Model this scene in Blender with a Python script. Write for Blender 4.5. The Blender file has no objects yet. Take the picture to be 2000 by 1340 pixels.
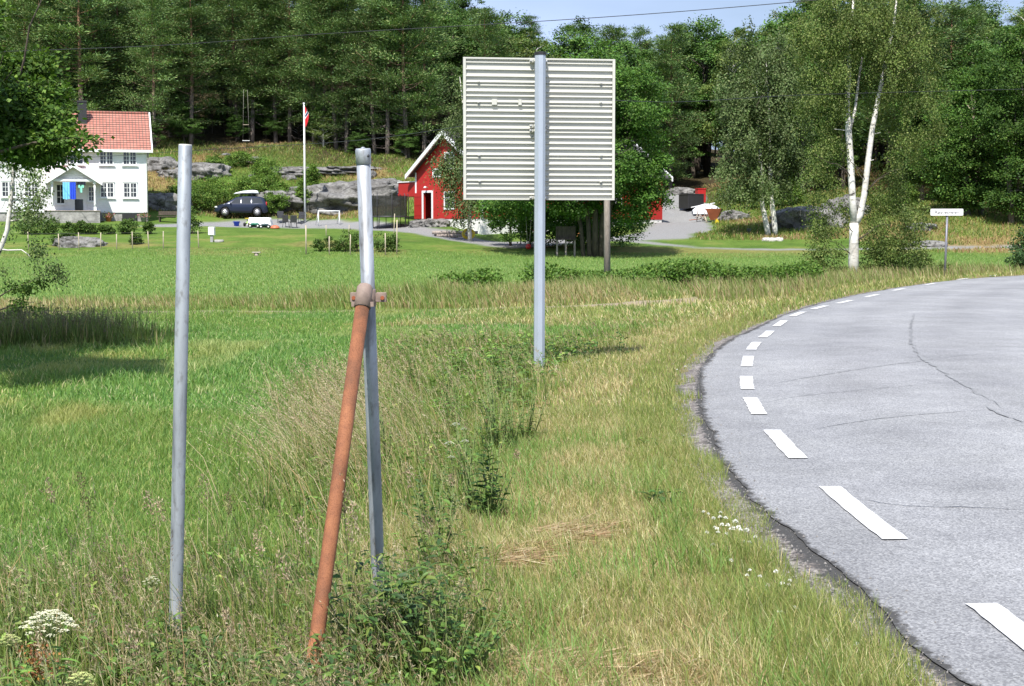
import bpy, math, random
import numpy as np
from mathutils import Vector, Matrix

random.seed(11)
rng = np.random.default_rng(11)
scene = bpy.context.scene
C = scene.collection

# ------------------------------------------------------------------ camera
FPX = 2889.0                       # focal length in pixels of the 2000 px wide photograph
CAMZ = 1.7
PITCH = math.atan(220.0 / FPX)
cam = bpy.data.cameras.new('camera')
cam.sensor_width = 36.0
cam.lens = FPX / 2000.0 * 36.0
cam.clip_start = 0.1
cam.clip_end = 3000.0
cam_ob = bpy.data.objects.new('camera', cam)
cam_ob.location = (0, 0, CAMZ)
cam_ob.rotation_euler = (math.pi / 2 - PITCH, 0, 0)
C.objects.link(cam_ob)
scene.camera = cam_ob

# ------------------------------------------------------------------ light
SUN_EL, SUN_AZ = math.radians(55), math.radians(14)      # azimuth: behind the camera, a little to its left
world = bpy.data.worlds.new('World')
scene.world = world
world.use_nodes = True
wn = world.node_tree
bg = wn.nodes['Background']
sky = wn.nodes.new('ShaderNodeTexSky')
sky.sky_type = 'NISHITA'
sky.sun_disc = False
sky.sun_elevation = SUN_EL
sky.sun_rotation = math.pi + SUN_AZ
sky.air_density = 1.0
sky.dust_density = 1.6
sky.ozone_density = 1.6
# thin high cloud veil over the blue
tc = wn.nodes.new('ShaderNodeTexCoord')
mp = wn.nodes.new('ShaderNodeMapping')
mp.inputs['Scale'].default_value = (1.2, 1.2, 5.0)
nz = wn.nodes.new('ShaderNodeTexNoise')
nz.inputs['Scale'].default_value = 2.6
nz.inputs['Detail'].default_value = 7
cr = wn.nodes.new('ShaderNodeValToRGB')
cr.color_ramp.elements[0].position = 0.34
cr.color_ramp.elements[0].color = (0.25, 0.25, 0.25, 1)
cr.color_ramp.elements[1].position = 0.68
cr.color_ramp.elements[1].color = (0.92, 0.92, 0.92, 1)
mx = wn.nodes.new('ShaderNodeMix')
mx.data_type = 'RGBA'
mx.inputs['B'].default_value = (5.8, 7.3, 10.8, 1)
wn.links.new(tc.outputs['Generated'], mp.inputs['Vector'])
wn.links.new(mp.outputs['Vector'], nz.inputs['Vector'])
wn.links.new(nz.outputs['Fac'], cr.inputs['Fac'])
wn.links.new(cr.outputs['Color'], mx.inputs['Factor'])
wn.links.new(sky.outputs['Color'], mx.inputs['A'])
wn.links.new(mx.outputs['Result'], bg.inputs['Color'])
bg.inputs['Strength'].default_value = 0.078

sl = bpy.data.lights.new('sun', 'SUN')
sl.energy = 5.0
sl.angle = math.radians(0.53)
sl.color = (1.0, 0.955, 0.88)
sun = bpy.data.objects.new('sun', sl)
sdir = Vector((-math.sin(SUN_AZ) * math.cos(SUN_EL), -math.cos(SUN_AZ) * math.cos(SUN_EL), math.sin(SUN_EL)))
sun.rotation_euler = sdir.to_track_quat('Z', 'Y').to_euler()
sun.location = (0, 0, 60)
C.objects.link(sun)

scene.view_settings.view_transform = 'Standard'
scene.view_settings.look = 'None'
scene.view_settings.exposure = 0.58
scene.view_settings.gamma = 1.0
scene.cycles.max_bounces = 7
scene.cycles.transparent_max_bounces = 12
scene.cycles.caustics_reflective = False
scene.cycles.caustics_refractive = False

# ------------------------------------------------------------------ pixels to places
def ray(px, py):
    u, v = (px - 1000.0) / FPX, (670.0 - py) / FPX
    return np.array([u, math.cos(PITCH) + v * math.sin(PITCH), v * math.cos(PITCH) - math.sin(PITCH)])

def P(px, py, D):
    r = ray(px, py)
    r = r * (D / r[1])
    return np.array([r[0], r[1], r[2] + CAMZ])

def flat(px, py, z=0.0):
    r = ray(px, py)
    t = (z - CAMZ) / r[2]
    return np.array([r[0] * t, r[1] * t, z])

# cheap smooth noise for numpy arrays (sum of rotated sines with a lattice hash)
def _hash(i, j, s):
    n = (i * 374761393 + j * 668265263 + s * 974634777) & 0x7fffffff
    n = ((n ^ (n >> 13)) * 1274126177) & 0x7fffffff
    return ((n ^ (n >> 16)) & 0xffff) / 65535.0

def vnoise(x, y, s=0):
    x = np.asarray(x, float); y = np.asarray(y, float)
    i, j = np.floor(x).astype(np.int64), np.floor(y).astype(np.int64)
    fx, fy = x - i, y - j
    fx = fx * fx * (3 - 2 * fx); fy = fy * fy * (3 - 2 * fy)
    a, b = _hash(i, j, s), _hash(i + 1, j, s)
    c, d = _hash(i, j + 1, s), _hash(i + 1, j + 1, s)
    return (a * (1 - fx) + b * fx) * (1 - fy) + (c * (1 - fx) + d * fx) * fy

def fbm(x, y, s=0, o=4):
    t, a, f = 0, 0.5, 1.0
    for k in range(o):
        t = t + a * vnoise(np.asarray(x) * f, np.asarray(y) * f, s + 17 * k)
        a *= 0.5; f *= 2.03
    return t / (1 - 0.5 ** o)

def sst(a, b, x):
    t = np.clip((np.asarray(x, float) - a) / (b - a), 0, 1)
    return t * t * (3 - 2 * t)

# ------------------------------------------------------------------ road edge (outer edge of the bend)
EDGE_PX = [(1905, 1340), (1725, 1190), (1615, 1100), (1505, 1010), (1437, 930), (1392, 850), (1374, 790),
           (1371, 742), (1386, 702), (1422, 668), (1480, 640), (1552, 608), (1640, 583), (1740, 564), (1830, 551), (1910, 543), (2000, 537.5)]
edge = [flat(x, y)[:2] for x, y in EDGE_PX]
e0 = edge[0]
edge = [np.array([e0[0] - 0.3, -30.0]), np.array([e0[0] - 0.1, -8.0]), np.array([e0[0], 1.5])] + edge
last, d = edge[-1], edge[-1] - edge[-3]
d = d / np.linalg.norm(d)
ang = math.atan2(d[0], d[1])
for k in range(9):
    ang += math.radians(5)
    last = last + 6.0 * np.array([math.sin(ang), math.cos(ang)])
    edge.append(last)
edge = np.array(edge)

def catmull(pts, step):
    pts = np.asarray(pts, float)
    out = []
    n = len(pts)
    for i in range(n - 1):
        p0, p1, p2, p3 = pts[max(i - 1, 0)], pts[i], pts[i + 1], pts[min(i + 2, n - 1)]
        L = np.linalg.norm(p2 - p1)
        m = max(2, int(L / step))
        t1 = (p2 - p0) * 0.5 * (L / max(1e-6, 0.5 * (np.linalg.norm(p1 - p0) + L))) if i else (p2 - p1)
        t2 = (p3 - p1) * 0.5 * (L / max(1e-6, 0.5 * (np.linalg.norm(p3 - p2) + L))) if i < n - 2 else (p2 - p1)
        for k in range(m):
            t = k / m
            out.append((2*t**3 - 3*t**2 + 1) * p1 + (t**3 - 2*t**2 + t) * t1 + (-2*t**3 + 3*t**2) * p2 + (t**3 - t**2) * t2)
    out.append(pts[-1])
    return np.array(out)

def resample(pts, step):
    s = np.r_[0, np.cumsum(np.linalg.norm(np.diff(pts, axis=0), axis=1))]
    q = np.arange(0, s[-1], step)
    return np.stack([np.interp(q, s, pts[:, k]) for k in range(pts.shape[1])], 1)

EDGE = resample(catmull(edge, 0.5), 0.5)
for _ in range(3):
    EDGE[1:-1] = 0.25 * EDGE[:-2] + 0.5 * EDGE[1:-1] + 0.25 * EDGE[2:]
_tan = np.gradient(EDGE, axis=0)
_tan /= np.linalg.norm(_tan, axis=1)[:, None]
EDGE_L = np.stack([-_tan[:, 1], _tan[:, 0]], 1)          # unit vector pointing away from the road (left)

def poly_dist(x, y, pts):
    """signed distance to a polyline; positive on its left side"""
    x = np.asarray(x, float).ravel(); y = np.asarray(y, float).ravel()
    best = np.full(x.shape, 1e9); sgn = np.ones(x.shape)
    for a, b in zip(pts[:-1], pts[1:]):
        ab = b - a
        l2 = ab @ ab
        t = np.clip(((x - a[0]) * ab[0] + (y - a[1]) * ab[1]) / l2, 0, 1)
        dx, dy = x - (a[0] + t * ab[0]), y - (a[1] + t * ab[1])
        dd = np.hypot(dx, dy)
        m = dd < best
        best[m] = dd[m]
        sgn[m] = np.sign(ab[0] * dy[m] - ab[1] * dx[m] + 1e-12)
    return best * sgn

EDGE_C = resample(EDGE, 2.0)
def road_s(x, y):
    return poly_dist(x, y, EDGE_C).reshape(np.shape(x))
ROAD_W = 6.6

# ------------------------------------------------------------------ terrain heights
_ctl = [(-300, 440, 104), (-200, 300, 138), (0, 446, 103), (100, 445, 104), (200, 443, 105), (300, 442, 106), (400, 441, 108),
        (450, 438, 114), (560, 437, 116), (700, 440, 113), (790, 445, 110), (815, 430, 112), (850, 440, 108), (900, 458, 104), (945, 468, 103),
        (0, 478, 93), (200, 478, 93), (400, 468, 95), (500, 462, 96), (600, 460, 97), (720, 462, 97), (800, 462, 98), (880, 474, 95), (950, 482, 94),
        (1000, 490, 91), (1200, 491, 91), (1150, 480, 95), (1100, 462, 106), (1200, 458, 108),
        (1250, 462, 102), (1300, 452, 106), (1340, 440, 112), (1330, 405, 127), (1312, 380, 138), (1400, 430, 118), (1450, 442, 112), (1390, 470, 100),
        (1500, 457, 104), (1600, 480, 95), (1420, 372, 135), (1480, 348, 142), (1560, 405, 118), (1630, 400, 116), (1590, 440, 108),
        (1700, 465, 100), (1800, 445, 100), (1850, 400, 112), (1900, 350, 125), (2000, 410, 112), (2000, 478, 95), (2200, 450, 100), (1750, 390, 118),
        (300, 385, 121), (300, 350, 125), (300, 297, 135), (420, 293, 137), (420, 385, 122), (380, 420, 117), (480, 303, 135), (560, 335, 131),
        (640, 372, 125), (560, 378, 122), (700, 338, 131), (700, 368, 126), (780, 347, 128), (800, 325, 134), (900, 325, 140), (480, 278, 143),
        (620, 300, 139), (100, 380, 124), (100, 300, 138), (0, 300, 138), (200, 300, 137), (-150, 400, 122), (1000, 360, 135), (1100, 350, 140), (1200, 350, 140)]
_cp = [P(*c) for c in _ctl]
for X in range(-110, 131, 20):
    for Y in (76, 86):
        if abs(X) < 90:
            _cp.append(np.array([X, Y, 0.0 if Y < 80 else 0.03]))
    lf = 1 - sst(-12, 14, X)                    # the left hill is higher
    rt = sst(25, 60, X)
    _cp.append(np.array([X * 1.2, 165, 8.5 + 9.0 * lf + 4 * rt]))
    _cp.append(np.array([X * 1.4, 205, 12 + 15 * lf + 4 * rt]))
    _cp.append(np.array([X * 1.8, 270, 16 + 24 * lf + 4 * rt]))
    _cp.append(np.array([X * 2.2, 380, 18 + 26 * lf + 4 * rt]))
for s in (-1, 1):
    for Y, z in ((70, 1.5), (105, 4), (140, 10)):
        _cp.append(np.array([s * 130, Y, z]))
_cp = np.array(_cp)
def _phi(r2):
    return 0.5 * r2 * np.log(r2 + 1e-9)
def _fit(cp, lam=6.0):
    n = len(cp)
    d2 = ((cp[:, None, :2] - cp[None, :, :2]) ** 2).sum(-1)
    A = np.zeros((n + 3, n + 3))
    A[:n, :n] = _phi(d2) + lam * np.eye(n)
    A[:n, n:] = np.c_[np.ones(n), cp[:, :2]]
    A[n:, :n] = A[:n, n:].T
    return np.linalg.solve(A, np.r_[cp[:, 2], 0, 0, 0])
_w = _fit(_cp)
def rbf(x, y):
    x = np.asarray(x, float); sh = x.shape
    x = x.ravel(); y = np.asarray(y, float).ravel()
    out = np.empty_like(x)
    for k in range(0, len(x), 20000):
        xx, yy = x[k:k + 20000], y[k:k + 20000]
        d2 = (xx[:, None] - _cp[None, :, 0]) ** 2 + (yy[:, None] - _cp[None, :, 1]) ** 2
        out[k:k + 20000] = _phi(d2) @ _w[:-3] + _w[-3] + _w[-2] * xx + _w[-1] * yy
    return out.reshape(sh)

def height(x, y, s=None, rough=True):
    x = np.asarray(x, float); y = np.asarray(y, float)
    if s is None:
        s = road_s(x, y)
    low = -0.11 * sst(0.5, 2.4, s) - 0.06 * np.exp(-((s - 2.9) / 0.9) ** 2)
    if rough:
        low = low + (fbm(x * 0.9, y * 0.9, 3) - 0.5) * 0.09 * sst(0.3, 1.5, s)
    low = np.where((s < 0.3) & (s > -ROAD_W - 0.3), -0.05, low)
    low = np.where(s <= -ROAD_W - 0.3, -0.08, low)
    w = sst(76, 89, y)
    hi = np.zeros_like(low)
    m = w > 0
    if m.any():
        yy = np.minimum(y[m], 380.0)
        xx = np.clip(x[m], -200, 230)
        hi[m] = rbf(xx, yy)
        if rough:
            g = sst(112, 124, y[m])
            hi[m] += (fbm(x[m] * 0.22, y[m] * 0.22, 9) - 0.5) * 1.5 * g + (fbm(x[m] * 0.8, y[m] * 0.8, 29) - 0.5) * 0.5 * g
    far = sst(400, 900, y)
    return (low * (1 - w) + np.maximum(hi, -0.3) * w) * (1 - far)

def hz(x, y):
    return float(height(np.array([x]), np.array([y]))[0])

def G(px, py):
    """the point of the ground seen at a pixel of the photograph"""
    r = ray(px, py)
    if r[2] > -0.0005 and py > 470:
        return flat(px, 500)
    ts = np.r_[np.arange(4, 60, 0.25), np.arange(60, 190, 0.5)]
    X, Y, Z = r[0] * ts, r[1] * ts, r[2] * ts + CAMZ
    d = Z - height(X, Y, rough=False)
    k = np.where(d <= 0)[0]
    if len(k) == 0:
        i = len(ts) - 1
        return np.array([X[i], Y[i], Z[i]])
    i = max(int(k[0]), 1)
    f = d[i - 1] / (d[i - 1] - d[i] + 1e-12)
    t = ts[i - 1] + f * (ts[i] - ts[i - 1])
    x, y = r[0] * t, r[1] * t
    return np.array([x, y, hz(x, y)])

# ------------------------------------------------------------------ tagging and mesh helpers
def tag(o, label=None, cat=None, group=None, kind=None):
    if label: o['label'] = label
    if cat: o['category'] = cat
    if group: o['group'] = group
    if kind: o['kind'] = kind
    return o

def thing(name, label, cat, loc=(0, 0, 0), rotz=0.0, group=None):
    o = bpy.data.objects.new(name, None)
    o.empty_display_size = 0.2
    o.location = tuple(float(v) for v in loc)
    o.rotation_euler = (0, 0, rotz)
    C.objects.link(o)
    return tag(o, label, cat, group)

def link(name, me, mat=None, parent=None, loc=None):
    o = bpy.data.objects.new(name, me)
    if mat is not None:
        for m in (mat if isinstance(mat, (list, tuple)) else [mat]):
            me.materials.append(m)
    C.objects.link(o)
    if parent is not None: o.parent = parent
    if loc is not None: o.location = tuple(float(v) for v in loc)
    return o

def copy_tree(o, parent=None):
    c = o.copy()
    C.objects.link(c)
    c.parent = parent
    for ch in list(o.children):
        copy_tree(ch, c)
    return c

def np_mesh(name, verts, loops, totals, smooth=False, col=None, attrs=None, mi=None):
    me = bpy.data.meshes.new(name)
    verts = np.asarray(verts, np.float32)
    loops = np.asarray(loops, np.int32).ravel()
    totals = np.asarray(totals, np.int32)
    me.vertices.add(len(verts)); me.vertices.foreach_set('co', verts.ravel())
    me.loops.add(len(loops)); me.loops.foreach_set('vertex_index', loops)
    me.polygons.add(len(totals))
    me.polygons.foreach_set('loop_start', np.r_[0, np.cumsum(totals)[:-1]].astype(np.int32))
    try:
        me.polygons.foreach_set('loop_total', totals)
    except Exception:
        pass
    if mi is not None: me.polygons.foreach_set('material_index', np.asarray(mi, np.int32))
    me.polygons.foreach_set('use_smooth', np.full(len(totals), smooth, bool))
    if col is not None:
        a = me.attributes.new('Col', 'FLOAT_COLOR', 'POINT')
        c4 = np.ones((len(verts), 4), np.float32); c4[:, :3] = col
        a.data.foreach_set('color', c4.ravel())
    for k, v in (attrs or {}).items():
        a = me.attributes.new(k, 'FLOAT', 'POINT')
        a.data.foreach_set('value', np.asarray(v, np.float32).ravel())
    me.update(calc_edges=True)
    me.validate()
    return me

class MB:
    """collects shapes for one mesh object"""
    def __init__(self):
        self.v, self.f, self.sm = [], [], []
    def add(self, vs, fs, smooth=False):
        n = len(self.v)
        self.v += [tuple(float(c) for c in p) for p in vs]
        self.f += [tuple(i + n for i in f) for f in fs]
        self.sm += [smooth] * len(fs)
        return self
    def box(self, x0, x1, y0, y1, z0, z1, M=None, bev=0.0):
        if bev > 0:
            return self.rbox(x0, x1, y0, y1, z0, z1, bev, M)
        vs = [(x, y, z) for z in (z0, z1) for y in (y0, y1) for x in (x0, x1)]
        if M is not None: vs = [tuple(M @ Vector(p)) for p in vs]
        return self.add(vs, [(0, 2, 3, 1), (4, 5, 7, 6), (0, 1, 5, 4), (2, 6, 7, 3), (0, 4, 6, 2), (1, 3, 7, 5)])
    def rbox(self, x0, x1, y0, y1, z0, z1, b, M=None):
        # bevelled box as a stack of chamfered rings
        b = min(b, (x1 - x0) * .49, (y1 - y0) * .49, (z1 - z0) * .49)
        def ring(i, z):
            X0, X1, Y0, Y1 = x0 + i, x1 - i, y0 + i, y1 - i
            c = b if i == 0 else b * 0.6
            return [(X0 + c, Y0, z), (X1 - c, Y0, z), (X1, Y0 + c, z), (X1, Y1 - c, z), (X1 - c, Y1, z), (X0 + c, Y1, z), (X0, Y1 - c, z), (X0, Y0 + c, z)]
        rs = [ring(b, z0), ring(0, z0 + b), ring(0, z1 - b), ring(b, z1)]
        vs = sum(rs, [])
        if M is not None: vs = [tuple(M @ Vector(p)) for p in vs]
        fs = [tuple(range(7, -1, -1)), tuple(range(24, 32))]
        for k in range(3):
            for i in range(8):
                j = (i + 1) % 8
                fs.append((k * 8 + i, k * 8 + j, k * 8 + 8 + j, k * 8 + 8 + i))
        return self.add(vs, fs)
    def tube(self, pts, radii, n=8, cap=True, smooth=True):
        pts = [Vector([float(c) for c in p]) for p in pts]
        if not hasattr(radii, '__len__'): radii = [radii] * len(pts)
        base = len(self.v)
        vs, fs = [], []
        ref = None
        for i, p in enumerate(pts):
            t = (pts[min(i + 1, len(pts) - 1)] - pts[max(i - 1, 0)])
            if t.length < 1e-9: t = Vector((0, 0, 1))
            t.normalize()
            if ref is None:
                ref = Vector((1, 0, 0)) if abs(t.x) < 0.8 else Vector((0, 1, 0))
            a = (ref - t * ref.dot(t))
            if a.length < 1e-6:
                a = t.orthogonal()
            a.normalize()
            ref = a
            b = t.cross(a)
            for k in range(n):
                w = 2 * math.pi * (k + 0.5) / n
                vs.append(p + (a * math.cos(w) + b * math.sin(w)) * radii[i])
        for i in range(len(pts) - 1):
            for k in range(n):
                j = (k + 1) % n
                fs.append((i * n + k, i * n + j, i * n + n + j, i * n + n + k))
        if cap:
            fs.append(tuple(range(n - 1, -1, -1)))
            fs.append(tuple((len(pts) - 1) * n + k for k in range(n)))
        return self.add(vs, fs, smooth)
    def cyl(self, p0, p1, r0, r1=None, n=12, smooth=True):
        return self.tube([p0, p1], [r0, r0 if r1 is None else r1], n, True, smooth)
    def lathe(self, prof, n=16, c=(0, 0, 0), smooth=True):
        vs = [(c[0] + r * math.cos(2 * math.pi * k / n), c[1] + r * math.sin(2 * math.pi * k / n), c[2] + z) for r, z in prof for k in range(n)]
        fs = []
        for i in range(len(prof) - 1):
            for k in range(n):
                j = (k + 1) % n
                fs.append((i * n + k, i * n + j, i * n + n + j, i * n + n + k))
        fs.append(tuple(range(n - 1, -1, -1)))
        fs.append(tuple((len(prof) - 1) * n + k for k in range(n)))
        return self.add(vs, fs, smooth)
    def prism(self, poly, axis, a, b, M=None):
        """polygon in the two other axes (in cyclic order), extruded along axis from a to b"""
        n = len(poly)
        def mk(p, t):
            if axis == 0: return (t, p[0], p[1])
            if axis == 1: return (p[0], t, p[1])
            return (p[0], p[1], t)
        vs = [mk(p, a) for p in poly] + [mk(p, b) for p in poly]
        if M is not None: vs = [tuple(M @ Vector(p)) for p in vs]
        fs = [tuple(range(n - 1, -1, -1)), tuple(range(n, 2 * n))]
        fs += [(i, (i + 1) % n, n + (i + 1) % n, n + i) for i in range(n)]
        return self.add(vs, fs)
    def sphere(self, c, r, nu=12, nv=8, sc=(1, 1, 1)):
        prof = [(max(1e-4, math.sin(math.pi * i / nv)), -math.cos(math.pi * i / nv)) for i in range(nv + 1)]
        vs = [(c[0] + r * sc[0] * p * math.cos(2 * math.pi * k / nu), c[1] + r * sc[1] * p * math.sin(2 * math.pi * k / nu), c[2] + r * sc[2] * z) for p, z in prof for k in range(nu)]
        fs = [(i * nu + k, i * nu + (k + 1) % nu, (i + 1) * nu + (k + 1) % nu, (i + 1) * nu + k) for i in range(nv) for k in range(nu)]
        return self.add(vs, fs, True)
    def mesh(self, name, fixn=True):
        me = bpy.data.meshes.new(name)
        me.from_pydata(self.v, [], self.f)
        me.polygons.foreach_set('use_smooth', self.sm)
        me.update()
        if fixn:
            import bmesh
            b = bmesh.new(); b.from_mesh(me)
            bmesh.ops.recalc_face_normals(b, faces=b.faces)
            b.to_mesh(me); b.free()
        return me
    def build(self, name, mat, parent=None, loc=None):
        return link(name, self.mesh(name), mat, parent, loc)

class Branches:
    """like MB, but every tube becomes a mesh of its own"""
    def __init__(self): self.ms = []
    def tube(self, *a, **k): self.ms.append(MB().tube(*a, **k))
    def build(self, name, mat, parent):
        for m in self.ms: m.build(name, mat, parent)

# ------------------------------------------------------------------ materials
def new_mat(name):
    m = bpy.data.materials.new(name)
    m.use_nodes = True
    return m, m.node_tree, m.node_tree.nodes['Principled BSDF']

def N(nt, t, **kw):
    n = nt.nodes.new(t)
    for k, v in kw.items():
        if hasattr(n, k) and k not in n.inputs: setattr(n, k, v)
        else: n.inputs[k].default_value = v
    return n

def noise_node(nt, scale, detail=4, coord='Object', vec=None, stretch=None, rough=0.55):
    t = nt.nodes.new('ShaderNodeTexNoise')
    t.inputs['Scale'].default_value = scale
    t.inputs['Detail'].default_value = detail
    t.inputs['Roughness'].default_value = rough
    if vec is None:
        c = nt.nodes.new('ShaderNodeTexCoord')
        vec = c.outputs[coord]
    if stretch:
        m = nt.nodes.new('ShaderNodeMapping')
        m.inputs['Scale'].default_value = stretch
        nt.links.new(vec, m.inputs['Vector'])
        vec = m.outputs['Vector']
    nt.links.new(vec, t.inputs['Vector'])
    return t

def ramp(nt, fac, stops):
    r = nt.nodes.new('ShaderNodeValToRGB')
    el = r.color_ramp.elements
    while len(el) < len(stops): el.new(0.5)
    for e, (p, c) in zip(el, stops):
        e.position = p
        e.color = (*c, 1) if len(c) == 3 else c
    nt.links.new(fac, r.inputs['Fac'])
    return r.outputs['Color']

def mixc(nt, fac, a, b, mode='MIX'):
    m = nt.nodes.new('ShaderNodeMix')
    m.data_type = 'RGBA'; m.blend_type = mode
    for k, v in (('Factor', fac), ('A', a), ('B', b)):
        if isinstance(v, (int, float)): m.inputs[k].default_value = v
        elif isinstance(v, tuple): m.inputs[k].default_value = (*v, 1) if len(v) == 3 else v
        else: nt.links.new(v, m.inputs[k])
    return m.outputs['Result']

def bump(nt, bsdf, h, strength=0.3, dist=0.02):
    b = nt.nodes.new('ShaderNodeBump')
    b.inputs['Strength'].default_value = strength
    b.inputs['Distance'].default_value = dist
    nt.links.new(h, b.inputs['Height'])
    nt.links.new(b.outputs['Normal'], bsdf.inputs['Normal'])

def pmat(name, c, rough=0.6, var=0.15, scale=6.0, metal=0.0, bmp=0.0, bscale=30.0, stretch=None, spec=0.5, c2=None, bd=0.01):
    m, nt, b = new_mat(name)
    n = noise_node(nt, scale, 5, stretch=stretch)
    lo = tuple(max(0, v * (1 - var)) for v in c)
    hi = tuple(min(1, v * (1 + var)) for v in (c2 or c))
    col = ramp(nt, n.outputs['Fac'], [(0.3, lo), (0.7, hi)])
    nt.links.new(col, b.inputs['Base Color'])
    b.inputs['Roughness'].default_value = rough
    b.inputs['Metallic'].default_value = metal
    b.inputs['Specular IOR Level'].default_value = spec
    if bmp > 0:
        n2 = noise_node(nt, bscale, 4, stretch=stretch)
        bump(nt, b, n2.outputs['Fac'], bmp, bd)
    return m

def foliage_mat(name, transl=0.35, rough=0.55, spec=0.25, gain=(1, 1, 1)):
    m, nt, b = new_mat(name)
    a = nt.nodes.new('ShaderNodeAttribute'); a.attribute_name = 'Col'
    src = a.outputs['Color']
    oi = nt.nodes.new('ShaderNodeObjectInfo')
    hs = nt.nodes.new('ShaderNodeHueSaturation')
    mr = nt.nodes.new('ShaderNodeMapRange')
    mr.inputs['To Min'].default_value = 0.80; mr.inputs['To Max'].default_value = 1.22
    nt.links.new(oi.outputs['Random'], mr.inputs['Value'])
    nt.links.new(mr.outputs['Result'], hs.inputs['Value'])
    nt.links.new(src, hs.inputs['Color'])
    src = hs.outputs['Color']
    nt.links.new(src, b.inputs['Base Color'])
    b.inputs['Roughness'].default_value = rough
    b.inputs['Specular IOR Level'].default_value = spec
    t = nt.nodes.new('ShaderNodeBsdfTranslucent')
    tcx = mixc(nt, 1.0, src, (1.10, 1.15, 0.60), 'MULTIPLY')
    nt.links.new(tcx, t.inputs['Color'])
    mixs = nt.nodes.new('ShaderNodeMixShader')
    mixs.inputs['Fac'].default_value = transl
    nt.links.new(b.outputs['BSDF'], mixs.inputs[1])
    nt.links.new(t.outputs['BSDF'], mixs.inputs[2])
    nt.links.new(mixs.outputs['Shader'], nt.nodes['Material Output'].inputs['Surface'])
    return m

M = {}
M['grass'] = foliage_mat('grass_blade', 0.30, 0.5, 0.3)
M['leaf'] = foliage_mat('leaf', 0.26, 0.55, 0.18)
M['needle'] = foliage_mat('needle', 0.12, 0.6, 0.2)
M['petal'] = pmat('petal_white', (0.80, 0.80, 0.74), 0.7, 0.08)
M['petal_cream'] = pmat('petal_cream', (0.60, 0.59, 0.42), 0.7, 0.12)
M['petal_green'] = pmat('petal_green', (0.50, 0.55, 0.20), 0.7, 0.15)
M['galv'] = None
M['white_paint'] = pmat('white_paint', (0.80, 0.81, 0.82), 0.5, 0.04, 2.0)
M['white_metal'] = pmat('white_metal', (0.555, 0.55, 0.505), 0.45, 0.04, 2.0)
M['stone'] = pmat('dressed_stone', (0.30, 0.29, 0.28), 0.85, 0.35, 3.0, bmp=0.5, bscale=8, bd=0.05)
M['black'] = pmat('black_rubber', (0.02, 0.02, 0.022), 0.6, 0.2)
M['dark_metal'] = pmat('dark_metal', (0.06, 0.06, 0.065), 0.45, 0.2, metal=0.3)
M['glass'] = pmat('window_glass', (0.03, 0.035, 0.04), 0.06, 0.3, 0.8, spec=0.8)
M['wood_grey'] = pmat('weathered_wood', (0.34, 0.285, 0.25), 0.85, 0.35, 9, stretch=(6, 6, 0.6), bmp=0.6, bscale=20)
M['wood_pale'] = pmat('pale_wood', (0.42, 0.36, 0.27), 0.8, 0.25, 6, stretch=(5, 5, 0.8))
M['bark_dark'] = pmat('dark_bark', (0.085, 0.068, 0.052), 0.9, 0.45, 4, stretch=(3, 3, 0.7), bmp=0.9, bscale=9, bd=0.05)
M['roof_dark'] = pmat('dark_roof', (0.06, 0.055, 0.055), 0.7, 0.25)
M['blue_plastic'] = pmat('blue_plastic', (0.01, 0.06, 0.50), 0.4, 0.1)
M['red_plastic'] = pmat('red_plastic', (0.45, 0.02, 0.02), 0.4, 0.15)
M['yellow_plastic'] = pmat('yellow_plastic', (0.75, 0.55, 0.02), 0.4, 0.1)
M['orange_plastic'] = pmat('orange_plastic', (0.55, 0.16, 0.08), 0.5, 0.15)
M['rope'] = pmat('pale_rope', (0.5, 0.48, 0.42), 0.9, 0.2)
M['cable'] = pmat('black_cable', (0.025, 0.025, 0.028), 0.5, 0.2)
M['cloth_light'] = pmat('light_blue_cloth', (0.18, 0.52, 0.85), 0.9, 0.12, bmp=0.3, bscale=8)
M['cloth_blue'] = pmat('blue_cloth', (0.02, 0.07, 0.62), 0.9, 0.12, bmp=0.3, bscale=8)
M['cloth_green'] = pmat('mint_cloth', (0.25, 0.65, 0.52), 0.9, 0.12)
M['cloth_navy'] = pmat('navy_cloth', (0.012, 0.014, 0.03), 0.9, 0.2)
M['cloth_white'] = pmat('white_cloth', (0.80, 0.80, 0.80), 0.9, 0.05)
M['terracotta'] = pmat('terracotta', (0.42, 0.14, 0.08), 0.8, 0.2)

def galv_mat():
    m, nt, b = new_mat('galvanised_steel')
    n1 = noise_node(nt, 7.0, 5, stretch=(1, 1, 0.25))
    n2 = noise_node(nt, 40.0, 4, stretch=(1, 1, 0.5))
    c = ramp(nt, n1.outputs['Fac'], [(0.30, (0.21, 0.23, 0.255)), (0.55, (0.40, 0.43, 0.47)), (0.72, (0.50, 0.53, 0.57))])
    c2 = ramp(nt, n2.outputs['Fac'], [(0.28, (0.50, 0.46, 0.42)), (0.46, (1, 1, 1))])
    n3 = noise_node(nt, 16.0, 6, stretch=(1, 1, 0.10))
    c3 = ramp(nt, n3.outputs['Fac'], [(0.33, (0.45, 0.42, 0.40)), (0.45, (1, 1, 1))])
    c = mixc(nt, 0.75, c, c2, 'MULTIPLY')
    nt.links.new(mixc(nt, 0.95, c, c3, 'MULTIPLY'), b.inputs['Base Color'])
    b.inputs['Metallic'].default_value = 0.35
    b.inputs['Roughness'].default_value = 0.52
    bump(nt, b, n2.outputs['Fac'], 0.15, 0.002)
    return m
M['galv'] = galv_mat()

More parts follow.
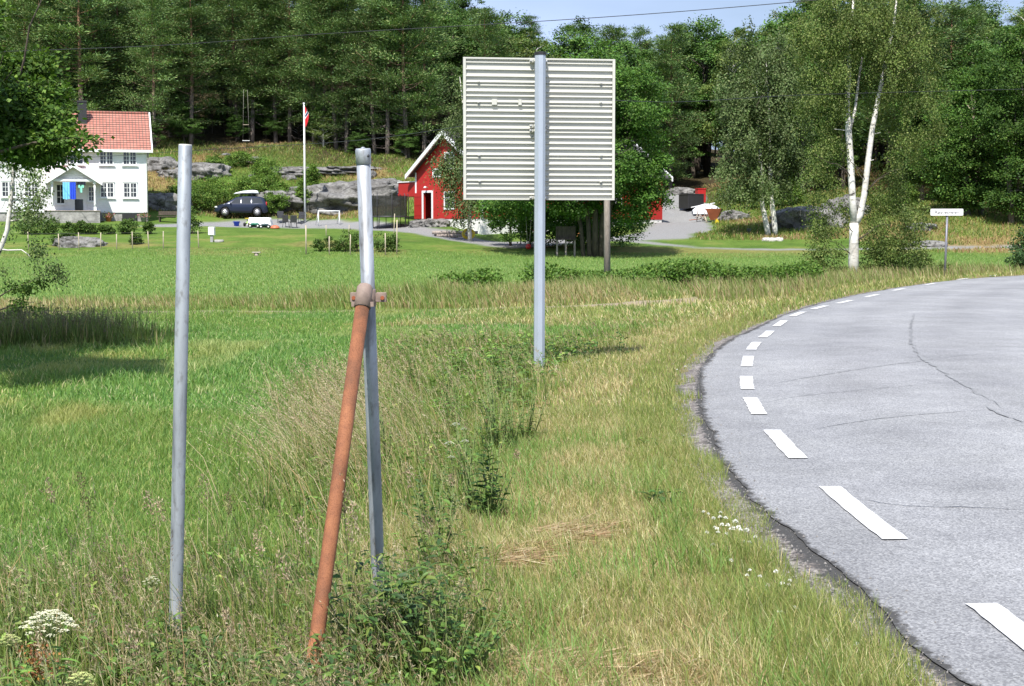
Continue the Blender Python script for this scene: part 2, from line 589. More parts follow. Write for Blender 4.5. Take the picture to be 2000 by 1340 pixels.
def rust_mat():
    m, nt, b = new_mat('rusted_steel')
    n1 = noise_node(nt, 9.0, 6)
    n2 = noise_node(nt, 220.0, 3)
    n3 = noise_node(nt, 3.0, 4, stretch=(1, 1, 0.5))
    c = ramp(nt, n1.outputs['Fac'], [(0.25, (0.115, 0.050, 0.026)), (0.5, (0.235, 0.090, 0.040)), (0.75, (0.335, 0.138, 0.060))])
    g = ramp(nt, n2.outputs['Fac'], [(0.30, (0.62, 0.55, 0.5)), (0.52, (1.0, 1.0, 1.0)), (0.72, (1.15, 1.1, 1.05))])
    p = ramp(nt, n3.outputs['Fac'], [(0.30, (0.30, 0.20, 0.16)), (0.38, (0, 0, 0))])
    c = mixc(nt, 1.0, c, g, 'MULTIPLY')
    nt.links.new(c, b.inputs['Base Color'])
    b.inputs['Roughness'].default_value = 0.82
    bump(nt, b, n2.outputs['Fac'], 0.4, 0.002)
    return m
M['rust'] = rust_mat()
M['rust_skip'] = pmat('rusty_sheet', (0.30, 0.085, 0.035), 0.8, 0.25, 2.0)
M['clamp'] = pmat('brown_grey_casting', (0.25, 0.185, 0.155), 0.7, 0.25, 25, bmp=0.4, bscale=90, bd=0.002)

def birch_mat():
    m, nt, b = new_mat('birch_bark')
    n1 = noise_node(nt, 3.2, 5, stretch=(1, 1, 3.2))
    n2 = noise_node(nt, 1.3, 4)
    c = ramp(nt, n1.outputs['Fac'], [(0.32, (0.045, 0.04, 0.035)), (0.38, (0.55, 0.53, 0.49)), (0.6, (0.74, 0.72, 0.68))])
    d = ramp(nt, n2.outputs['Fac'], [(0.30, (0.55, 0.5, 0.45)), (0.55, (1, 1, 1))])
    nt.links.new(mixc(nt, 0.6, c, d, 'MULTIPLY'), b.inputs['Base Color'])
    b.inputs['Roughness'].default_value = 0.7
    return m
M['birch'] = birch_mat()

def pine_mat():
    m, nt, b = new_mat('pine_bark')
    g = nt.nodes.new('ShaderNodeTexCoord')
    s = nt.nodes.new('ShaderNodeSeparateXYZ')
    nt.links.new(g.outputs['Object'], s.inputs[0])
    mr = nt.nodes.new('ShaderNodeMapRange')
    mr.inputs['From Min'].default_value = 4.0; mr.inputs['From Max'].default_value = 10.0
    nt.links.new(s.outputs['Z'], mr.inputs['Value'])
    n = noise_node(nt, 4, 5, stretch=(2.5, 2.5, 0.7))
    lo = ramp(nt, n.outputs['Fac'], [(0.3, (0.07, 0.058, 0.05)), (0.7, (0.23, 0.19, 0.165))])
    hi = ramp(nt, n.outputs['Fac'], [(0.3, (0.16, 0.085, 0.05)), (0.7, (0.36, 0.20, 0.12))])
    nt.links.new(mixc(nt, mr.outputs['Result'], lo, hi), b.inputs['Base Color'])
    b.inputs['Roughness'].default_value = 0.9
    bump(nt, b, n.outputs['Fac'], 0.8, 0.05)
    return m
M['pine'] = pine_mat()

def rock_mat():
    m, nt, b = new_mat('lichen_rock')
    n1 = noise_node(nt, 0.9, 7, rough=0.65)
    n2 = noise_node(nt, 5.0, 6, rough=0.7)
    v = nt.nodes.new('ShaderNodeTexVoronoi'); v.feature = 'DISTANCE_TO_EDGE'
    v.inputs['Scale'].default_value = 0.55
    w = mixc(nt, 0.25, noise_node(nt, 1.2, 3).outputs['Color'], (0.5, 0.5, 0.5))
    tcn = nt.nodes.new('ShaderNodeTexCoord')
    va = nt.nodes.new('ShaderNodeVectorMath'); va.operation = 'ADD'
    nt.links.new(tcn.outputs['Object'], va.inputs[0]); nt.links.new(w, va.inputs[1])
    nt.links.new(va.outputs[0], v.inputs['Vector'])
    c = ramp(nt, n1.outputs['Fac'], [(0.30, (0.09, 0.088, 0.083)), (0.48, (0.175, 0.17, 0.165)), (0.62, (0.27, 0.265, 0.255)), (0.75, (0.20, 0.20, 0.155))])
    d = ramp(nt, n2.outputs['Fac'], [(0.30, (0.45, 0.44, 0.42)), (0.55, (1, 1, 1)), (0.75, (1.25, 1.25, 1.22))])
    e = ramp(nt, v.outputs['Distance'], [(0.0, (0.22, 0.21, 0.19)), (0.035, (1, 1, 1))])
    c = mixc(nt, 0.9, c, d, 'MULTIPLY')
    c = mixc(nt, 0.8, c, e, 'MULTIPLY')
    nt.links.new(c, b.inputs['Base Color'])
    b.inputs['Roughness'].default_value = 0.9
    bump(nt, b, n2.outputs['Fac'], 0.9, 0.12)
    return m
M['rock'] = rock_mat()

# ------------------------------------------------------------------ ground sheet
def spread(segs):
    out = []
    for a, b, st in segs:
        out += list(np.arange(a, b, st))
    out.append(segs[-1][1])
    return np.array(out)
xs = spread([(-900, -200, 60), (-200, -60, 6), (-60, -14, 0.9), (-14, 22, 0.22), (22, 70, 0.9), (70, 220, 6), (220, 900, 60)])
ys = spread([(-60, -4, 4), (-4, 4, 0.8), (4, 42, 0.22), (42, 84, 0.6), (84, 145, 0.5), (145, 230, 2.5), (230, 420, 10), (420, 1500, 90)])
GX, GY = np.meshgrid(xs, ys)
GS = road_s(GX, GY)
GZ = height(GX, GY, GS)

TRACK = np.array([G(x, y)[:2] for x, y in [(-500, 617), (-200, 615), (60, 612), (300, 611), (560, 609), (760, 607), (960, 605), (1150, 599), (1300, 590), (1430, 580)]])
YARD = [[(330, 441), (430, 439), (520, 438), (620, 439), (720, 442), (800, 449), (860, 456), (930, 472), (1000, 479)],
        [(1000, 479), (1100, 470), (1200, 466), (1270, 462), (1320, 450), (1335, 430), (1325, 408), (1312, 392)],
        [(1180, 468), (1260, 474), (1360, 484), (1500, 487), (1600, 487), (1750, 486), (1900, 483), (2050, 481)]]
YARDW = [2.0, 2.4, 0.65]
YARDP = [np.array([G(x, y)[:2] for x, y in l]) for l in YARD]
def track_d(x, y):
    return np.abs(poly_dist(x, y, TRACK)).reshape(np.shape(x))
def gravel_m(x, y):
    m = np.zeros(np.shape(x))
    n = (fbm(np.asarray(x) * 0.5, np.asarray(y) * 0.5, 41) - 0.5) * 1.6
    for l, w in zip(YARDP, YARDW):
        dd = np.abs(poly_dist(x, y, l)).reshape(np.shape(x))
        m = np.maximum(m, 1 - sst(w - 0.6, w + 0.4, dd + n))
    return m
trk = 1 - sst(0.35, 0.9, track_d(GX, GY) + (fbm(GX, GY, 5) - 0.5) * 0.5)
grv = gravel_m(GX, GY)
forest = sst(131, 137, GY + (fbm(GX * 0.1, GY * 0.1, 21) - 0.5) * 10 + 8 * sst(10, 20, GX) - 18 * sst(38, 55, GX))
slope_dry = sst(116, 123, GY) * sst(0.50, 0.62, fbm(GX * 0.16, GY * 0.16, 33)) + 0.85 * sst(22, 30, GX) * sst(88, 94, GY) * sst(0.32, 0.50, fbm(GX * 0.2, GY * 0.2, 35)) + 0.5 * sst(86, 88, GY) * (1 - sst(93, 97, GY)) * sst(0.5, 0.6, fbm(GX * 0.25, GY * 0.4, 37))
verge = (1 - sst(1.9, 3.4, GS)) * (GS > -ROAD_W - 40) * (1 - sst(90, 100, GY))
lawn = sst(84, 90, GY)
nx, ny = len(xs), len(ys)
idx = np.arange(nx * ny).reshape(ny, nx)
quads = np.stack([idx[:-1, :-1], idx[:-1, 1:], idx[1:, 1:], idx[1:, :-1]], -1).reshape(-1, 4)
gme = np_mesh('ground', np.stack([GX, GY, GZ], -1).reshape(-1, 3), quads, np.full(len(quads), 4), True,
              attrs={'track': trk, 'gravel': grv, 'forest': forest, 'dry': np.clip(slope_dry, 0, 1), 'verge': verge, 'lawn': lawn})

def ground_mat():
    m, nt, b = new_mat('meadow_ground')
    def at(k):
        a = nt.nodes.new('ShaderNodeAttribute'); a.attribute_name = k
        return a.outputs['Fac']
    g = nt.nodes.new('ShaderNodeNewGeometry')
    pos = g.outputs['Position']
    n1 = noise_node(nt, 0.35, 5, vec=pos)
    n2 = noise_node(nt, 3.0, 6, vec=pos, rough=0.7)
    n3 = noise_node(nt, 22.0, 5, vec=pos, rough=0.75)
    n4 = noise_node(nt, 0.12, 4, vec=pos, stretch=(0.5, 2.2, 1))
    field = ramp(nt, n2.outputs['Fac'], [(0.28, (0.065, 0.125, 0.022)), (0.5, (0.10, 0.19, 0.035)), (0.72, (0.15, 0.245, 0.05))])
    fieldb = ramp(nt, n4.outputs['Fac'], [(0.35, (0.085, 0.18, 0.045)), (0.65, (0.145, 0.235, 0.05))])
    c = mixc(nt, 0.5, field, fieldb)
    lawnc = ramp(nt, n1.outputs['Fac'], [(0.32, (0.072, 0.135, 0.025)), (0.55, (0.115, 0.185, 0.036)), (0.7, (0.19, 0.205, 0.06))])
    lawnd = ramp(nt, n2.outputs['Fac'], [(0.25, (0.55, 0.55, 0.5)), (0.7, (1.2, 1.2, 1.1))])
    lawnc = mixc(nt, 0.7, lawnc, lawnd, 'MULTIPLY')
    c = mixc(nt, at('lawn'), c, lawnc)
    dry = ramp(nt, n2.outputs['Fac'], [(0.3, (0.15, 0.11, 0.045)), (0.5, (0.24, 0.185, 0.075)), (0.7, (0.31, 0.24, 0.105))])
    c = mixc(nt, at('dry'), c, dry)
    vg = ramp(nt, n3.outputs['Fac'], [(0.3, (0.12, 0.10, 0.05)), (0.5, (0.22, 0.19, 0.09)), (0.7, (0.34, 0.28, 0.15))])
    c = mixc(nt, at('verge'), c, vg)
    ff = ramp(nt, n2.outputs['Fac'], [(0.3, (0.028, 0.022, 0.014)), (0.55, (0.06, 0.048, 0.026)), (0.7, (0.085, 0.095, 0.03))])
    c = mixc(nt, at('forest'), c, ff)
    tr = ramp(nt, n3.outputs['Fac'], [(0.3, (0.26, 0.20, 0.14)), (0.7, (0.44, 0.36, 0.27))])
    c = mixc(nt, at('track'), c, tr)
    gv = ramp(nt, n3.outputs['Fac'], [(0.3, (0.17, 0.17, 0.175)), (0.5, (0.25, 0.25, 0.25)), (0.7, (0.31, 0.305, 0.30))])
    c = mixc(nt, at('gravel'), c, gv)
    nt.links.new(c, b.inputs['Base Color'])
    b.inputs['Roughness'].default_value = 0.95
    b.inputs['Specular IOR Level'].default_value = 0.1
    bump(nt, b, n3.outputs['Fac'], 0.9, 0.05)
    return m
tag(link('ground', gme, ground_mat()), kind='structure')

# ------------------------------------------------------------------ road, shoulder, painted dashes, cracks
def ribbon(name, s_list, z_list, mat, step=0.25, jit=None, i0=0.0, i1=None, base=EDGE, kind='structure', sattr=False):
    pts = resample(base, step)
    t = np.gradient(pts, axis=0); t /= np.linalg.norm(t, axis=1)[:, None]
    nl = np.stack([-t[:, 1], t[:, 0]], 1)
    vs = []
    for k, (s, z) in enumerate(zip(s_list, z_list)):
        j = jit(pts, k) if jit else 0
        p = pts + nl * (s + j)[:, None] if hasattr(j, '__len__') else pts + nl * s
        vs.append(np.c_[p, np.full(len(p), z)])
    V = np.stack(vs, 1)
    n, w = V.shape[:2]
    idx = np.arange(n * w).reshape(n, w)
    q = np.stack([idx[:-1, :-1], idx[:-1, 1:], idx[1:, 1:], idx[1:, :-1]], -1).reshape(-1, 4)
    q = q[:, ::-1]
    SV = np.repeat(np.array(s_list)[None], n, 0)
    me = np_mesh(name, V.reshape(-1, 3), q, np.full(len(q), 4), True, attrs={'edge_s': SV})
    if me.polygons[0].normal.z < 0: me.flip_normals()
    return tag(link(name, me, mat), kind=kind)

def edge_dirt(nt, col, pos, sign, off, width):
    """black dirt caught along the broken asphalt edge, ragged by noise"""
    a = nt.nodes.new('ShaderNodeAttribute'); a.attribute_name = 'edge_s'
    n = noise_node(nt, 9.0, 7, vec=pos, rough=0.75)
    m1 = nt.nodes.new('ShaderNodeMath'); m1.operation = 'MULTIPLY_ADD'
    m1.inputs[1].default_value = sign; m1.inputs[2].default_value = off
    nt.links.new(a.outputs['Fac'], m1.inputs[0])
    m2 = nt.nodes.new('ShaderNodeMath'); m2.operation = 'MULTIPLY_ADD'
    m2.inputs[1].default_value = 0.30
    nt.links.new(n.outputs['Fac'], m2.inputs[0]); nt.links.new(m1.outputs[0], m2.inputs[2])
    mr = nt.nodes.new('ShaderNodeMapRange')
    mr.inputs['From Min'].default_value = 0.15 + width * .3; mr.inputs['From Max'].default_value = 0.15 + width
    mr.inputs['To Min'].default_value = 1.0; mr.inputs['To Max'].default_value = 0.0
    nt.links.new(m2.outputs[0], mr.inputs['Value'])
    return mixc(nt, mr.outputs['Result'], col, (0.060, 0.058, 0.056))

def asphalt_mat():
    m, nt, b = new_mat('old_asphalt')
    g = nt.nodes.new('ShaderNodeNewGeometry'); pos = g.outputs['Position']
    n0 = noise_node(nt, 0.30, 4, vec=pos)
    n1 = noise_node(nt, 75.0, 3, vec=pos, rough=0.8)
    n2 = noise_node(nt, 2.0, 6, vec=pos, rough=0.7)
    v = nt.nodes.new('ShaderNodeTexVoronoi'); v.inputs['Scale'].default_value = 95.0
    nt.links.new(pos, v.inputs['Vector'])
    sp = ramp(nt, v.outputs['Color'], [(0.15, (0.52, 0.52, 0.53)), (0.5, (0.94, 0.94, 0.95)), (0.88, (1.48, 1.47, 1.44))])
    c = ramp(nt, n0.outputs['Fac'], [(0.35, (0.240, 0.243, 0.252)), (0.65, (0.300, 0.303, 0.310))])
    d = ramp(nt, n2.outputs['Fac'], [(0.25, (0.84, 0.84, 0.85)), (0.6, (1.05, 1.05, 1.05))])
    e = ramp(nt, n1.outputs['Fac'], [(0.32, (0.60, 0.60, 0.60)), (0.62, (1.15, 1.15, 1.15))])
    c = mixc(nt, 1.0, c, d, 'MULTIPLY'); c = mixc(nt, 0.75, c, sp, 'MULTIPLY'); c = mixc(nt, 0.6, c, e, 'MULTIPLY')
    aw = nt.nodes.new('ShaderNodeAttribute'); aw.attribute_name = 'edge_s'
    mw = nt.nodes.new('ShaderNodeMath'); mw.operation = 'MULTIPLY'; mw.inputs[1].default_value = -1.0 / ROAD_W
    nt.links.new(aw.outputs['Fac'], mw.inputs[0])
    wt = ramp(nt, mw.outputs[0], [(0.0, (0.93, 0.93, 0.93)), (0.06, (0.97, 0.97, 0.97)), (0.14, (1.10, 1.10, 1.10)), (0.24, (0.95, 0.95, 0.95)), (0.36, (1.10, 1.10, 1.10)), (0.47, (0.92, 0.92, 0.92)), (0.62, (1.08, 1.08, 1.08)), (0.8, (0.96, 0.96, 0.96))])
    c = mixc(nt, 0.8, c, wt, 'MULTIPLY')
    n9 = noise_node(nt, 0.9, 5, vec=pos, rough=0.65)
    c = mixc(nt, 0.7, c, ramp(nt, n9.outputs['Fac'], [(0.30, (0.84, 0.84, 0.83)), (0.5, (1.0, 1.0, 1.0)), (0.70, (1.10, 1.10, 1.11))]), 'MULTIPLY')
    c = edge_dirt(nt, c, pos, -1.0, 0.02, 0.055)
    nt.links.new(c, b.inputs['Base Color'])
    b.inputs['Roughness'].default_value = 0.82
    b.inputs['Specular IOR Level'].default_value = 0.35
    bump(nt, b, v.outputs['Distance'], 0.6, 0.006)
    return m
def jedge(pts, k):
    if k > 0: return np.zeros(len(pts))
    return (fbm(pts[:, 0] * 1.3 + 7, pts[:, 1] * 1.3, 51) - 0.5) * 0.16 + (fbm(pts[:, 0] * 8, pts[:, 1] * 8, 52) - 0.5) * 0.05
ribbon('road', [0.02, -0.12, -0.4, -1.5, -3.3, -5.2, -ROAD_W], [-0.004, -0.001, 0.0, 0.008, 0.018, 0.008, 0.0], asphalt_mat(), 0.12, jedge)
def shoulder_mat():
    m, nt, b = new_mat('shoulder_gravel')
    g = nt.nodes.new('ShaderNodeNewGeometry'); pos = g.outputs['Position']
    v = nt.nodes.new('ShaderNodeTexVoronoi'); v.inputs['Scale'].default_value = 48.0
    nt.links.new(pos, v.inputs['Vector'])
    n = noise_node(nt, 4, 6, vec=pos, rough=0.7)
    c = ramp(nt, v.outputs['Color'], [(0.2, (0.13, 0.115, 0.105)), (0.6, (0.27, 0.24, 0.225)), (0.9, (0.42, 0.39, 0.36))])
    d = ramp(nt, n.outputs['Fac'], [(0.36, (0.35, 0.33, 0.32)), (0.55, (1, 1, 1))])
    nt.links.new(edge_dirt(nt, mixc(nt, 0.85, c, d, 'MULTIPLY'), pos, 1.0, -0.04, 0.045), b.inputs['Base Color'])
    b.inputs['Roughness'].default_value = 0.95
    bump(nt, b, v.outputs['Distance'], 1.0, 0.02)
    return m
def jsh(pts, k):
    return (fbm(pts[:, 0] * 1.1, pts[:, 1] * 1.1, 60 + k) - 0.5) * (0.22 if k == 0 else 0.0)
ribbon('gravel_shoulder', [0.34, 0.16, 0.05, -0.22], [-0.045, -0.022, -0.012, -0.0095], shoulder_mat(), 0.12, jsh)
def road_paint():
    m, nt, b = new_mat('road_paint')
    n = noise_node(nt, 60, 4); n2 = noise_node(nt, 5, 4)
    c = ramp(nt, n.outputs['Fac'], [(0.30, (0.40, 0.40, 0.40)), (0.42, (0.56, 0.56, 0.56)), (0.62, (0.68, 0.68, 0.68))])
    nt.links.new(c, b.inputs['Base Color'])
    b.inputs['Roughness'].default_value = 0.6
    return m
M['paint'] = road_paint()
DASH_PX = [(2420, 1640), (2030, 1270), (1674, 998), (1530, 867), (1473, 793), (1458, 748), (1460, 706), (1472, 676), (1498, 653), (1524, 632), (1557, 614),
           (1600, 601), (1650, 590), (1703, 578), (1755, 566), (1817, 555), (1881, 545), (1945, 538.5)]
dpt = np.array([flat(x, y)[:2] for x, y in DASH_PX])
dcurve = resample(catmull(dpt, 0.1), 0.05)
for _ in range(60):
    dcurve[1:-1] = 0.25 * dcurve[:-2] + 0.5 * dcurve[1:-1] + 0.25 * dcurve[2:]
ds = np.r_[0, np.cumsum(np.linalg.norm(np.diff(dcurve, axis=0), axis=1))]
dpos = [ds[np.argmin(((dcurve - p) ** 2).sum(1))] for p in dpt]
gaps = np.gradient(np.array(dpos))
for i, (p, gp) in enumerate(zip(dpos, gaps)):
    L = min(0.29 * gp, 0.85)
    q = np.linspace(p - L, p + L, 14)
    X = np.interp(q, ds, dcurve[:, 0]); Y = np.interp(q, ds, dcurve[:, 1])
    t = np.stack([np.gradient(X), np.gradient(Y)], 1); t /= np.linalg.norm(t, axis=1)[:, None]
    nl = np.stack([-t[:, 1], t[:, 0]], 1)
    wob = (np.random.RandomState(i).rand(14) - 0.5) * 0.013
    A = np.stack([X, Y], 1) + nl * (0.073 + wob)[:, None]
    B = np.stack([X, Y], 1) - nl * (0.073 - wob)[:, None]
    V = np.r_[np.c_[A, np.full(14, 0.0085)], np.c_[B, np.full(14, 0.0095)]]
    me = MB().add(V, [(14 + k, 15 + k, k + 1, k) for k in range(13)]).mesh('road_marking', False)
    tag(link('road_marking', me, M['paint']), kind='structure')

crk = MB()
def crack(pxs, w):
    pts = resample(catmull([flat(x, y)[:2] for x, y in pxs], 0.1), 0.09)
    n = len(pts)
    pts = pts + (fbm(np.arange(n) * 0.35, np.arange(n) * 0.0 + pxs[0][0], 80)[:, None] - 0.5) * 0.14 + (rng.random((n, 2)) - 0.5) * 0.02
    t = np.gradient(pts, axis=0); t /= np.linalg.norm(t, axis=1)[:, None]
    nl = np.stack([-t[:, 1], t[:, 0]], 1)
    ww = w * (0.35 + 0.9 * rng.random(n))[:, None] * np.sin(np.linspace(0.15, math.pi - 0.15, n))[:, None]
    z = np.full(n, 0.0225)
    V = np.r_[np.c_[pts + nl * ww, z], np.c_[pts - nl * ww, z]]
    crk.add(V, [(n + k, n + k + 1, k + 1, k) for k in range(n - 1)])
crack([(1672, 977), (1750, 985), (1860, 993), (2030, 999)], 0.012)
crack([(1785, 615), (1779, 650), (1790, 690), (1850, 735), (1960, 800)], 0.022)
crack([(1480, 755), (1600, 735), (1760, 712), (1900, 700)], 0.012)
crack([(1560, 845), (1680, 825), (1800, 812), (1990, 800)], 0.012)
crack([(1480, 790), (1560, 775), (1700, 762), (1850, 750)], 0.010)
crack([(1920, 795), (1960, 812), (2000, 830)], 0.02)
crack([(1760, 715), (1850, 700), (2000, 688)], 0.010)
M['crack'] = pmat('worn_crack', (0.215, 0.218, 0.226), 0.9, 0.25, 8)
tag(crk.build('road_crack', M['crack']), kind='structure')

# ------------------------------------------------------------------ grass (uncountable, one object per stand)
FRAMES = None
def blade_mesh(name, x, y, z, h, w, lean, lang, col, curve=0.35):
    """tapered bent blades: x,y,z roots, h height, w width, lean 0..1 (how far the tip bends), lang direction of the bend"""
    n = len(x)
    fa = rng.random(n) * math.pi
    sx, sy = np.cos(fa) * w / 2, np.sin(fa) * w / 2
    lx, ly = np.cos(lang) * lean * h, np.sin(lang) * lean * h
    zt = h * np.sqrt(np.clip(1 - lean ** 2 * 0.8, 0.06, 1))
    V = np.zeros((n, 5, 3), np.float32)
    V[:, 0] = np.stack([x - sx, y - sy, z - 0.01], 1)
    V[:, 1] = np.stack([x + sx, y + sy, z - 0.01], 1)
    V[:, 2] = np.stack([x - sx * .8 + lx * curve, y - sy * .8 + ly * curve, z + zt * 0.58], 1)
    V[:, 3] = np.stack([x + sx * .8 + lx * curve, y + sy * .8 + ly * curve, z + zt * 0.58], 1)
    V[:, 4] = np.stack([x + lx, y + ly, z + zt], 1)
    i = (np.arange(n) * 5)[:, None]
    loops = np.concatenate([i + np.array([[0, 1, 3, 2]]), i + np.array([[2, 3, 4]])], 1)
    tot = np.tile([4, 3], n)
    cc = np.repeat(col[:, None, :], 5, 1)
    return V.reshape(-1, 3), loops.ravel(), tot, cc.reshape(-1, 3)

def leaf_arrays(pos, dr, ln, wd, col, nrm=None):
    n = len(pos)
    if nrm is None: nrm = rng.normal(size=(n, 3))
    side = np.cross(dr, nrm)
    side /= np.linalg.norm(side, axis=1)[:, None] + 1e-9
    ln = np.broadcast_to(ln, (n,))[:, None]; wd = np.broadcast_to(wd, (n,))[:, None]
    V = np.stack([pos, pos + dr * ln * 0.45 + side * wd * 0.5, pos + dr * ln, pos + dr * ln * 0.45 - side * wd * 0.5], 1)
    loops = (np.arange(n) * 4)[:, None] + np.arange(4)[None, :]
    return V.reshape(-1, 3), loops.ravel(), np.full(n, 4), np.repeat(col[:, None, :], 4, 1).reshape(-1, 3)

def joinm(parts):
    off, Vs, Ls, Ts, Cs = 0, [], [], [], []
    for V, l, t, c in parts:
        Vs.append(V); Ls.append(np.asarray(l) + off); Ts.append(t); Cs.append(c); off += len(V)
    return np.concatenate(Vs), np.concatenate(Ls), np.concatenate(Ts), np.concatenate(Cs)

def stuff(name, label, parts, mat):
    V, l, t, c = joinm(parts)
    me = np_mesh(name, V, l, t, False, col=np.clip(c, 0, 1))
    return tag(link(name, me, mat), label, 'grass', kind='stuff')

def palette(n, cols, probs, jit=0.2):
    cols = np.array(cols); k = rng.choice(len(cols), n, p=np.array(probs) / sum(probs))
    c = cols[k] * (1 + (rng.random((n, 1)) - 0.5) * 2 * jit) * (1 + (rng.random((n, 3)) - 0.5) * jit * 0.6)
    return c

def samp(n, d0, d1, xl=None, xr=None, pw=1.0):
    """random ground points in the wedge in front of the camera; xl/xr widen it"""
    D = (d0 ** pw + rng.random(n) * (d1 ** pw - d0 ** pw)) ** (1 / pw)
    X = (rng.random(n) * 2 - 1) * (0.37 * D + 2.4)
    return X, D

WS_D = [4, 6.6, 7.6, 9, 11, 14, 17, 24, 27.5, 60]
WS_S = [9, 8.0, 3.9, 3.0, 3.1, 3.8, 4.3, 4.9, 1.8, 2.0]
def weed_s(D):
    return np.interp(D, WS_D, WS_S)
def gz(x, y):
    return height(x, y)
GREENS = [(0.130, 0.222, 0.048), (0.175, 0.266, 0.058), (0.090, 0.166, 0.043), (0.250, 0.305, 0.085), (0.43, 0.39, 0.19)]
PATCH = lambda x, y, s: fbm(x * 0.45, y * 0.45, s)

# a) lush field near
parts = []
for n, d0, d1, hh, ww in ((520000, 4.6, 15, (0.035, 0.115), (0.0030, 0.0062)), (290000, 14, 34, (0.05, 0.13), (0.007, 0.013))):
    X, Y = samp(n, d0, d1, pw=1.25)
    s = road_s(X, Y)
    keep = (s > weed_s(Y) - 0.5 + (rng.random(n) - 0.5) * 1.2) & (track_d(X, Y) > 0.45)
    X, Y = X[keep], Y[keep]; n = len(X)
    p = PATCH(X, Y, 101)
    h = (hh[0] + rng.random(n) * (hh[1] - hh[0])) * (0.55 + 0.9 * sst(0.3, 0.7, p))
    col = palette(n, GREENS, [0.34, 0.30, 0.16, 0.12, 0.08])
    q = fbm(X * 0.7, Y * 0.35, 111)
    dryf = sst(0.58, 0.68, q)[:, None] * 0.55
    col = col * (1 - dryf) + np.array([[0.38, 0.35, 0.13]]) * dryf
    bl = sst(0.45, 0.62, fbm(X * 0.3, Y * 0.3, 117))[:, None] * 0.5
    col = col * (1 - bl) + col * np.array([[0.75, 1.0, 1.15]]) * bl
    parts.append(blade_mesh('', X, Y, gz(X, Y), h, ww[0] + rng.random(n) * (ww[1] - ww[0]), 0.25 + 0.70 * rng.random(n), rng.random(n) * 6.283, col))
stuff('field_grass', 'lush green meadow grass left of the tall verge weeds', parts, M['grass'])

# b) far field beyond the track
n = 330000
X, Y = samp(n, 36, 90, pw=1.6)
s = road_s(X, Y)
keep = (s > 2.0) & (track_d(X, Y) > 2.2)
X, Y = X[keep], Y[keep]; n = len(X)
col = palette(n, [(0.172, 0.268, 0.070), (0.208, 0.298, 0.076), (0.145, 0.242, 0.074), (0.34, 0.34, 0.15)], [0.4, 0.34, 0.22, 0.04], 0.12)
stuff('hayfield_grass', 'even green hayfield grass between the farm track and the farmyard bank',
      [blade_mesh('', X, Y, gz(X, Y), 0.06 + 0.08 * rng.random(n), 0.014 + 0.02 * rng.random(n), 0.2 + 0.5 * rng.random(n), rng.normal(2.6, 1.5, n), col)], M['grass'])

# c) mown verge
parts = []
for n, d0, d1, hh, ww in ((450000, 4.2, 14, (0.035, 0.125), (0.0018, 0.0044)), (180000, 13, 30, (0.04, 0.12), (0.0045, 0.009)), (120000, 28, 75, (0.06, 0.20), (0.015, 0.03))):
    X, Y = samp(n * 2, d0, d1, pw=1.0)
    s = road_s(X, Y)
    near = Y < 28
    lim = np.where(near, 2.3, 7.0)
    keep = (s > 0.13 + (fbm(X * 1.6, Y * 1.6, 121) - 0.5) * 0.42) & (s < lim + (rng.random(len(s)) - 0.5) * 0.8) & (track_d(X, Y) > 0.5)
    X, Y, s = X[keep], Y[keep], s[keep]; n = len(X)
    p = fbm(X * 1.1, Y * 0.8, 131)
    st = 0.46 + 0.26 * sst(0.36, 0.62, p)
    isst = rng.random(n) < st
    edgeg = s < 0.75
    isst &= ~(edgeg & (rng.random(n) < 0.6))
    far = sst(26, 36, Y)
    g = palette(n, [(0.185, 0.24, 0.06), (0.235, 0.28, 0.075), (0.13, 0.185, 0.055), (0.30, 0.30, 0.11)], [0.36, 0.30, 0.16, 0.18])
    t = palette(n, [(0.47, 0.41, 0.21), (0.40, 0.33, 0.16), (0.31, 0.23, 0.12), (0.56, 0.50, 0.31)], [0.4, 0.3, 0.12, 0.18])
    col = np.where(isst[:, None], t, g)
    h = hh[0] + rng.random(n) ** 1.5 * (hh[1] - hh[0])
    h *= 0.7 + 0.7 * sst(0.4, 0.7, fbm(X * 2, Y * 2, 141))
    lean = np.where(isst, 0.3 + 0.68 * rng.random(n), 0.1 + 0.6 * rng.random(n))
    parts.append(blade_mesh('', X, Y, gz(X, Y), h * np.where(isst, 1.0, 1.12), ww[0] + rng.random(n) * (ww[1] - ww[0]), lean, rng.normal(2.8, 1.6, n), col))
# longer green tussocks in the mown strip
n = 9000
X, Y = samp(n * 6, 5.0, 12)
s = road_s(X, Y)
keep = (s > 0.5) & (s < 2.1) & (fbm(X * 1.7, Y * 1.7, 151) > 0.55)
X, Y = X[keep][:n], Y[keep][:n]; n = len(X)
parts.append(blade_mesh('', X, Y, gz(X, Y), 0.10 + 0.15 * rng.random(n), 0.0032 + 0.0036 * rng.random(n), 0.2 + 0.7 * rng.random(n), rng.normal(2.2, 1.6, n),
             palette(n, [(0.14, 0.235, 0.055), (0.19, 0.285, 0.075)], [0.6, 0.4])))
stuff('verge_grass', 'mown straw and green grass along the outer edge of the road', parts, M['grass'])

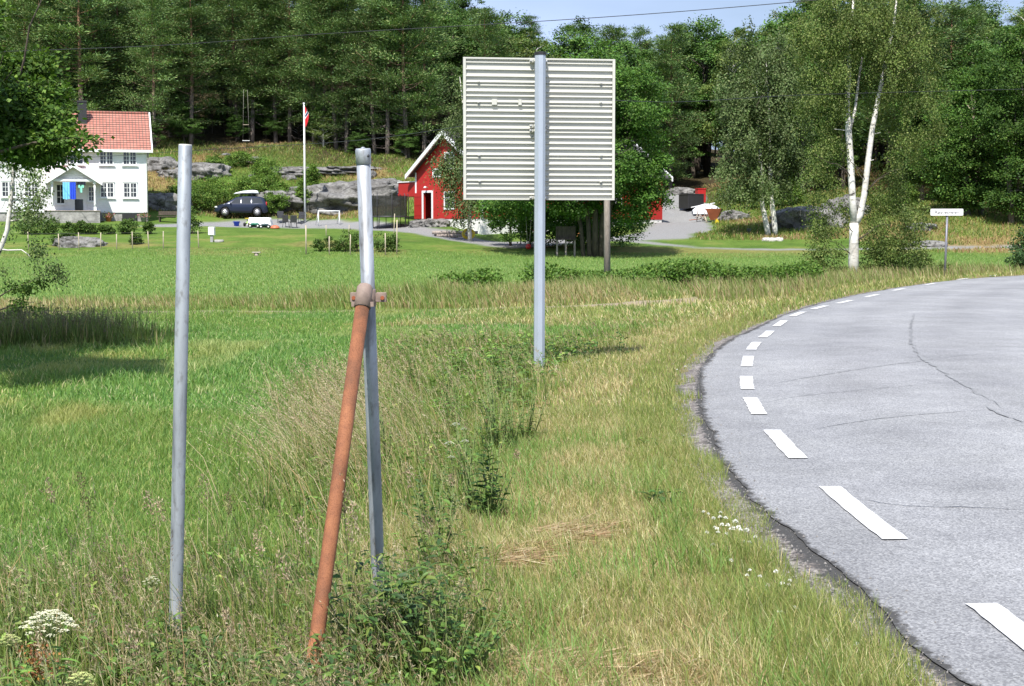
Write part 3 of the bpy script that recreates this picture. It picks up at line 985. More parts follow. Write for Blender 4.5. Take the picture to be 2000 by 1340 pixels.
# d) cut hay lying on the verge
parts = []
for cx, cy, rx, ry, k in ((1010, 1300, 0.30, 0.16, 2300), (1175, 1325, 0.3, 0.2, 1600), (1000, 1070, 0.16, 0.14, 900), (1110, 1035, 0.20, 0.16, 900), (960, 1190, 0.12, 0.1, 400)):
    c = flat(cx, cy)
    a, r = rng.random(k) * 6.283, np.sqrt(rng.random(k))
    X, Y = c[0] + rx * r * np.cos(a) * 1.2, c[1] + ry * r * np.sin(a) * 1.6
    pos = np.stack([X, Y, gz(X, Y) + 0.015 + 0.05 * rng.random(k)], 1)
    an = rng.normal(0.4, 0.7, k)
    dr = np.stack([np.cos(an), np.sin(an), rng.normal(0, 0.12, k)], 1)
    parts.append(leaf_arrays(pos, dr, 0.06 + 0.16 * rng.random(k), 0.003 + 0.003 * rng.random(k), palette(k, [(0.50, 0.36, 0.21), (0.56, 0.45, 0.28), (0.36, 0.23, 0.13)], [0.4, 0.4, 0.2])))
stuff('cut_hay', 'dry cut hay lying in wisps on the mown verge', parts, M['grass'])

# e) tall seeding grass in the unmown strip and along the bottom left
def tall(n, X, Y, hr, lean_mu, lang_mu, heads=0.5, wr=(0.0025, 0.005), straw=0.45, headcol=((0.38, 0.31, 0.18), (0.50, 0.43, 0.27), (0.26, 0.20, 0.13)), bl=2.2, lsd=0.75):
    z = gz(X, Y)
    h = hr[0] + rng.random(n) * (hr[1] - hr[0])
    lean = np.clip(lean_mu + rng.normal(0, 0.16, n), 0.03, 0.95)
    lang = rng.normal(lang_mu, lsd, n)
    g = palette(n, [(0.17, 0.235, 0.055), (0.23, 0.28, 0.075), (0.13, 0.20, 0.05)], [0.4, 0.35, 0.25])
    t = palette(n, [(0.46, 0.38, 0.20), (0.54, 0.46, 0.28), (0.42, 0.29, 0.14)], [0.5, 0.3, 0.2])
    iss = rng.random(n) < straw
    col = np.where(iss[:, None], t, g)
    out = [blade_mesh('', X, Y, z, h, wr[0] + rng.random(n) * (wr[1] - wr[0]), lean, lang, col)]
    # basal blades
    k = int(n * bl)
    i = rng.integers(0, n, k)
    bx, by = X[i] + rng.normal(0, 0.04, k), Y[i] + rng.normal(0, 0.04, k)
    out.append(blade_mesh('', bx, by, z[i], h[i] * (0.2 + 0.5 * rng.random(k)), wr[1] * (0.9 + 0.9 * rng.random(k)), np.clip(lean[i] + rng.normal(0, 0.25, k), 0.05, 0.95),
                          rng.normal(lang_mu, 1.6, k), palette(k, [(0.16, 0.24, 0.05), (0.22, 0.295, 0.07), (0.11, 0.18, 0.045), (0.46, 0.38, 0.2)], [0.36, 0.3, 0.2, 0.14])))
    # seed heads near the tips
    hi = np.where(rng.random(n) < heads)[0]
    if len(hi):
        m = 12
        j = np.repeat(hi, m)
        f = np.tile(np.linspace(0.80, 1.02, m), len(hi))
        zt = h * np.sqrt(np.clip(1 - lean ** 2 * 0.8, 0.06, 1))
        f2 = 0.35 + (f - 0.58) / 0.42 * 0.65
        px = X[j] + np.cos(lang[j]) * lean[j] * h[j] * f2
        py = Y[j] + np.sin(lang[j]) * lean[j] * h[j] * f2
        pz = z[j] + zt[j] * f
        q = len(j)
        dr = np.stack([np.cos(lang[j]) * lean[j], np.sin(lang[j]) * lean[j], np.full(q, 0.6)], 1) + rng.normal(0, 0.45, (q, 3))
        dr /= np.linalg.norm(dr, axis=1)[:, None]
        sc = (wr[1] / 0.005) ** 0.7
        hc = palette(len(hi), headcol, [0.45, 0.35, 0.2])
        out.append(leaf_arrays(np.stack([px, py, pz], 1), dr, (0.014 + 0.016 * rng.random(q)) * sc, 0.0045 * sc * (0.7 + 0.6 * rng.random(q)), np.repeat(hc, m, 0)))
    return out

parts = []
# ditch strip, several distances
for n, d0, d1, hr, wr in ((1700, 6.2, 10.5, (0.16, 0.50), (0.0022, 0.0045)), (3600, 9.5, 17, (0.16, 0.58), (0.003, 0.006)), (3000, 16, 27, (0.10, 0.38), (0.005, 0.010))):
    X, Y = samp(n * 7, d0, d1)
    s = road_s(X, Y)
    keep = (s > 1.75 + (fbm(X * 1.3, Y * 1.3, 161) - 0.5) * 0.9) & (s < weed_s(Y) + (rng.random(len(s)) - 0.5)) & (rng.random(len(s)) < np.where(s < 3.1, 0.42, 1.0))
    X, Y, s = X[keep][:n], Y[keep][:n], s[keep][:n]
    fall = 0.55 + 0.45 * sst(1.7, 2.6, s)
    parts += tall(len(X), X, Y, (hr[0], hr[1]), 0.45, 2.75, 0.34, wr, 0.30, bl=5.0)
# the pale leaning sheaf left of the rusty brace
n = 900
c = flat(700, 900)
X, Y = c[0] + rng.normal(-0.05, 0.28, n), c[1] + rng.normal(1.2, 1.3, n)
parts += tall(n, X, Y, (0.45, 0.85), 0.66, 2.95, 0.7, (0.0026, 0.0045), 0.75, ((0.50, 0.40, 0.28), (0.58, 0.48, 0.33), (0.36, 0.26, 0.18)), 0.6, 0.30)
stuff('tall_verge_grass', 'tall seeding grass with tan heads in the unmown strip around the posts', parts, M['grass'])

parts = []
n = 6200
X, Y = samp(n * 3, 4.4, 7.4)
s = road_s(X, Y)
keep = (s > 1.75 + (rng.random(len(s)) - 0.5) * 0.5)
X, Y = X[keep][:n], Y[keep][:n]
parts += tall(len(X), X, Y, (0.08, 0.32), 0.50, 2.6, 0.36, (0.0022, 0.0045), 0.34, bl=6.0)
n = 260
X, Y = samp(n * 3, 5.2, 7.6)
s = road_s(X, Y)
keep = (s > 2.3)
X, Y = X[keep][:n], Y[keep][:n]
parts += tall(len(X), X, Y, (0.35, 0.62), 0.22, 2.2, 0.95, (0.0022, 0.004), 0.3, ((0.20, 0.15, 0.12), (0.30, 0.22, 0.16), (0.14, 0.13, 0.08)), 1.0)
stuff('foreground_grass', 'tangled ripe grass and seed heads in the bottom left foreground', parts, M['grass'])

# f) tall tan strip behind the track
n = 26000
tp = resample(TRACK, 0.05)
k = rng.integers(0, len(tp), n)
off = 0.75 + rng.random(n) ** 1.2 * 2.5
tt = np.gradient(tp, axis=0); tt /= np.linalg.norm(tt, axis=1)[:, None]
tn = np.stack([-tt[:, 1], tt[:, 0]], 1)
X, Y = tp[k, 0] + tn[k, 0] * off, tp[k, 1] + tn[k, 1] * off
ok = road_s(X, Y) > 2.2
X, Y, off = X[ok], Y[ok], off[ok]
n = len(X)
hh = (0.12 + 0.41 * sst(0.3, 1.9, off)) * (0.55 + 0.9 * fbm(X * 0.5, Y * 0.5, 171)) * (0.7 + 0.5 * rng.random(n)) * (0.55 + 0.45 * sst(-9, -2, X))
pch = fbm(X * 0.35, Y * 0.35, 175)[:, None]
tan_c = palette(n, [(0.40, 0.34, 0.16), (0.48, 0.42, 0.23), (0.33, 0.23, 0.12)], [0.45, 0.35, 0.2])
grn = palette(n, [(0.20, 0.27, 0.07), (0.26, 0.31, 0.09), (0.14, 0.23, 0.05)], [0.4, 0.35, 0.25])
col = np.where(rng.random((n, 1)) < (0.10 + 0.55 * sst(0.38, 0.68, pch)) * (1 - 0.55 * sst(1, 9, X))[:, None], tan_c, grn)
parts = [blade_mesh('', X, Y, gz(X, Y), hh, 0.012 + 0.016 * rng.random(n), 0.15 + 0.4 * rng.random(n), rng.normal(2.7, 0.9, n), col)]
# rough grass on the shoulder around the forked birch
n = 12000
X, Y = samp(n * 8, 38, 66)
s = road_s(X, Y)
keep = (s > 1.6) & (s < 7.5) & (X > 5) & (fbm(X * 0.5, Y * 0.5, 181) > 0.38)
X, Y = X[keep][:n], Y[keep][:n]; n = len(X)
parts.append(blade_mesh('', X, Y, gz(X, Y), 0.2 + 0.4 * rng.random(n), 0.015 + 0.02 * rng.random(n), 0.1 + 0.5 * rng.random(n), rng.normal(2.7, 1.0, n),
                        palette(n, [(0.40, 0.34, 0.18), (0.21, 0.27, 0.075), (0.30, 0.24, 0.12)], [0.25, 0.55, 0.20])))
stuff('track_side_grass', 'strip of tall tan and olive grass behind the narrow dirt track', parts, M['grass'])

# g) rough grass on the slope behind the yard
n = 300000
X = rng.random(n) * 90 - 45
Y = 90 + rng.random(n) ** .8 * 52
wild = (gravel_m(X, Y) < 0.1) & ((X > -33) & (X < -5) & (Y > 116.5) | (X > 12) & (Y > 100) | (X > 23) & (Y > 90))
X, Y = X[wild], Y[wild]; n = len(X)
dryp = sst(0.44, 0.58, fbm(X * 0.16, Y * 0.16, 33))[:, None]
col = np.where(rng.random((n, 1)) < 0.15 + 0.7 * dryp, palette(n, [(0.36, 0.26, 0.12), (0.30, 0.19, 0.10), (0.42, 0.33, 0.16)], [0.4, 0.35, 0.25]),
               palette(n, [(0.17, 0.24, 0.05), (0.12, 0.19, 0.04), (0.23, 0.28, 0.06)], [0.4, 0.35, 0.25]))
stuff('slope_grass', 'rough green and reddish dry grass on the slope above the farmyard',
      [blade_mesh('', X, Y, gz(X, Y), 0.10 + 0.28 * rng.random(n), 0.025 + 0.045 * rng.random(n), 0.3 + 0.6 * rng.random(n), rng.random(n) * 6.28, col)], M['grass'])

# ------------------------------------------------------------------ posts in the foreground
def V3(p): return Vector([float(c) for c in p])

# single leaning pole
top, bot = V3(P(362, 284, 6.62)), V3(P(343, 1218, 6.6))
t = thing('steel_pole', 'plain galvanised steel tube pole leaning slightly, standing left of the rusty brace', 'pole', (bot.x, bot.y, bot.z))
mb = MB()
d = top - bot
n = d.normalized()
mb.tube([-n * 0.3, Vector((0, 0, 0)), d * 0.33, d * 0.66, d - n * 0.003, d], [0.0302] * 5 + [0.0285], 28)
mb.build('tube', M['galv'], t)
c2 = MB().tube([d - n * 0.004, d + n * 0.004], [0.0288, 0.0288], 28).build('end_cap', M['white_metal'], t)

# braced pole
top, bot = V3(P(709, 290, 6.45)), V3(P(742, 1222, 6.62))
t = thing('braced_pole', 'galvanised tube pole with a cap and a rusty slanting brace clamped to it', 'pole', (bot.x, bot.y, bot.z))
d = top - bot; n = d.normalized()
MB().tube([-n * 0.3, Vector((0, 0, 0)), d * 0.5, d - n * 0.03], [0.0302] * 4, 28).build('pole_tube', M['galv'], t)
cap = MB()
cap.tube([d - n * 0.068, d - n * 0.066, d - n * 0.006, d], [0.0305, 0.0335, 0.0335, 0.030], 28)
cap.sphere(d + n * 0.001, 0.010, 10, 6, (1, 1, 0.6))
cp = cap.build('pole_cap', M['galv'], t)
side = Vector((0.70, -0.714, 0)).normalized()
q = d - n * 0.033
MB().cyl(q + side * 0.028, q + side * 0.036, 0.0062, n=12).build('screw', M['dark_metal'], cp)
# clamp: collar round the pole with bolted ears, socket down the brace
cl = d - n * (d.length * (575 - 290) / (1222 - 290) * 0.985)
bb = V3(flat(611, 1302)) - bot                   # brace foot
bt = V3(P(709, 590, 6.385)) - bot                    # brace head
bd = (bt - bb).normalized()
k = MB()
k.tube([cl - n * 0.036, cl - n * 0.034, cl + n * 0.034, cl + n * 0.036], [0.033, 0.0345, 0.0345, 0.033], 24)
clamp = k.build('clamp', M['clamp'], t)
sk = MB()
s0, s1 = bt + bd * 0.080, bt - bd * 0.026
sk.tube([s0, s0 - bd * 0.012, s1 + bd * 0.002, s1, s1 + bd * 0.004], [0.026, 0.0345, 0.0365, 0.0365, 0.031], 26)
xr = Vector((1, 0, 0))
up2 = xr.cross(bd).normalized() * -1
for sx in (-1, 1):
    p = s1 + bd * 0.016 + xr * sx * 0.038
    sk.box(-0.010, 0.010, -0.012, 0.012, -0.010, 0.010, Matrix.Translation(p))
sk.build('socket', M['clamp'], clamp)
sk2 = MB().tube([s1 + bd * 0.0035, s1 - bd * 0.0015], [0.0345, 0.0345], 26).build('socket_gap_ring', M['dark_metal'], clamp)  # dark ring standing in for the shaded gap at the socket mouth
for sx in (-1, 1):
    e = MB()
    p = cl + Vector((sx * 0.057, -0.004, 0))
    Mx = Matrix.Translation(p)
    e.box(-0.022, 0.022, -0.006, 0.006, -0.021, 0.021, Mx, 0.002)
    e.box(-0.022, 0.022, 0.012, 0.024, -0.021, 0.021, Mx, 0.002)
    e.box(-0.024 if sx < 0 else -0.026, 0.026 if sx < 0 else 0.024, -0.0055, 0.0235, -0.019, 0.019, Matrix.Translation(cl + Vector((sx * 0.033, -0.004, 0))), 0.002)
    ear = e.build('ear', M['clamp'], clamp)
    MB().cyl(p + Vector((sx * 0.006, -0.007, -0.002)), p + Vector((sx * 0.006, -0.013, -0.002)), 0.0095, n=6, smooth=False).build('bolt', M['rust_skip'], clamp)
br = MB()
br.tube([bb - bd * 0.2, bb, bb.lerp(bt, 0.5), bt], [0.0302] * 4, 28)
brace = br.build('brace', M['rust'], t)

# ------------------------------------------------------------------ big road sign seen from behind
SD = 19.0
base = P(1053, 735, SD); base[2] = hz(base[0], base[1])
srot = math.radians(7.5)
sg = thing('road_sign', 'large square road sign seen from behind, ribbed white metal on one grey octagonal post', 'road sign', base, srot)
ptop = P(1055, 107, SD)[2] - base[2]
lean = (P(1055, 107, SD)[0] - P(1053, 735, SD)[0])
MB().tube([(-lean * 0.1, 0, -0.3), (lean, 0, ptop)], [0.0735, 0.0715], 8, True, False).build('post', pmat('grey_blue_post', (0.42, 0.47, 0.55), 0.42, 0.06, 3.0, metal=0.25), sg)
MB().tube([(lean, 0, ptop - 0.005), (lean, 0, ptop + 0.030), (lean, 0, ptop + 0.036)], [0.0765, 0.0765, 0.06], 8, True, False).build('post_cap', M['black'], sg)
# panel in local x (right) and z; its back face looks toward -y (the camera)
sx0, sx1 = -0.985 + lean + 0.02, 0.985 + lean + 0.02
sz0, sz1 = P(1055, 390, SD)[2] - base[2], P(1055, 110.5, SD)[2] - base[2]
yb = 0.20                                            # back face of the sheet, behind the post
sheet = MB().box(sx0, sx1, yb, yb + 0.004, sz0, sz1).build('sign_sheet', M['white_metal'], sg)
rb = MB()
zoomy = [150, 175, 228, 280, 325, 350, 395, 432, 478, 505, 548, 590, 630, 680, 710, 750, 795, 838, 885, 912, 955, 998, 1042, 1085, 1112, 1152, 1192]
for i, zy in enumerate(zoomy):
    f = (zy - 128 - 4) / (1225 - 128.0)
    z = sz1 - f * (sz1 - sz0)
    e = 0.028 if i not in (1, 5, 9, 14, 19, 24) else 0.022
    rb.prism([(yb - e, z + 0.012), (yb - e, z + 0.0035), (yb, z + 0.0050), (yb, z + 0.026)], 0, sx0 + 0.036, sx1 - 0.036)
rb.build('stiffening_ribs', M['white_metal'], sheet)
fr = MB()
fr.box(sx0, sx0 + 0.034, yb - 0.034, yb - 0.001, sz0 + 0.021, sz1 - 0.021)
fr.box(sx1 - 0.034, sx1, yb - 0.034, yb - 0.001, sz0 + 0.021, sz1 - 0.021)
fr.box(sx0, sx1, yb - 0.034, yb - 0.001, sz1 - 0.020, sz1)
fr.box(sx0, sx1, yb - 0.034, yb - 0.001, sz0, sz0 + 0.020)
fr.build('edge_frame', M['white_metal'], sg)
for zz in (sz1 - 0.045, 0.5 * (sz0 + sz1) + 0.037, 0.5 * (sz0 + sz1) - 0.022, sz0 + 0.025):
    b_ = MB()
    b_.box(lean - 0.115, lean + 0.115, yb - 0.070, yb - 0.036, zz - 0.018, zz + 0.018, None, 0.004)
    b_.box(lean - 0.078, lean + 0.078, 0.0, yb - 0.071, zz - 0.014, zz + 0.014)
    br_ = b_.build('bracket', M['white_metal'], sg)
    for s_ in (-1, 1):
        MB().cyl((lean + s_ * 0.100, yb - 0.068, zz), (lean + s_ * 0.100, yb - 0.092, zz), 0.013, n=8).build('bolt', M['galv'], br_)
def sign_local(px, py):
    x = (px - 1056.5) / 298.0 * (sx1 - sx0) + 0.5 * (sx0 + sx1)
    z = sz1 - (py - 110.5) / 279.5 * (sz1 - sz0)
    return x, z
for px, py in ((937, 160), (937, 200), (938, 304), (939, 355), (1177, 160), (1177, 198), (1178, 303), (1178, 355)):
    x, z = sign_local(px, py)
    MB().cyl((x, yb - 0.002, z + 0.012), (x, yb - 0.044, z + 0.012), 0.017, n=10).build('rivet', M['white_metal'], sheet)
for px, py, w in ((968, 198, 0.034), (1018, 198, 0.022)):
    x, z = sign_local(px, py)
    MB().box(x - w, x + w, yb - 0.042, yb - 0.001, z - 0.036, z + 0.036, None, 0.004).build('clip', M['white_metal'], sheet)

# ------------------------------------------------------------------ wooden utility pole and overhead cables
b0 = G(1186, 570)
up = thing('utility_pole', 'weathered wooden utility pole rising out of the hedge behind the big sign', 'utility pole', b0)
ztop = P(1183, 200, b0[1])[2] + 0.25 - b0[2]
MB().tube([(0, 0, -0.4), (-0.02, 0, ztop * 0.5), (-0.06, 0, ztop)], [0.105, 0.092, 0.080], 12).build('pole', M['wood_grey'], up)
ins = MB()
ins.box(-0.075, -0.045, -0.30, 0.30, ztop - 0.32, ztop - 0.26)
arm = ins.build('bracket_arm', M['dark_metal'], up)
MB().lathe([(0.03, 0), (0.045, 0.03), (0.02, 0.06), (0.035, 0.09), (0.01, 0.12)], 10, (-0.06, -0.2, ztop - 0.26)).build('insulator', M['white_paint'], arm)
hook = np.array([b0[0] - 0.06, b0[1] - 0.12, b0[2] + ztop - 0.2])

def cable(name, label, pts, r, cat='cable'):
    o = MB()
    pts = resample(catmull(pts, 0.5), 0.7)
    c0 = pts[0]
    o.tube([p - c0 for p in pts], r, 5, True)
    ob = o.build(name, M['cable'], None, c0)
    tag(ob, label, cat)
    return ob
cable('overhead_cable', 'single thin overhead cable crossing the treetops high over the big sign', [P(-420, 118, 46), P(0, 101, 44), P(330, 88, 42.5), P(620, 67, 41), P(1000, 45, 39), P(1270, 27, 37.5), P(1540, 5, 36), P(1900, -28, 34)], 0.0095)
cable('service_cable', 'slack service cable running from the white house wall to the wooden utility pole', [P(60, 313, 109.5), P(250, 303, 100), P(345, 296, 96), P(520, 286, 85), P(700, 274, 72), P(905, 246, 57), hook], 0.013)
cable('pole_cable', 'cable leaving the wooden utility pole to the right behind the birches', [hook, P(1330, 199, 47), P(1560, 186, 52), P(2000, 174, 60), P(2500, 160, 70)], 0.010)

# ------------------------------------------------------------------ street name sign
def text_mesh(body, size, extr):
    cu = bpy.data.curves.new('lettering', 'FONT')
    cu.body = body; cu.size = size; cu.extrude = extr
    cu.align_x = 'CENTER'; cu.align_y = 'CENTER'
    o = bpy.data.objects.new('lettering', cu)
    C.objects.link(o)
    dg = bpy.context.evaluated_depsgraph_get()
    me = bpy.data.meshes.new_from_object(o.evaluated_get(dg))
    bpy.data.objects.remove(o)
    return me
b0 = G(1846, 530)
b0 = P(1846, 531, 57.0); b0[2] = hz(b0[0], b0[1])
st = thing('street_sign', 'small white street name sign on a thin grey pole beyond the bend', 'street sign', b0, math.radians(-4))
zt = P(1847, 408, 57.0)[2] - b0[2]; zb = P(1847, 421, 57.0)[2] - b0[2]
MB().tube([(-0.02, 0, -0.3), (0.03, 0, zb + 0.02)], 0.042, 10).build('pole', pmat('grey_pole', (0.20, 0.20, 0.24), 0.5, 0.15, metal=0.3), st)
w_ = 0.615
pl = MB()
r_ = 0.035
poly = []
for cx, cz, a0 in ((w_ - r_, zt - r_, 0), (-w_ + r_, zt - r_, 90), (-w_ + r_, zb + r_, 180), (w_ - r_, zb + r_, 270)):
    for k in range(5):
        a = math.radians(a0 + 22.5 * k)
        poly.append((cx + r_ * math.cos(a), cz + r_ * math.sin(a)))
pl.prism(poly, 1, -0.075, -0.045)
plate = pl.build('plate', pmat('sign_white', (0.86, 0.86, 0.86), 0.4, 0.02), st)
me = text_mesh('R\u00f8snesveien', 0.185, 0.002)
tx = link('lettering', me, pmat('lettering_black', (0.05, 0.05, 0.055), 0.5, 0.1), plate)
tx.rotation_euler = (math.pi / 2, 0, 0)
tx.location = (0.0, -0.079, 0.5 * (zt + zb) - 0.005)

# ------------------------------------------------------------------ white farmhouse
def clap_mat(name, c, vertical=False, period=0.15):
    m, nt, b = new_mat(name)
    g = nt.nodes.new('ShaderNodeTexCoord')
    w = nt.nodes.new('ShaderNodeTexWave')
    w.wave_type = 'BANDS'; w.bands_direction = 'X' if vertical else 'Z'; w.wave_profile = 'SAW'
    w.inputs['Scale'].default_value = 0.314 / period
    sx = nt.nodes.new('ShaderNodeVectorMath'); sx.operation = 'MULTIPLY'
    nt.links.new(g.outputs['Object'], w.inputs['Vector'])
    n = noise_node(nt, 1.6, 5)
    lo = tuple(v * 0.86 for v in c)
    col = ramp(nt, n.outputs['Fac'], [(0.3, lo), (0.6, c)])
    nt.links.new(col, b.inputs['Base Color'])
    b.inputs['Roughness'].default_value = 0.6
    bump(nt, b, w.outputs['Fac'], 0.6, 0.02)
    return m
M['clap_white'] = clap_mat('white_clapboard', (0.82, 0.83, 0.85))
M['clap_red'] = clap_mat('red_boarding', (0.40, 0.020, 0.016), True, 0.14)
def tile_mat():
    m, nt, b = new_mat('red_roof_tiles')
    uv = nt.nodes.new('ShaderNodeTexCoord')
    bk = nt.nodes.new('ShaderNodeTexBrick')
    bk.offset = 0.0
    bk.inputs['Scale'].default_value = 1.0
    bk.inputs['Color1'].default_value = (0.50, 0.205, 0.155, 1)
    bk.inputs['Color2'].default_value = (0.42, 0.155, 0.115, 1)
    bk.inputs['Mortar'].default_value = (0.19, 0.12, 0.095, 1)
    bk.inputs['Mortar Size'].default_value = 0.035
    bk.inputs['Brick Width'].default_value = 0.24
    bk.inputs['Row Height'].default_value = 0.33
    nt.links.new(uv.outputs['Object'], bk.inputs['Vector'])
    n = noise_node(nt, 1.2, 5)
    d = ramp(nt, n.outputs['Fac'], [(0.3, (0.78, 0.74, 0.74)), (0.65, (1.1, 1.05, 1.03))])
    nt.links.new(mixc(nt, 0.8, bk.outputs['Color'], d, 'MULTIPLY'), b.inputs['Base Color'])
    b.inputs['Roughness'].default_value = 0.75
    bump(nt, b, bk.outputs['Fac'], -0.5, 0.03)
    return m
M['tiles'] = tile_mat()
M['clap_shade'] = M['clap_white']

HD = 112.0
hp = P(289.5, 441, HD); hp[2] = hz(hp[0], hp[1] - 0.5) - 0.05
hrot = math.asin(0.27)
house = thing('farmhouse', 'white two-storey timber farmhouse with red tiled roof and a gabled porch', 'house', hp, hrot)
hl, hd_, he, hr_ = 16.0, 8.0, 5.62, 8.35
ZS = HD / FPX
def hz_px(py): return (441 - py) * ZS
def hx_px(px, off=0.0):
    k = (px - 1000.0) / FPX
    c, s = math.cos(hrot), math.sin(hrot)
    # local point (x, off): X = hp.x + c x - s off ; Y = hp.y + s x + c off
    x0, y0 = hp[0] - s * off, hp[1] + c * off
    return (k * y0 - x0) / (c - k * s)
f0 = hz_px(421)
wl = MB()
wl.prism([(0, f0), (hd_, f0), (hd_, he), (hd_ / 2, hr_ - 0.12), (0, he)], 0, -hl, 0)
wl.box(-0.10, 0.012, -0.03, -0.002, f0, he - 0.02)
wl.box(-hl, -0.11, -0.022, -0.003, f0 - 0.02, f0 + 0.14)
wall = wl.build('wall', M['clap_white'], house)
MB().box(-hl + 0.05, -0.05, 0.05, hd_ - 0.05, -0.6, f0 - 0.002).build('foundation', M['stone'], house)
# roof slabs: local frame per slope so that the tile pattern follows the slope
sl_ = math.hypot(hd_ / 2 + 0.45, (hr_ - he) * (hd_ / 2 + 0.45) / (hd_ / 2))
ang_ = math.atan2(hr_ - he, hd_ / 2)
for sgn in (1, -1):
    r = MB()
    nrow = int(sl_ / 0.33)
    for i in range(nrow + 1):                      # stepped tile courses
        a, b = i * 0.33, min((i + 1) * 0.33 + 0.03, sl_)
        if b <= a: continue
        r.add([(-hl - 0.3, a, 0.05), (0.32, a, 0.05), (0.32, b, 0.015), (-hl - 0.3, b, 0.015), (-hl - 0.3, a, 0.0), (0.32, a, 0.0)],
              [(0, 1, 2, 3), (4, 5, 1, 0)])
    r.add([(-hl - 0.3, 0, -0.12), (0.32, 0, -0.12), (0.32, sl_, -0.12), (-hl - 0.3, sl_, -0.12)], [(0, 3, 2, 1)])
    me = r.mesh('roof_slope', False)
    ro = link('roof', me, M['tiles'], house)
    if sgn == 1:
        ro.location = (0, -0.45, he - 0.45 * math.tan(ang_) + 0.10)
        ro.rotation_euler = (ang_, 0, 0)
    else:
        ro.location = (-hl + 0.02, hd_ + 0.45, he - 0.45 * math.tan(ang_) + 0.10)
        ro.rotation_euler = (ang_, 0, math.pi)
    if sgn == 1: roof_front = ro
tr = MB()
ze = he - 0.45 * math.tan(ang_) + 0.10
tr.box(-hl - 0.3, 0.36, -0.50, -0.462, ze - 0.17, ze + 0.02)
tr.box(-hl - 0.3, 0.30, -0.46, -0.003, ze - 0.10, ze - 0.075)
tr.build('eaves_board', M['white_paint'], house)
vg = MB()
for sg_ in (0, 1):
    y0, y1 = (-0.50, hd_ / 2) if sg_ == 0 else (hd_ + 0.50, hd_ / 2)
    z0, z1 = ze - 0.02, hr_ + 0.12
    vg.prism([(y0, z0 - 0.16), (y0, z0 + 0.10), (y1, z1 + 0.10), (y1, z1 - 0.16)], 0, 0.325, 0.42)
vg.build('bargeboard', M['white_paint'], house)
rd = MB().tube([(-hl - 0.3, hd_ / 2, hr_ + 0.14), (0.3, hd_ / 2, hr_ + 0.14)], 0.12, 8).build('ridge_tiles', M['tiles'], house)
cx = hx_px(168, 3.0)
ch = MB()
ch.box(cx - 0.33, cx + 0.33, 2.55, 3.25, 7.2, hz_px(213) * 1.03)
ch.box(cx - 0.37, cx + 0.37, 2.51, 3.29, hz_px(213) * 1.03 + 0.002, hz_px(213) * 1.03 + 0.14)
ch.build('chimney', pmat('slate_chimney', (0.022, 0.024, 0.028), 0.6, 0.3, 6), house)

def window(cx, z0, z1, w, parent, y=-0.0, cols=4, rows=3, sill=True, mull=True):
    f = MB()
    yy0, yy1 = y - 0.055, y - 0.002
    t_ = 0.075
    x0, x1 = cx - w / 2, cx + w / 2
    f.box(x0 - t_, x0, yy0, yy1, z0 - t_, z1 + t_)
    f.box(x1, x1 + t_, yy0, yy1, z0 - t_, z1 + t_)
    f.box(x0, x1, yy0, yy1, z1, z1 + t_)
    f.box(x0, x1, yy0, yy1, z0 - t_, z0)
    f.box(x0 - t_ - 0.04, x1 + t_ + 0.04, yy0 - 0.03, yy1, z1 + t_ + 0.002, z1 + t_ + 0.05)
    if mull: f.box(cx - 0.055, cx + 0.055, yy0 + 0.005, yy1, z0, z1)
    for k in range(rows - 1):
        zz = z0 + (z1 - z0) * (k + 1) / rows
        for a, b in (((x0, cx - 0.056), (cx + 0.056, x1)) if mull else ((x0, x1),)):
            f.box(a, b, yy0 + 0.015, yy1, zz - 0.016, zz + 0.016)
    for k in range(1, cols):
        if mull and k * 2 == cols: continue
        xx = x0 + (x1 - x0) * k / cols
        for r in range(rows):
            f.box(xx - 0.016, xx + 0.016, yy0 + 0.015, yy1, z0 + (z1 - z0) * r / rows + 0.017, z0 + (z1 - z0) * (r + 1) / rows - 0.017)
    fo = f.build('window', M['white_paint'], parent)
    MB().box(x0, x1, y - 0.012, y - 0.004, z0, z1).build('pane', M['glass'], fo)
    if sill:
        MB().box(x0 - 0.16, x1 + 0.16, y - 0.13, y - 0.056, z0 - t_ - 0.07, z0 - t_ - 0.002).build('sill', M['white_paint'], fo)
    return fo
for px, (ya, yb_) in [(258, (305, 328)), (213, (305, 328)), (155, (305, 328)), (124, (305, 328)), (62, (305, 328)), (22, (305, 328)),
                      (258, (365, 391)), (213, (365, 391)), (66, (365, 391)), (22, (365, 391))]:
    window(hx_px(px), hz_px(yb_), hz_px(ya), 0.88, house)
# porch
pc = hx_px(148, -1.0)
pw, pdp, pf, pe, pa = 1.78, 1.75, hz_px(418), hz_px(363) , hz_px(333)
MB().box(pc - pw - 0.3, pc + pw + 0.05, -pdp - 0.1, -0.04, -0.7, pf - 0.06).build('porch_plinth', M['stone'], house)
po = MB()
po.box(pc - pw - 0.32, pc + pw + 0.1, -pdp - 0.15, -0.035, pf - 0.058, pf)
po.build('porch_floor', M['wood_grey'], house)
for sx_ in (-1, 1):
    p = MB()
    x = pc + sx_ * (pw - 0.28)
    p.box(x - 0.10, x + 0.10, -pdp + 0.02, -pdp + 0.22, pf, pf + 0.25)
    p.lathe([(0.07, pf + 0.25), (0.085, pf + 0.5), (0.06, pf + 1.4), (0.08, pe - 0.2)], 10, (x, -pdp + 0.12, 0))
    p.box(x - 0.11, x + 0.11, -pdp + 0.01, -pdp + 0.23, pe - 0.2, pe - 0.02)
    p.build('porch_post', M['white_paint'], house)
gb = MB()
gb.box(pc - pw + 0.1, pc + pw - 0.1, -pdp + 0.02, -pdp + 0.2, pe - 0.019, pe + 0.14)
gb.prism([(pc - pw + 0.3, pe + 0.142), (pc + pw - 0.3, pe + 0.142), (pc, pa - 0.12)], 1, -pdp + 0.35, -pdp + 0.40)
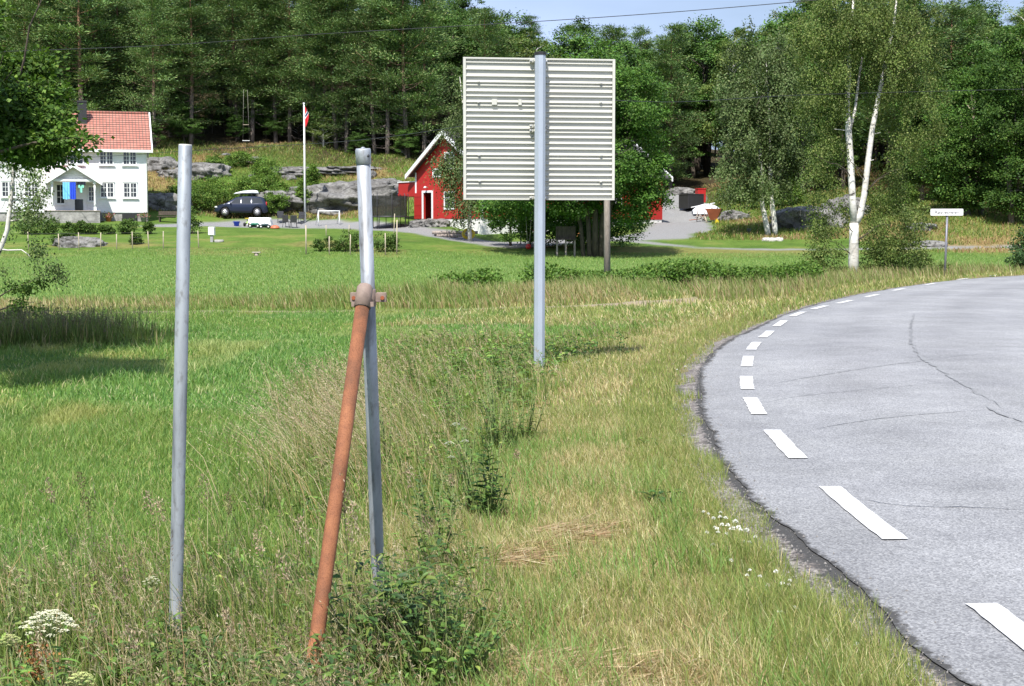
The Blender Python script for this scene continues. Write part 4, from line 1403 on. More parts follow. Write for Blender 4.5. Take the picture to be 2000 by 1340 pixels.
gb.build('porch_gable', M['clap_white'], house)
pr = MB()
dzs = (pa - pe) / pw
for sx_ in (-1, 1):
    pr.prism([(pc, pa), (pc, pa + 0.09), (pc + sx_ * (pw + 0.22), pe + 0.0 - 0.22 * dzs + 0.09), (pc + sx_ * (pw + 0.22), pe - 0.22 * dzs)], 1, -pdp - 0.12, -0.03)
pr.build('porch_roof', M['tiles'], house)
pb = MB()
for sx_ in (-1, 1):
    pb.prism([(pc, pa - 0.14), (pc, pa + 0.12), (pc + sx_ * (pw + 0.27), pe - 0.27 * dzs + 0.12), (pc + sx_ * (pw + 0.27), pe - 0.27 * dzs - 0.14)], 1, -pdp - 0.19, -pdp - 0.123)
pb.build('porch_bargeboard', M['white_paint'], house)
dr_ = MB()
dx = pc + 0.35
dr_.box(dx - 0.55, dx - 0.45, -0.07, -0.004, pf + 0.002, pf + 2.15)
dr_.box(dx + 0.45, dx + 0.55, -0.07, -0.004, pf + 0.002, pf + 2.15)
dr_.box(dx - 0.45, dx + 0.45, -0.07, -0.004, pf + 2.03, pf + 2.15)
dr_.box(dx - 0.45, dx + 0.45, -0.045, -0.004, pf + 0.85, pf + 2.028)
dr_.box(dx - 0.45, dx - 0.3, -0.045, -0.004, pf + 0.002, pf + 0.848)
dr_.box(dx + 0.3, dx + 0.45, -0.045, -0.004, pf + 0.002, pf + 0.848)
door = dr_.build('front_door', M['white_paint'], house)
MB().box(dx - 0.3, dx + 0.3, -0.03, -0.006, pf + 0.01, pf + 0.84).build('door_pane', M['glass'], door)
window(pc - 0.95, pf + 0.55, pf + 1.9, 0.5, house, cols=2, mull=False)
window(pc + 1.25, pf + 0.75, pf + 1.75, 0.35, house, cols=2, mull=False)
bw = MB().box(hx_px(256) - 0.55, hx_px(256) + 0.55, -0.004, 0.049, 0.05, f0 - 0.12).build('cellar_black_panel', M['black'], house)  # solid black panel standing in for the shade inside a cellar opening
lantern = MB().lathe([(0.02, 0), (0.06, 0.03), (0.08, 0.2), (0.02, 0.28)], 8, (pc - pw - 0.15, -0.12, pf + 1.35))
lantern.build('wall_lantern', M['black'], house)
MB().tube([(-0.02, -0.07, 0.1), (-0.02, -0.07, ze - 0.2), (0.02, -0.40, ze - 0.1)], 0.035, 8).build('downpipe', M['white_paint'], house)

def to_world(t, p):
    c, s = math.cos(t.rotation_euler.z), math.sin(t.rotation_euler.z)
    return np.array([t.location.x + c * p[0] - s * p[1], t.location.y + s * p[0] + c * p[1], t.location.z + p[2]])

# laundry hung across the porch
ly = -pdp - 0.02
lz = hz_px(364.5)
wa, wb = to_world(house, (pc - pw + 0.35, ly, lz)), to_world(house, (pc + pw - 0.35, ly, lz))
line = MB().tube([np.zeros(3), (wb - wa) * 0.5 - np.array([0, 0, 0.03]), wb - wa], 0.012, 5).build('clothes_line', M['rope'], None, wa)
tag(line, 'clothes line strung between the posts of the white porch', 'clothes line')
def hang(name, label, px0, px1, py0, py1, mat, cat, shape=None):
    x0, x1 = hx_px(px0, ly), hx_px(px1, ly)
    z0, z1 = hz_px(py1), hz_px(py0)
    o = to_world(house, (x0, ly - 0.02, z0))
    n, mrow = 14, 10
    vs, fs = [], []
    W, H = x1 - x0, z1 - z0
    for sd in (0, 1):
        for j in range(mrow + 1):
            for i in range(n + 1):
                u, v = i / n, j / mrow
                wv = 0.035 * math.sin(u * 17 + px0) * (1 - 0.6 * v) - 0.02 * sd
                vs.append((u * W, wv - 0.02, v * H + 0.02 * math.sin(u * 9) * (1 - v)))
    st_ = (n + 1) * (mrow + 1)
    for j in range(mrow):
        for i in range(n):
            if shape and not shape((i + .5) / n, (j + .5) / mrow): continue
            a = j * (n + 1) + i
            fs.append((a, a + 1, a + n + 2, a + n + 1))
            fs.append((st_ + a, st_ + a + n + 1, st_ + a + n + 2, st_ + a + 1))
    m_ = MB().add(vs, fs, True)
    ob = m_.build(name, mat, None, o)
    ob.rotation_euler = (0, 0, hrot)
    tag(ob, label, cat)
hang('towel', 'light blue towel hanging on the porch clothes line', 127, 140.5, 365, 397, M['cloth_light'], 'towel')
hang('towel', 'deep blue towel hanging next to the light blue one on the porch', 141, 152.5, 365, 397, M['cloth_blue'], 'towel')
hang('shirt', 'small mint green shirt hanging on the porch clothes line', 157, 168, 370, 384, M['cloth_green'], 'shirt',
     lambda u, v: v > 0.55 or 0.25 < u < 0.75)
hang('trousers', 'dark navy clothes hanging at the right end of the porch line', 153.5, 171.5, 364.5, 371, M['cloth_navy'], 'clothes')

# ------------------------------------------------------------------ red barn
bp = P(941, 470, 105.0); bp[2] = hz(bp[0] + 0.6, bp[1] + 0.6) - 0.3
Z0 = float(bp[2])
brot = math.radians(39.3)
barn = thing('red_barn', 'red boarded barn with white gable boards on a whitewashed stone base', 'barn', bp, brot)
za = 2.54 - Z0; zev = 6.05 - Z0; zrd = 8.75 - Z0
def by_px(px):
    k = (px - 1000.0) / FPX
    return -((-bp[0]) + bp[1] * k) / (0.634 + 0.774 * k)
def bz_px(py, D=108.0): return CAMZ + (450 - py) / FPX * D - Z0
BL, BW = 18.0, 8.0
w_ = MB()
dy0, dy1 = by_px(844), by_px(828)
zd = bz_px(377, 110)
# gable wall at x=0 built round the door opening
w_.prism([(0, za), (dy0, za), (dy0, zd), (dy1, zd), (dy1, za), (BW, za), (BW, zev), (BW / 2, zrd - 0.1), (0, zev)], 0, 0, 0.18)
w_.box(0.19, BL, 0, 0.18, za, zev)
w_.box(0.19, BL, BW - 0.18, BW, za, zev)
w_.prism([(0.19, za), (BW - 0.19, za), (BW - 0.19, zev), (BW / 2, zrd - 0.12), (0.19, zev)], 0, BL - 0.18, BL)
barn_wall = w_.build('wall', clap_mat('red_boarding_wide', (0.43, 0.022, 0.018), True, 0.16), barn)
MB().box(0.03, BL - 0.03, 0.03, BW - 1.9, -1.0, za - 0.002).build('masonry_base', pmat('whitewashed_masonry', (0.72, 0.71, 0.68), 0.8, 0.15, 1.5, bmp=0.6, bscale=5, bd=0.05), barn)
MB().box(0.05, BL - 0.03, BW - 1.89, BW - 0.03, 0.2, za - 0.004).build('rubble_base', M['stone'], barn)
MB().box(0.5, 3.0, dy0 - 0.3, dy1 + 0.3, za, za + 0.05).build('doorway_floor', M['wood_grey'], barn)
MB().box(3.0, 3.05, dy0 - 1.5, dy1 + 0.5, za, zev).build('doorway_black_sheet', M['black'], barn)  # black sheet put in for the dark inside of the open doorway
rf = MB()
for sg_ in (0, 1):
    y0, y1 = (-0.55, BW / 2) if sg_ == 0 else (BW + 0.55, BW / 2)
    zl = zev - 0.55 * (zrd - zev) / (BW / 2)
    rf.prism([(y0, zl), (y0, zl + 0.12), (y1, zrd + 0.12), (y1, zrd)], 0, -0.45, BL + 0.45)
rf.build('roof', M['roof_dark'], barn)
bg_ = MB()
for xx in ((-0.56, -0.455), (BL + 0.455, BL + 0.56)):
    bg_ = MB()
    for sg_ in (0, 1):
        y0, y1 = (-0.60, BW / 2) if sg_ == 0 else (BW + 0.60, BW / 2)
        zl = zev - 0.60 * (zrd - zev) / (BW / 2)
        bg_.prism([(y0, zl - 0.14), (y0, zl + 0.20), (y1, zrd + 0.20), (y1, zrd - 0.14)], 0, xx[0], xx[1])
    bg_.build('bargeboard', M['white_paint'], barn)
cb = MB()
cb.box(-0.035, 0.14, -0.04, -0.003, za, zev - 0.05)
cb.box(-0.035, -0.003, -0.04, 0.13, za, zev - 0.05)
cb.build('corner_board', M['white_paint'], barn)
MB().box(-0.035, -0.003, BW - 0.13, BW + 0.03, za + 1.55, zev - 0.05).build('corner_board', M['white_paint'], barn)
df = MB()
for a, b in ((dy0 - 0.17, dy0), (dy1, dy1 + 0.17)):
    df.box(-0.05, -0.003, a, b, za + 0.02, zd)
df.box(-0.05, -0.003, dy0 - 0.17, dy1 + 0.17, zd + 0.001, zd + 0.16)
df.build('door_frame', M['white_paint'], barn)
ld = MB()
ld.box(-0.07, -0.02, dy1 + 0.19, dy1 + 1.12, za + 0.02, zd)
for zz in (za + 0.25, za + 1.0, zd - 0.3):
    ld.box(-0.085, -0.071, dy1 + 0.22, dy1 + 1.10, zz, zz + 0.09)
barn_door = ld.build('door', M['clap_red'], barn)
lmp = MB()
lmp.tube([(-0.01, 0.5 * (dy0 + dy1), zd + 0.4), (-0.25, 0.5 * (dy0 + dy1), zd + 0.45)], 0.02, 6)
lmp.lathe([(0.14, -0.06), (0.06, 0.04), (0.02, 0.08)], 10, (-0.25, 0.5 * (dy0 + dy1), zd + 0.40))
lmp.build('wall_lamp', M['white_paint'], barn)
def barn_window(y0, y1, z0, z1):
    f = MB()
    t_ = 0.11
    X0, X1 = -0.05, -0.003
    f.box(X0, X1, y0 - t_, y0, z0 - t_, z1 + t_); f.box(X0, X1, y1, y1 + t_, z0 - t_, z1 + t_)
    f.box(X0, X1, y0, y1, z1, z1 + t_); f.box(X0, X1, y0, y1, z0 - t_, z0)
    f.box(X0 + 0.01, X1, 0.5 * (y0 + y1) - 0.03, 0.5 * (y0 + y1) + 0.03, z0, z1)
    for k in (1, 2):
        zz = z0 + (z1 - z0) * k / 3
        f.box(X0 + 0.015, X1, y0, 0.5 * (y0 + y1) - 0.031, zz - 0.02, zz + 0.02)
        f.box(X0 + 0.015, X1, 0.5 * (y0 + y1) + 0.031, y1, zz - 0.02, zz + 0.02)
    fo = f.build('window', M['white_paint'], barn)
    MB().box(-0.012, -0.004, y0, y1, z0, z1).build('pane', M['glass'], fo)
barn_window(by_px(887), by_px(870), bz_px(407, 109), bz_px(378, 109))
barn_window(by_px(861), by_px(848), bz_px(344, 109), bz_px(333, 109))
barn_window(by_px(907), by_px(897), bz_px(344, 107), bz_px(333, 107))
barn_window(by_px(887), by_px(871), bz_px(328, 108), bz_px(301, 108))
for xx in (4.0, 8.5, 13.0):
    f = MB()
    for a, b, c, e in ((xx - .6, xx + .6, 1.9, 2.0), (xx - .6, xx + .6, .95, 1.05), (xx - .6, xx - .5, 1.05, 1.9), (xx + .5, xx + .6, 1.05, 1.9), (xx - .03, xx + .03, 1.05, 1.9)):
        f.box(a, b, -0.05, -0.003, za + c, za + e)
    fo = f.build('window', M['white_paint'], barn)
    MB().box(xx - .5, xx + .5, -0.012, -0.004, za + 1.05, za + 1.9).build('pane', M['glass'], fo)
# balcony on the uphill side
bl_ = MB()
b0y, b1y = BW + 0.01, by_px(779)
bz1, bz0, bzf = bz_px(357, 112), bz_px(378, 112), bz_px(384.5, 112)
bl_.box(0.0, 0.05, b0y, b1y, bz0 - 0.02, bz1)
bl_.box(0.0, 3.6, b1y - 0.05, b1y, bz0 - 0.02, bz1 - 0.001)
bl_.box(-0.03, 3.6, b0y, b1y + 0.02, bzf, bz0 - 0.021)
balc = bl_.build('balcony', M['clap_red'], barn)
MB().box(-0.06, 0.10, b0y, b1y + 0.06, bz1 + 0.001, bz1 + 0.07).build('handrail', M['white_paint'], balc)
for yy in (b1y - 0.15, BW + 0.6):
    MB().box(1.5, 1.64, yy - 0.07, yy + 0.07, -0.2, bzf - 0.002).build('balcony_post', M['wood_grey'], balc)
MB().box(2.2, 2.35, BW + 0.02, b1y - 0.3, 0.2, bzf - 0.01).build('under_balcony_wall', M['stone'], barn)

# ------------------------------------------------------------------ things in the farmyard
def gp(px, py, D=None):
    if D is None: return G(px, py)
    p = P(px, py, D); p[2] = hz(p[0], p[1]); return p

# parked minivan, nose to the left
cp_ = gp(421, 437, 117.0)
car_paint = pmat('dark_blue_grey_paint', (0.022, 0.030, 0.060), 0.25, 0.05, 1.0, metal=0.35, spec=0.7)
car = thing('parked_car', 'dark blue-grey minivan parked nose left below the bushy slope', 'car', cp_, math.radians(4))
CLn = 4.15
def prof(x):
    return np.interp(x, [0, .06, .18, .5, .95, 1.25, 1.75, 2.2, 2.9, 3.5, 3.82, 4.02, 4.10, 4.15], [.50, .66, .78, .90, 1.02, 1.22, 1.49, 1.56, 1.57, 1.53, 1.44, 1.10, .85, .5])
def hw(x):
    return 0.86 * np.interp(x, [0, .15, .5, 1.0, 3.4, 3.9, 4.15], [.70, .86, .95, 1, 1, .96, .86])
st_x = np.r_[0, .03, .1, .2, .35, np.arange(.5, 4.0, .12), 4.02, 4.08, 4.13, 4.15]
rings = []
for x in st_x:
    zt, w = float(prof(x)), float(hw(x))
    belt = min(zt - 0.06, 0.94)
    wt = w - max(0, zt - 0.94) * 0.40
    lo = 0.24 if .1 < x < 4.05 else 0.32
    for wx in (.85, 3.35):                           # wheel arches
        dxw = abs(x - wx)
        if dxw < 0.37: lo = max(lo, math.sqrt(max(0, 0.37 ** 2 - dxw ** 2)) + 0.30)
    lo = min(lo, belt - 0.05)
    half = [(0.0, lo), (w * .9, lo), (w, lo + (belt - lo) * .35), (w, belt - 0.04), (w * .985, belt), (wt + .02, zt - .07), (wt - .08, zt - .012), (0.0, zt)]
    rings.append([(x, -y, z) for y, z in half] + [(x, y, z) for y, z in half[-2:0:-1]])
cb_ = MB()
n_ = len(rings[0])
fs = []
for i in range(len(rings) - 1):
    for k in range(n_):
        j = (k + 1) % n_
        fs.append((i * n_ + k, i * n_ + j, i * n_ + n_ + j, i * n_ + n_ + k))
fs += [tuple(range(n_)), tuple((len(rings) - 1) * n_ + k for k in range(n_))]
cb_.add([p for r in rings for p in r], fs, True)
body = cb_.build('body', car_paint, car)
def side_glass(poly):
    for sy in (-1, 1):
        vs = []
        for off in (0.012, -0.02):
            for x, z in poly:
                y = float(hw(x)) * .985 - max(0, z - .94) * 0.36 + off
                vs.append((x, sy * y, z))
        n = len(poly)
        g = MB().add(vs, [tuple(range(n)), tuple(range(2 * n - 1, n - 1, -1))] + [(i, (i + 1) % n, n + (i + 1) % n, n + i) for i in range(n)])
        g.build('side_window', M['glass'], body)
side_glass([(1.22, .98), (2.06, .97), (2.06, 1.42), (1.80, 1.41)])
side_glass([(2.14, .97), (2.86, .97), (2.86, 1.43), (2.14, 1.43)])
side_glass([(2.94, .98), (3.80, 1.00), (3.62, 1.40), (2.94, 1.43)])
ws = MB().add([(.98, -.66, 1.06), (.98, .66, 1.06), (1.70, .52, 1.485), (1.70, -.52, 1.485), (1.03, -.66, 1.03), (1.03, .66, 1.03), (1.74, .52, 1.46), (1.74, -.52, 1.46)],
              [(0, 1, 2, 3), (7, 6, 5, 4), (0, 4, 5, 1), (1, 5, 6, 2), (2, 6, 7, 3), (3, 7, 4, 0)])
ws.build('windscreen', M['glass'], body)
for wx in (.85, 3.35):
    for sy in (-1, 1):
        w = MB().tube([(wx, sy * .64, .32), (wx, sy * .655, .32), (wx, sy * .85, .32), (wx, sy * .865, .32)], [.29, .32, .32, .29], 20).build('wheel', M['black'], car)
        r_ = MB().tube([(wx, sy * .84, .32), (wx, sy * .872, .32)], [.20, .20], 18)
        for k in range(5):
            a = 2 * math.pi * k / 5
            r_.cyl((wx, sy * .876, .32), (wx + .2 * math.cos(a), sy * .876, .32 + .2 * math.sin(a)), .025, n=5)
        r_.build('rim', pmat('alloy_rim', (0.55, 0.55, 0.57), .35, .08, metal=.6), w)
for sy in (-1, 1):
    MB().sphere((.22, sy * .66, .70), .16, 12, 8, (1.3, .7, .45)).build('headlight', pmat('headlight_glass', (.75, .76, .78), .1, .05), body)
    MB().sphere((1.30, sy * .95, 1.0), .09, 10, 6, (.8, 1, .8)).build('wing_mirror', car_paint, body)
    MB().sphere((4.06, sy * .70, .95), .12, 10, 6, (.5, .8, 1.6)).build('tail_light', M['red_plastic'], body)
rbx = thing('roof_box', 'white wedge-nosed roof box on bars on top of the minivan', 'roof box', (cp_[0], cp_[1], cp_[2]), math.radians(4))
q = MB()
secs = [(1.45, .02, .22), (1.62, .10, .33), (2.2, .20, .39), (2.9, .25, .40), (3.30, .22, .39), (3.42, .10, .34)]
vs = []
for x, hgt, w in secs:
    for k in range(10):
        a = 2 * math.pi * k / 10
        vs.append((x, w * math.cos(a), 1.70 + hgt * .6 + .02 + hgt * .75 * math.sin(a) * (1.0 if math.sin(a) > 0 else .8)))
fs = [(i * 10 + k, i * 10 + (k + 1) % 10, i * 10 + 10 + (k + 1) % 10, i * 10 + 10 + k) for i in range(len(secs) - 1) for k in range(10)]
fs += [tuple(range(10)), tuple(len(secs) * 10 - 10 + k for k in range(10))]
q.add(vs, fs, True).build('shell', pmat('box_white', (.74, .76, .80), .3, .04), rbx)
for x in (2.0, 2.9):
    bb_ = MB().cyl((x, -.60, 1.66), (x, .60, 1.66), .03, n=8)
    for sy in (-1, 1): bb_.cyl((x, sy * .52, 1.53), (x, sy * .56, 1.66), .035, n=6)
    bb_.build('bar', M['dark_metal'], rbx)

# flagpole with a limp flag
fb = gp(596, 439, 116.0)
fh = P(594, 201, 116.0)[2] - fb[2]
fpole = thing('flagpole', 'tall white flagpole with a limp red, white and blue flag, by the rock face', 'flagpole', fb)
MB().tube([(0, 0, -.2), (0, 0, fh * .5), (0, 0, fh - .12)], [.085, .07, .05], 10).build('pole', M['white_paint'], fpole)
MB().sphere((0, 0, fh - .06), .085, 10, 8).build('finial', M['white_paint'], fpole)
fl = bpy.data.meshes.new('flag')
nu, nv = 16, 36
Fv, Ff, Fm = [], [], []
ft, fbm_ = fh - .22, fh - 1.75
for j in range(nv + 1):
    v = j / nv
    for i in range(nu + 1):
        u = i / nu
        wdt = (.08 + .24 * math.sin(math.pi * min(1, v * 1.05) ** .8) ** .8) * (1 if v < .97 else .7)
        Fv.append((.06 + u * wdt, .09 * math.sin(u * 11 + v * 2) * u, ft + (fbm_ - ft) * v - u * .18))
for j in range(nv):
    for i in range(nu):
        a = j * (nu + 1) + i
        Ff.append((a, a + 1, a + nu + 2, a + nu + 1))
        dgl = j / nv + .42 * i / nu
        m_ = 0
        if .42 < dgl < .67: m_ = 1
        if .485 < dgl < .605: m_ = 2
        Fm.append(m_)
fl.from_pydata(Fv, [], Ff); fl.polygons.foreach_set('material_index', Fm); fl.polygons.foreach_set('use_smooth', [True] * len(Ff))
link('flag', fl, [pmat('flag_red', (.62, .02, .035), .85, .06), pmat('flag_white', (.8, .8, .8), .85, .04), pmat('flag_blue', (.01, .02, .12), .85, .1)], fpole)
MB().tube([(.075, -.03, .9), (.09, -.03, fh * .5), (.06, -.02, fh - .2)], .008, 5).build('halyard', M['rope'], fpole)

# white football goal
g0 = gp(622, 437, 114.0)
goal = thing('football_goal', 'small white football goal standing against the grey rock face', 'goal', g0)
ux = 41 / FPX * 114
gh = 29 / FPX * 114
MB().tube([(0, 0, 0), (0, 0, gh)], .045, 8).build('goal_post', M['white_paint'], goal)
MB().tube([(ux, 0, 0), (ux, 0, gh)], .045, 8).build('goal_post', M['white_paint'], goal)
MB().tube([(-.045, 0, gh + .04), (ux + .045, 0, gh + .04)], .045, 8).build('crossbar', M['white_paint'], goal)
for x in (0, ux):
    MB().tube([(x, .03, gh - .02), (x - .36, 1.0, .05)], .028, 6).build('stay', M['white_paint'], goal)
MB().tube([(-.36, 1.03, .04), (ux - .36, 1.03, .04)], .035, 6).build('ground_bar', M['white_paint'], goal)

# trampoline with safety net
def net_mat(name, c, op):
    m, nt, b = new_mat(name)
    n = noise_node(nt, 30, 2)
    nt.links.new(ramp(nt, n.outputs['Fac'], [(.3, tuple(v * .8 for v in c)), (.7, c)]), b.inputs['Base Color'])
    b.inputs['Roughness'].default_value = .9
    t = nt.nodes.new('ShaderNodeBsdfTransparent')
    mixs = nt.nodes.new('ShaderNodeMixShader'); mixs.inputs['Fac'].default_value = op
    nt.links.new(t.outputs[0], mixs.inputs[1]); nt.links.new(b.outputs[0], mixs.inputs[2])
    nt.links.new(mixs.outputs[0], nt.nodes['Material Output'].inputs['Surface'])
    return m
tb = gp(760, 449, 110.0)
tz = tb[2]
tramp = thing('trampoline', 'round trampoline with tall black safety net between the goal and the red barn', 'trampoline', tb)
R_ = 1.42
zm, zn = .80, 2.35
mt_ = MB().lathe([(R_ - .1, zm - .02), (R_ - .08, zm)], 28)
mt_.build('jumping_mat', M['black'], tramp)
ring = [(R_ * math.cos(a), R_ * math.sin(a), zm) for a in np.linspace(0, 2 * math.pi, 29)]
MB().tube(ring, .05, 7, False).build('padded_rim', M['dark_metal'], tramp)
nm = MB()
pr_ = [(R_ - .05, zm + .02), (R_ - .10, 1.6), (R_ - .04, zn)]
nv_ = 28
nm.add([(r * math.cos(2 * math.pi * k / nv_), r * math.sin(2 * math.pi * k / nv_), z) for r, z in pr_ for k in range(nv_)],
       [(i * nv_ + k, i * nv_ + (k + 1) % nv_, (i + 1) * nv_ + (k + 1) % nv_, (i + 1) * nv_ + k) for i in range(2) for k in range(nv_)], True)
nm.build('safety_net', net_mat('black_net', (.018, .02, .016), .72), tramp)
for k in range(8):
    a = 2 * math.pi * (k + .3) / 8
    x, y = (R_ + .05) * math.cos(a), (R_ + .05) * math.sin(a)
    MB().tube([(x, y, -.1), (x, y, 1.6), (x * .98, y * .98, zn + .08), (x * .93, y * .93, zn + .14)], .03, 6).build('net_pole', M['dark_metal'], tramp)
for k in range(4):
    a = 2 * math.pi * (k + .55) / 4
    MB().tube([((R_) * math.cos(a - .25), R_ * math.sin(a - .25), zm - .05), (R_ * math.cos(a - .22), R_ * math.sin(a - .22), .03), (R_ * math.cos(a + .22), R_ * math.sin(a + .22), .03), (R_ * math.cos(a + .25), R_ * math.sin(a + .25), zm - .05)], .03, 6).build('leg', M['dark_metal'], tramp)

# electricity cabinet
e0 = gp(414, 481, 93.5)
eb = thing('meter_cabinet', 'white metal meter cabinet on a short post at the foot of the lawn bank', 'cabinet', e0, math.radians(-14))
MB().box(-.20, .20, -.12, .12, .42, .95, None, .02).build('box', M['white_paint'], eb)
MB().box(-.17, .17, -.135, -.121, .46, .91).build('cabinet_door', M['white_paint'], eb)
MB().box(-.09, .09, -.05, .05, -.2, .419).build('leg', pmat('grey_post_metal', (.32, .32, .33), .6, .1), eb)
s0_ = gp(501, 503, 87.0)
sb_ = thing('stone_bench', 'tiny slab seat on a stump at the edge of the hayfield', 'bench', s0_)
MB().box(-.24, .24, -.16, .16, .16, .22, None, .015).build('slab', pmat('pale_slab', (.45, .41, .34), .9, .15), sb_)
MB().tube([(0, 0, -.1), (0, 0, .159)], [.15, .12], 9).build('stump', M['wood_grey'], sb_)
mc = gp(428, 484, 93.5)
mco = MB().lathe([(.30, -.1), (.30, .10), (.26, .14)], 16).build('manhole_ring', pmat('concrete', (.35, .34, .32), .9, .15), None, mc)
tag(mco, 'low concrete well ring in the grass right of the meter cabinet', 'well cover')

# blue tub, table with white cloth, toys, chairs
o = gp(462, 439, 113.0)
tub = thing('plastic_tub', 'round blue plastic tub on the grass in front of the minivan', 'tub', o)
MB().lathe([(.17, 0), (.25, .34), (.27, .36), (.235, .35), (.16, .03)], 18).build('bowl', M['blue_plastic'], tub)
for sx_ in (-1, 1): MB().tube([(sx_ * .25, -.06, .30), (sx_ * .33, 0, .31), (sx_ * .25, .06, .30)], .015, 6).build('handle', M['blue_plastic'], tub)
o = gp(508, 438, 113.5)
tab = thing('garden_table', 'low garden table under a white cloth in front of the minivan', 'table', o)
MB().box(-.75, .75, -.4, .4, .66, .70).build('tabletop', M['wood_pale'], tab)
for sx_ in (-1, 1):
    for sy in (-1, 1):
        MB().box(sx_ * .66 - .03, sx_ * .66 + .03, sy * .33 - .03, sy * .33 + .03, 0, .659).build('leg', M['wood_pale'], tab)
cv = []
for j, (z, e) in enumerate(((.715, -.02), (.70, .03), (.45, .07), (.16, .14))):
    for k in range(40):
        a = 2 * math.pi * k / 40
        ca, sa = math.cos(a), math.sin(a)
        s_ = 1 / max(abs(ca), abs(sa))
        rip = 1 + (.035 * math.sin(a * 9) * j / 3)
        cv.append(((.76 + e) * ca * s_ * rip if abs(ca * s_) <= 1.001 else 0, (.41 + e) * sa * s_ * rip, z))
cf = [(j * 40 + k, j * 40 + (k + 1) % 40, j * 40 + 40 + (k + 1) % 40, j * 40 + 40 + k) for j in range(3) for k in range(40)] + [tuple(range(40))]
tcl = MB().add(cv, cf, True).build('tablecloth', M['cloth_white'], None, o)
tag(tcl, 'white cloth draped over the low garden table', 'tablecloth')
def toy(px, D, lab, mat1, mat2, s=1.0, rz=0.0):
    o = gp(px, 440, D)
    t = thing('ride_on_toy', lab, 'toy', o, rz)
    MB().tube([(-.35 * s, 0, .22 * s), (-.05 * s, 0, .30 * s), (.25 * s, 0, .26 * s), (.38 * s, 0, .20 * s)], [.06 * s, .12 * s, .11 * s, .05 * s], 8).build('body', mat1, t)
    for x in (-.30, .28):
        for sy in (-1, 1):
            w = MB().tube([(x * s, sy * .15 * s, .13 * s), (x * s, sy * .21 * s, .13 * s)], .13 * s, 14).build('wheel', M['black'], t)
            MB().tube([(x * s, sy * .205 * s, .13 * s), (x * s, sy * .215 * s, .13 * s)], .065 * s, 10).build('rim', mat2, w)
    MB().tube([(-.22 * s, 0, .28 * s), (-.27 * s, 0, .52 * s)], .02 * s, 6).build('steering_column', M['dark_metal'], t)
    MB().tube([(-.27 * s, -.16 * s, .53 * s), (-.27 * s, .16 * s, .53 * s)], .022 * s, 6).build('handlebar', mat2, t)
toy(497, 112.4, 'green ride-on toy in front of the left end of the white-clothed table', pmat('toy_green', (.02, .16, .11), .4, .1), M['white_paint'], 1.0)
toy(517, 112.2, 'dark ride-on toy with white wheels in front of the right end of the white-clothed table', pmat('toy_dark', (.02, .05, .06), .4, .1), M['white_paint'], .95, .2)
toy(487, 113.4, 'lime green toy tractor between the blue tub and the white-clothed table', pmat('toy_lime', (.25, .42, .06), .4, .1), M['yellow_plastic'], 1.15, 1.2)
o = gp(537, 439, 112.5)
snd = thing('sand_toy', 'low orange plastic shell lying right of the white-clothed table', 'toy', o)
MB().lathe([(.36, 0), (.34, .10), (.22, .20), (.06, .26)], 16).build('shell', M['orange_plastic'], snd)
for k in range(6):
    a = math.pi * 2 * k / 6
    MB().tube([(.06 * math.cos(a), .06 * math.sin(a), .262), (.23 * math.cos(a), .23 * math.sin(a), .21), (.35 * math.cos(a), .35 * math.sin(a), .10)], .012, 5).build('rib', M['orange_plastic'], snd)
def chair(px, D, rz, lab):
    o = gp(px, 438, D)
    t = thing('garden_chair', lab, 'chair', o, rz, 'dark garden chairs by the flagpole')
    MB().box(-.25, .25, -.25, .25, .40, .44, None, .01).build('seat', M['dark_metal'], t)
    MB().box(-.25, .25, .23, .27, .46, .98, Matrix.Rotation(-.12, 4, 'X'), .01).build('backrest', M['dark_metal'], t)
    for sx_ in (-1, 1):
        for sy in (-1, 1):
            MB().tube([(sx_ * .23, sy * .22, .40), (sx_ * .27, sy * .27, 0)], .018, 6).build('leg', M['dark_metal'], t)
        MB().box(sx_ * .27 - .03, sx_ * .27 + .03, -.24, .26, .62, .65).build('armrest', M['dark_metal'], t)
chair(549, 115.5, .3, 'dark garden chair farthest from the flagpole, behind the orange toy')
chair(561, 113.8, math.pi - .3, 'dark garden chair seen from behind, between two others left of the flagpole')
chair(573, 113.5, math.pi + .2, 'dark garden chair with its back turned, third of the row toward the flagpole')
chair(585, 115.5, -.4, 'dark garden chair nearest to the white flagpole')

# bench and pots at the house wall
for px, lab in ((215, 'flower pot with pinkish flowers at the foot of the white house wall'), (283, 'square planter at the right corner of the white house')):
    o = to_world(house, (hx_px(px, -.5), -.5, 0)); o[2] = hz(o[0], o[1])
    t = thing('flower_pot', lab, 'flower pot', o)
    MB().lathe([(.16, 0), (.24, .36), (.26, .38), (.20, .37)], 12).build('pot', M['terracotta'] if px == 215 else M['stone'], t)
    k = 220
    ps = rng.normal(0, 1, (k, 3)) * np.array([.2, .2, .10]) + np.array([0, 0, .50])
    dr = rng.normal(size=(k, 3)); dr /= np.linalg.norm(dr, axis=1)[:, None]
    V, l, tt_, c = leaf_arrays(ps, dr, .10, .07, palette(k, [(.10, .2, .04), (.55, .2, .22)], [.55, .45]))
    link('flowers', np_mesh('flowers', V, l, tt_, col=c), M['leaf'], t)
o = to_world(house, (1.6, -.2, 0)); o[2] = hz(o[0], o[1])
t = thing('picnic_bench', 'dark wooden garden bench beside the right corner of the white house', 'bench', o)
MB().box(-.9, .9, -.25, .2, .42, .47).build('seat', M['bark_dark'], t)
MB().box(-.9, .9, .16, .20, .55, .85).build('backrest', M['bark_dark'], t)
for x in (-.75, .75):
    MB().box(x - .04, x + .04, -.22, .18, 0, .419).build('leg', M['bark_dark'], t)

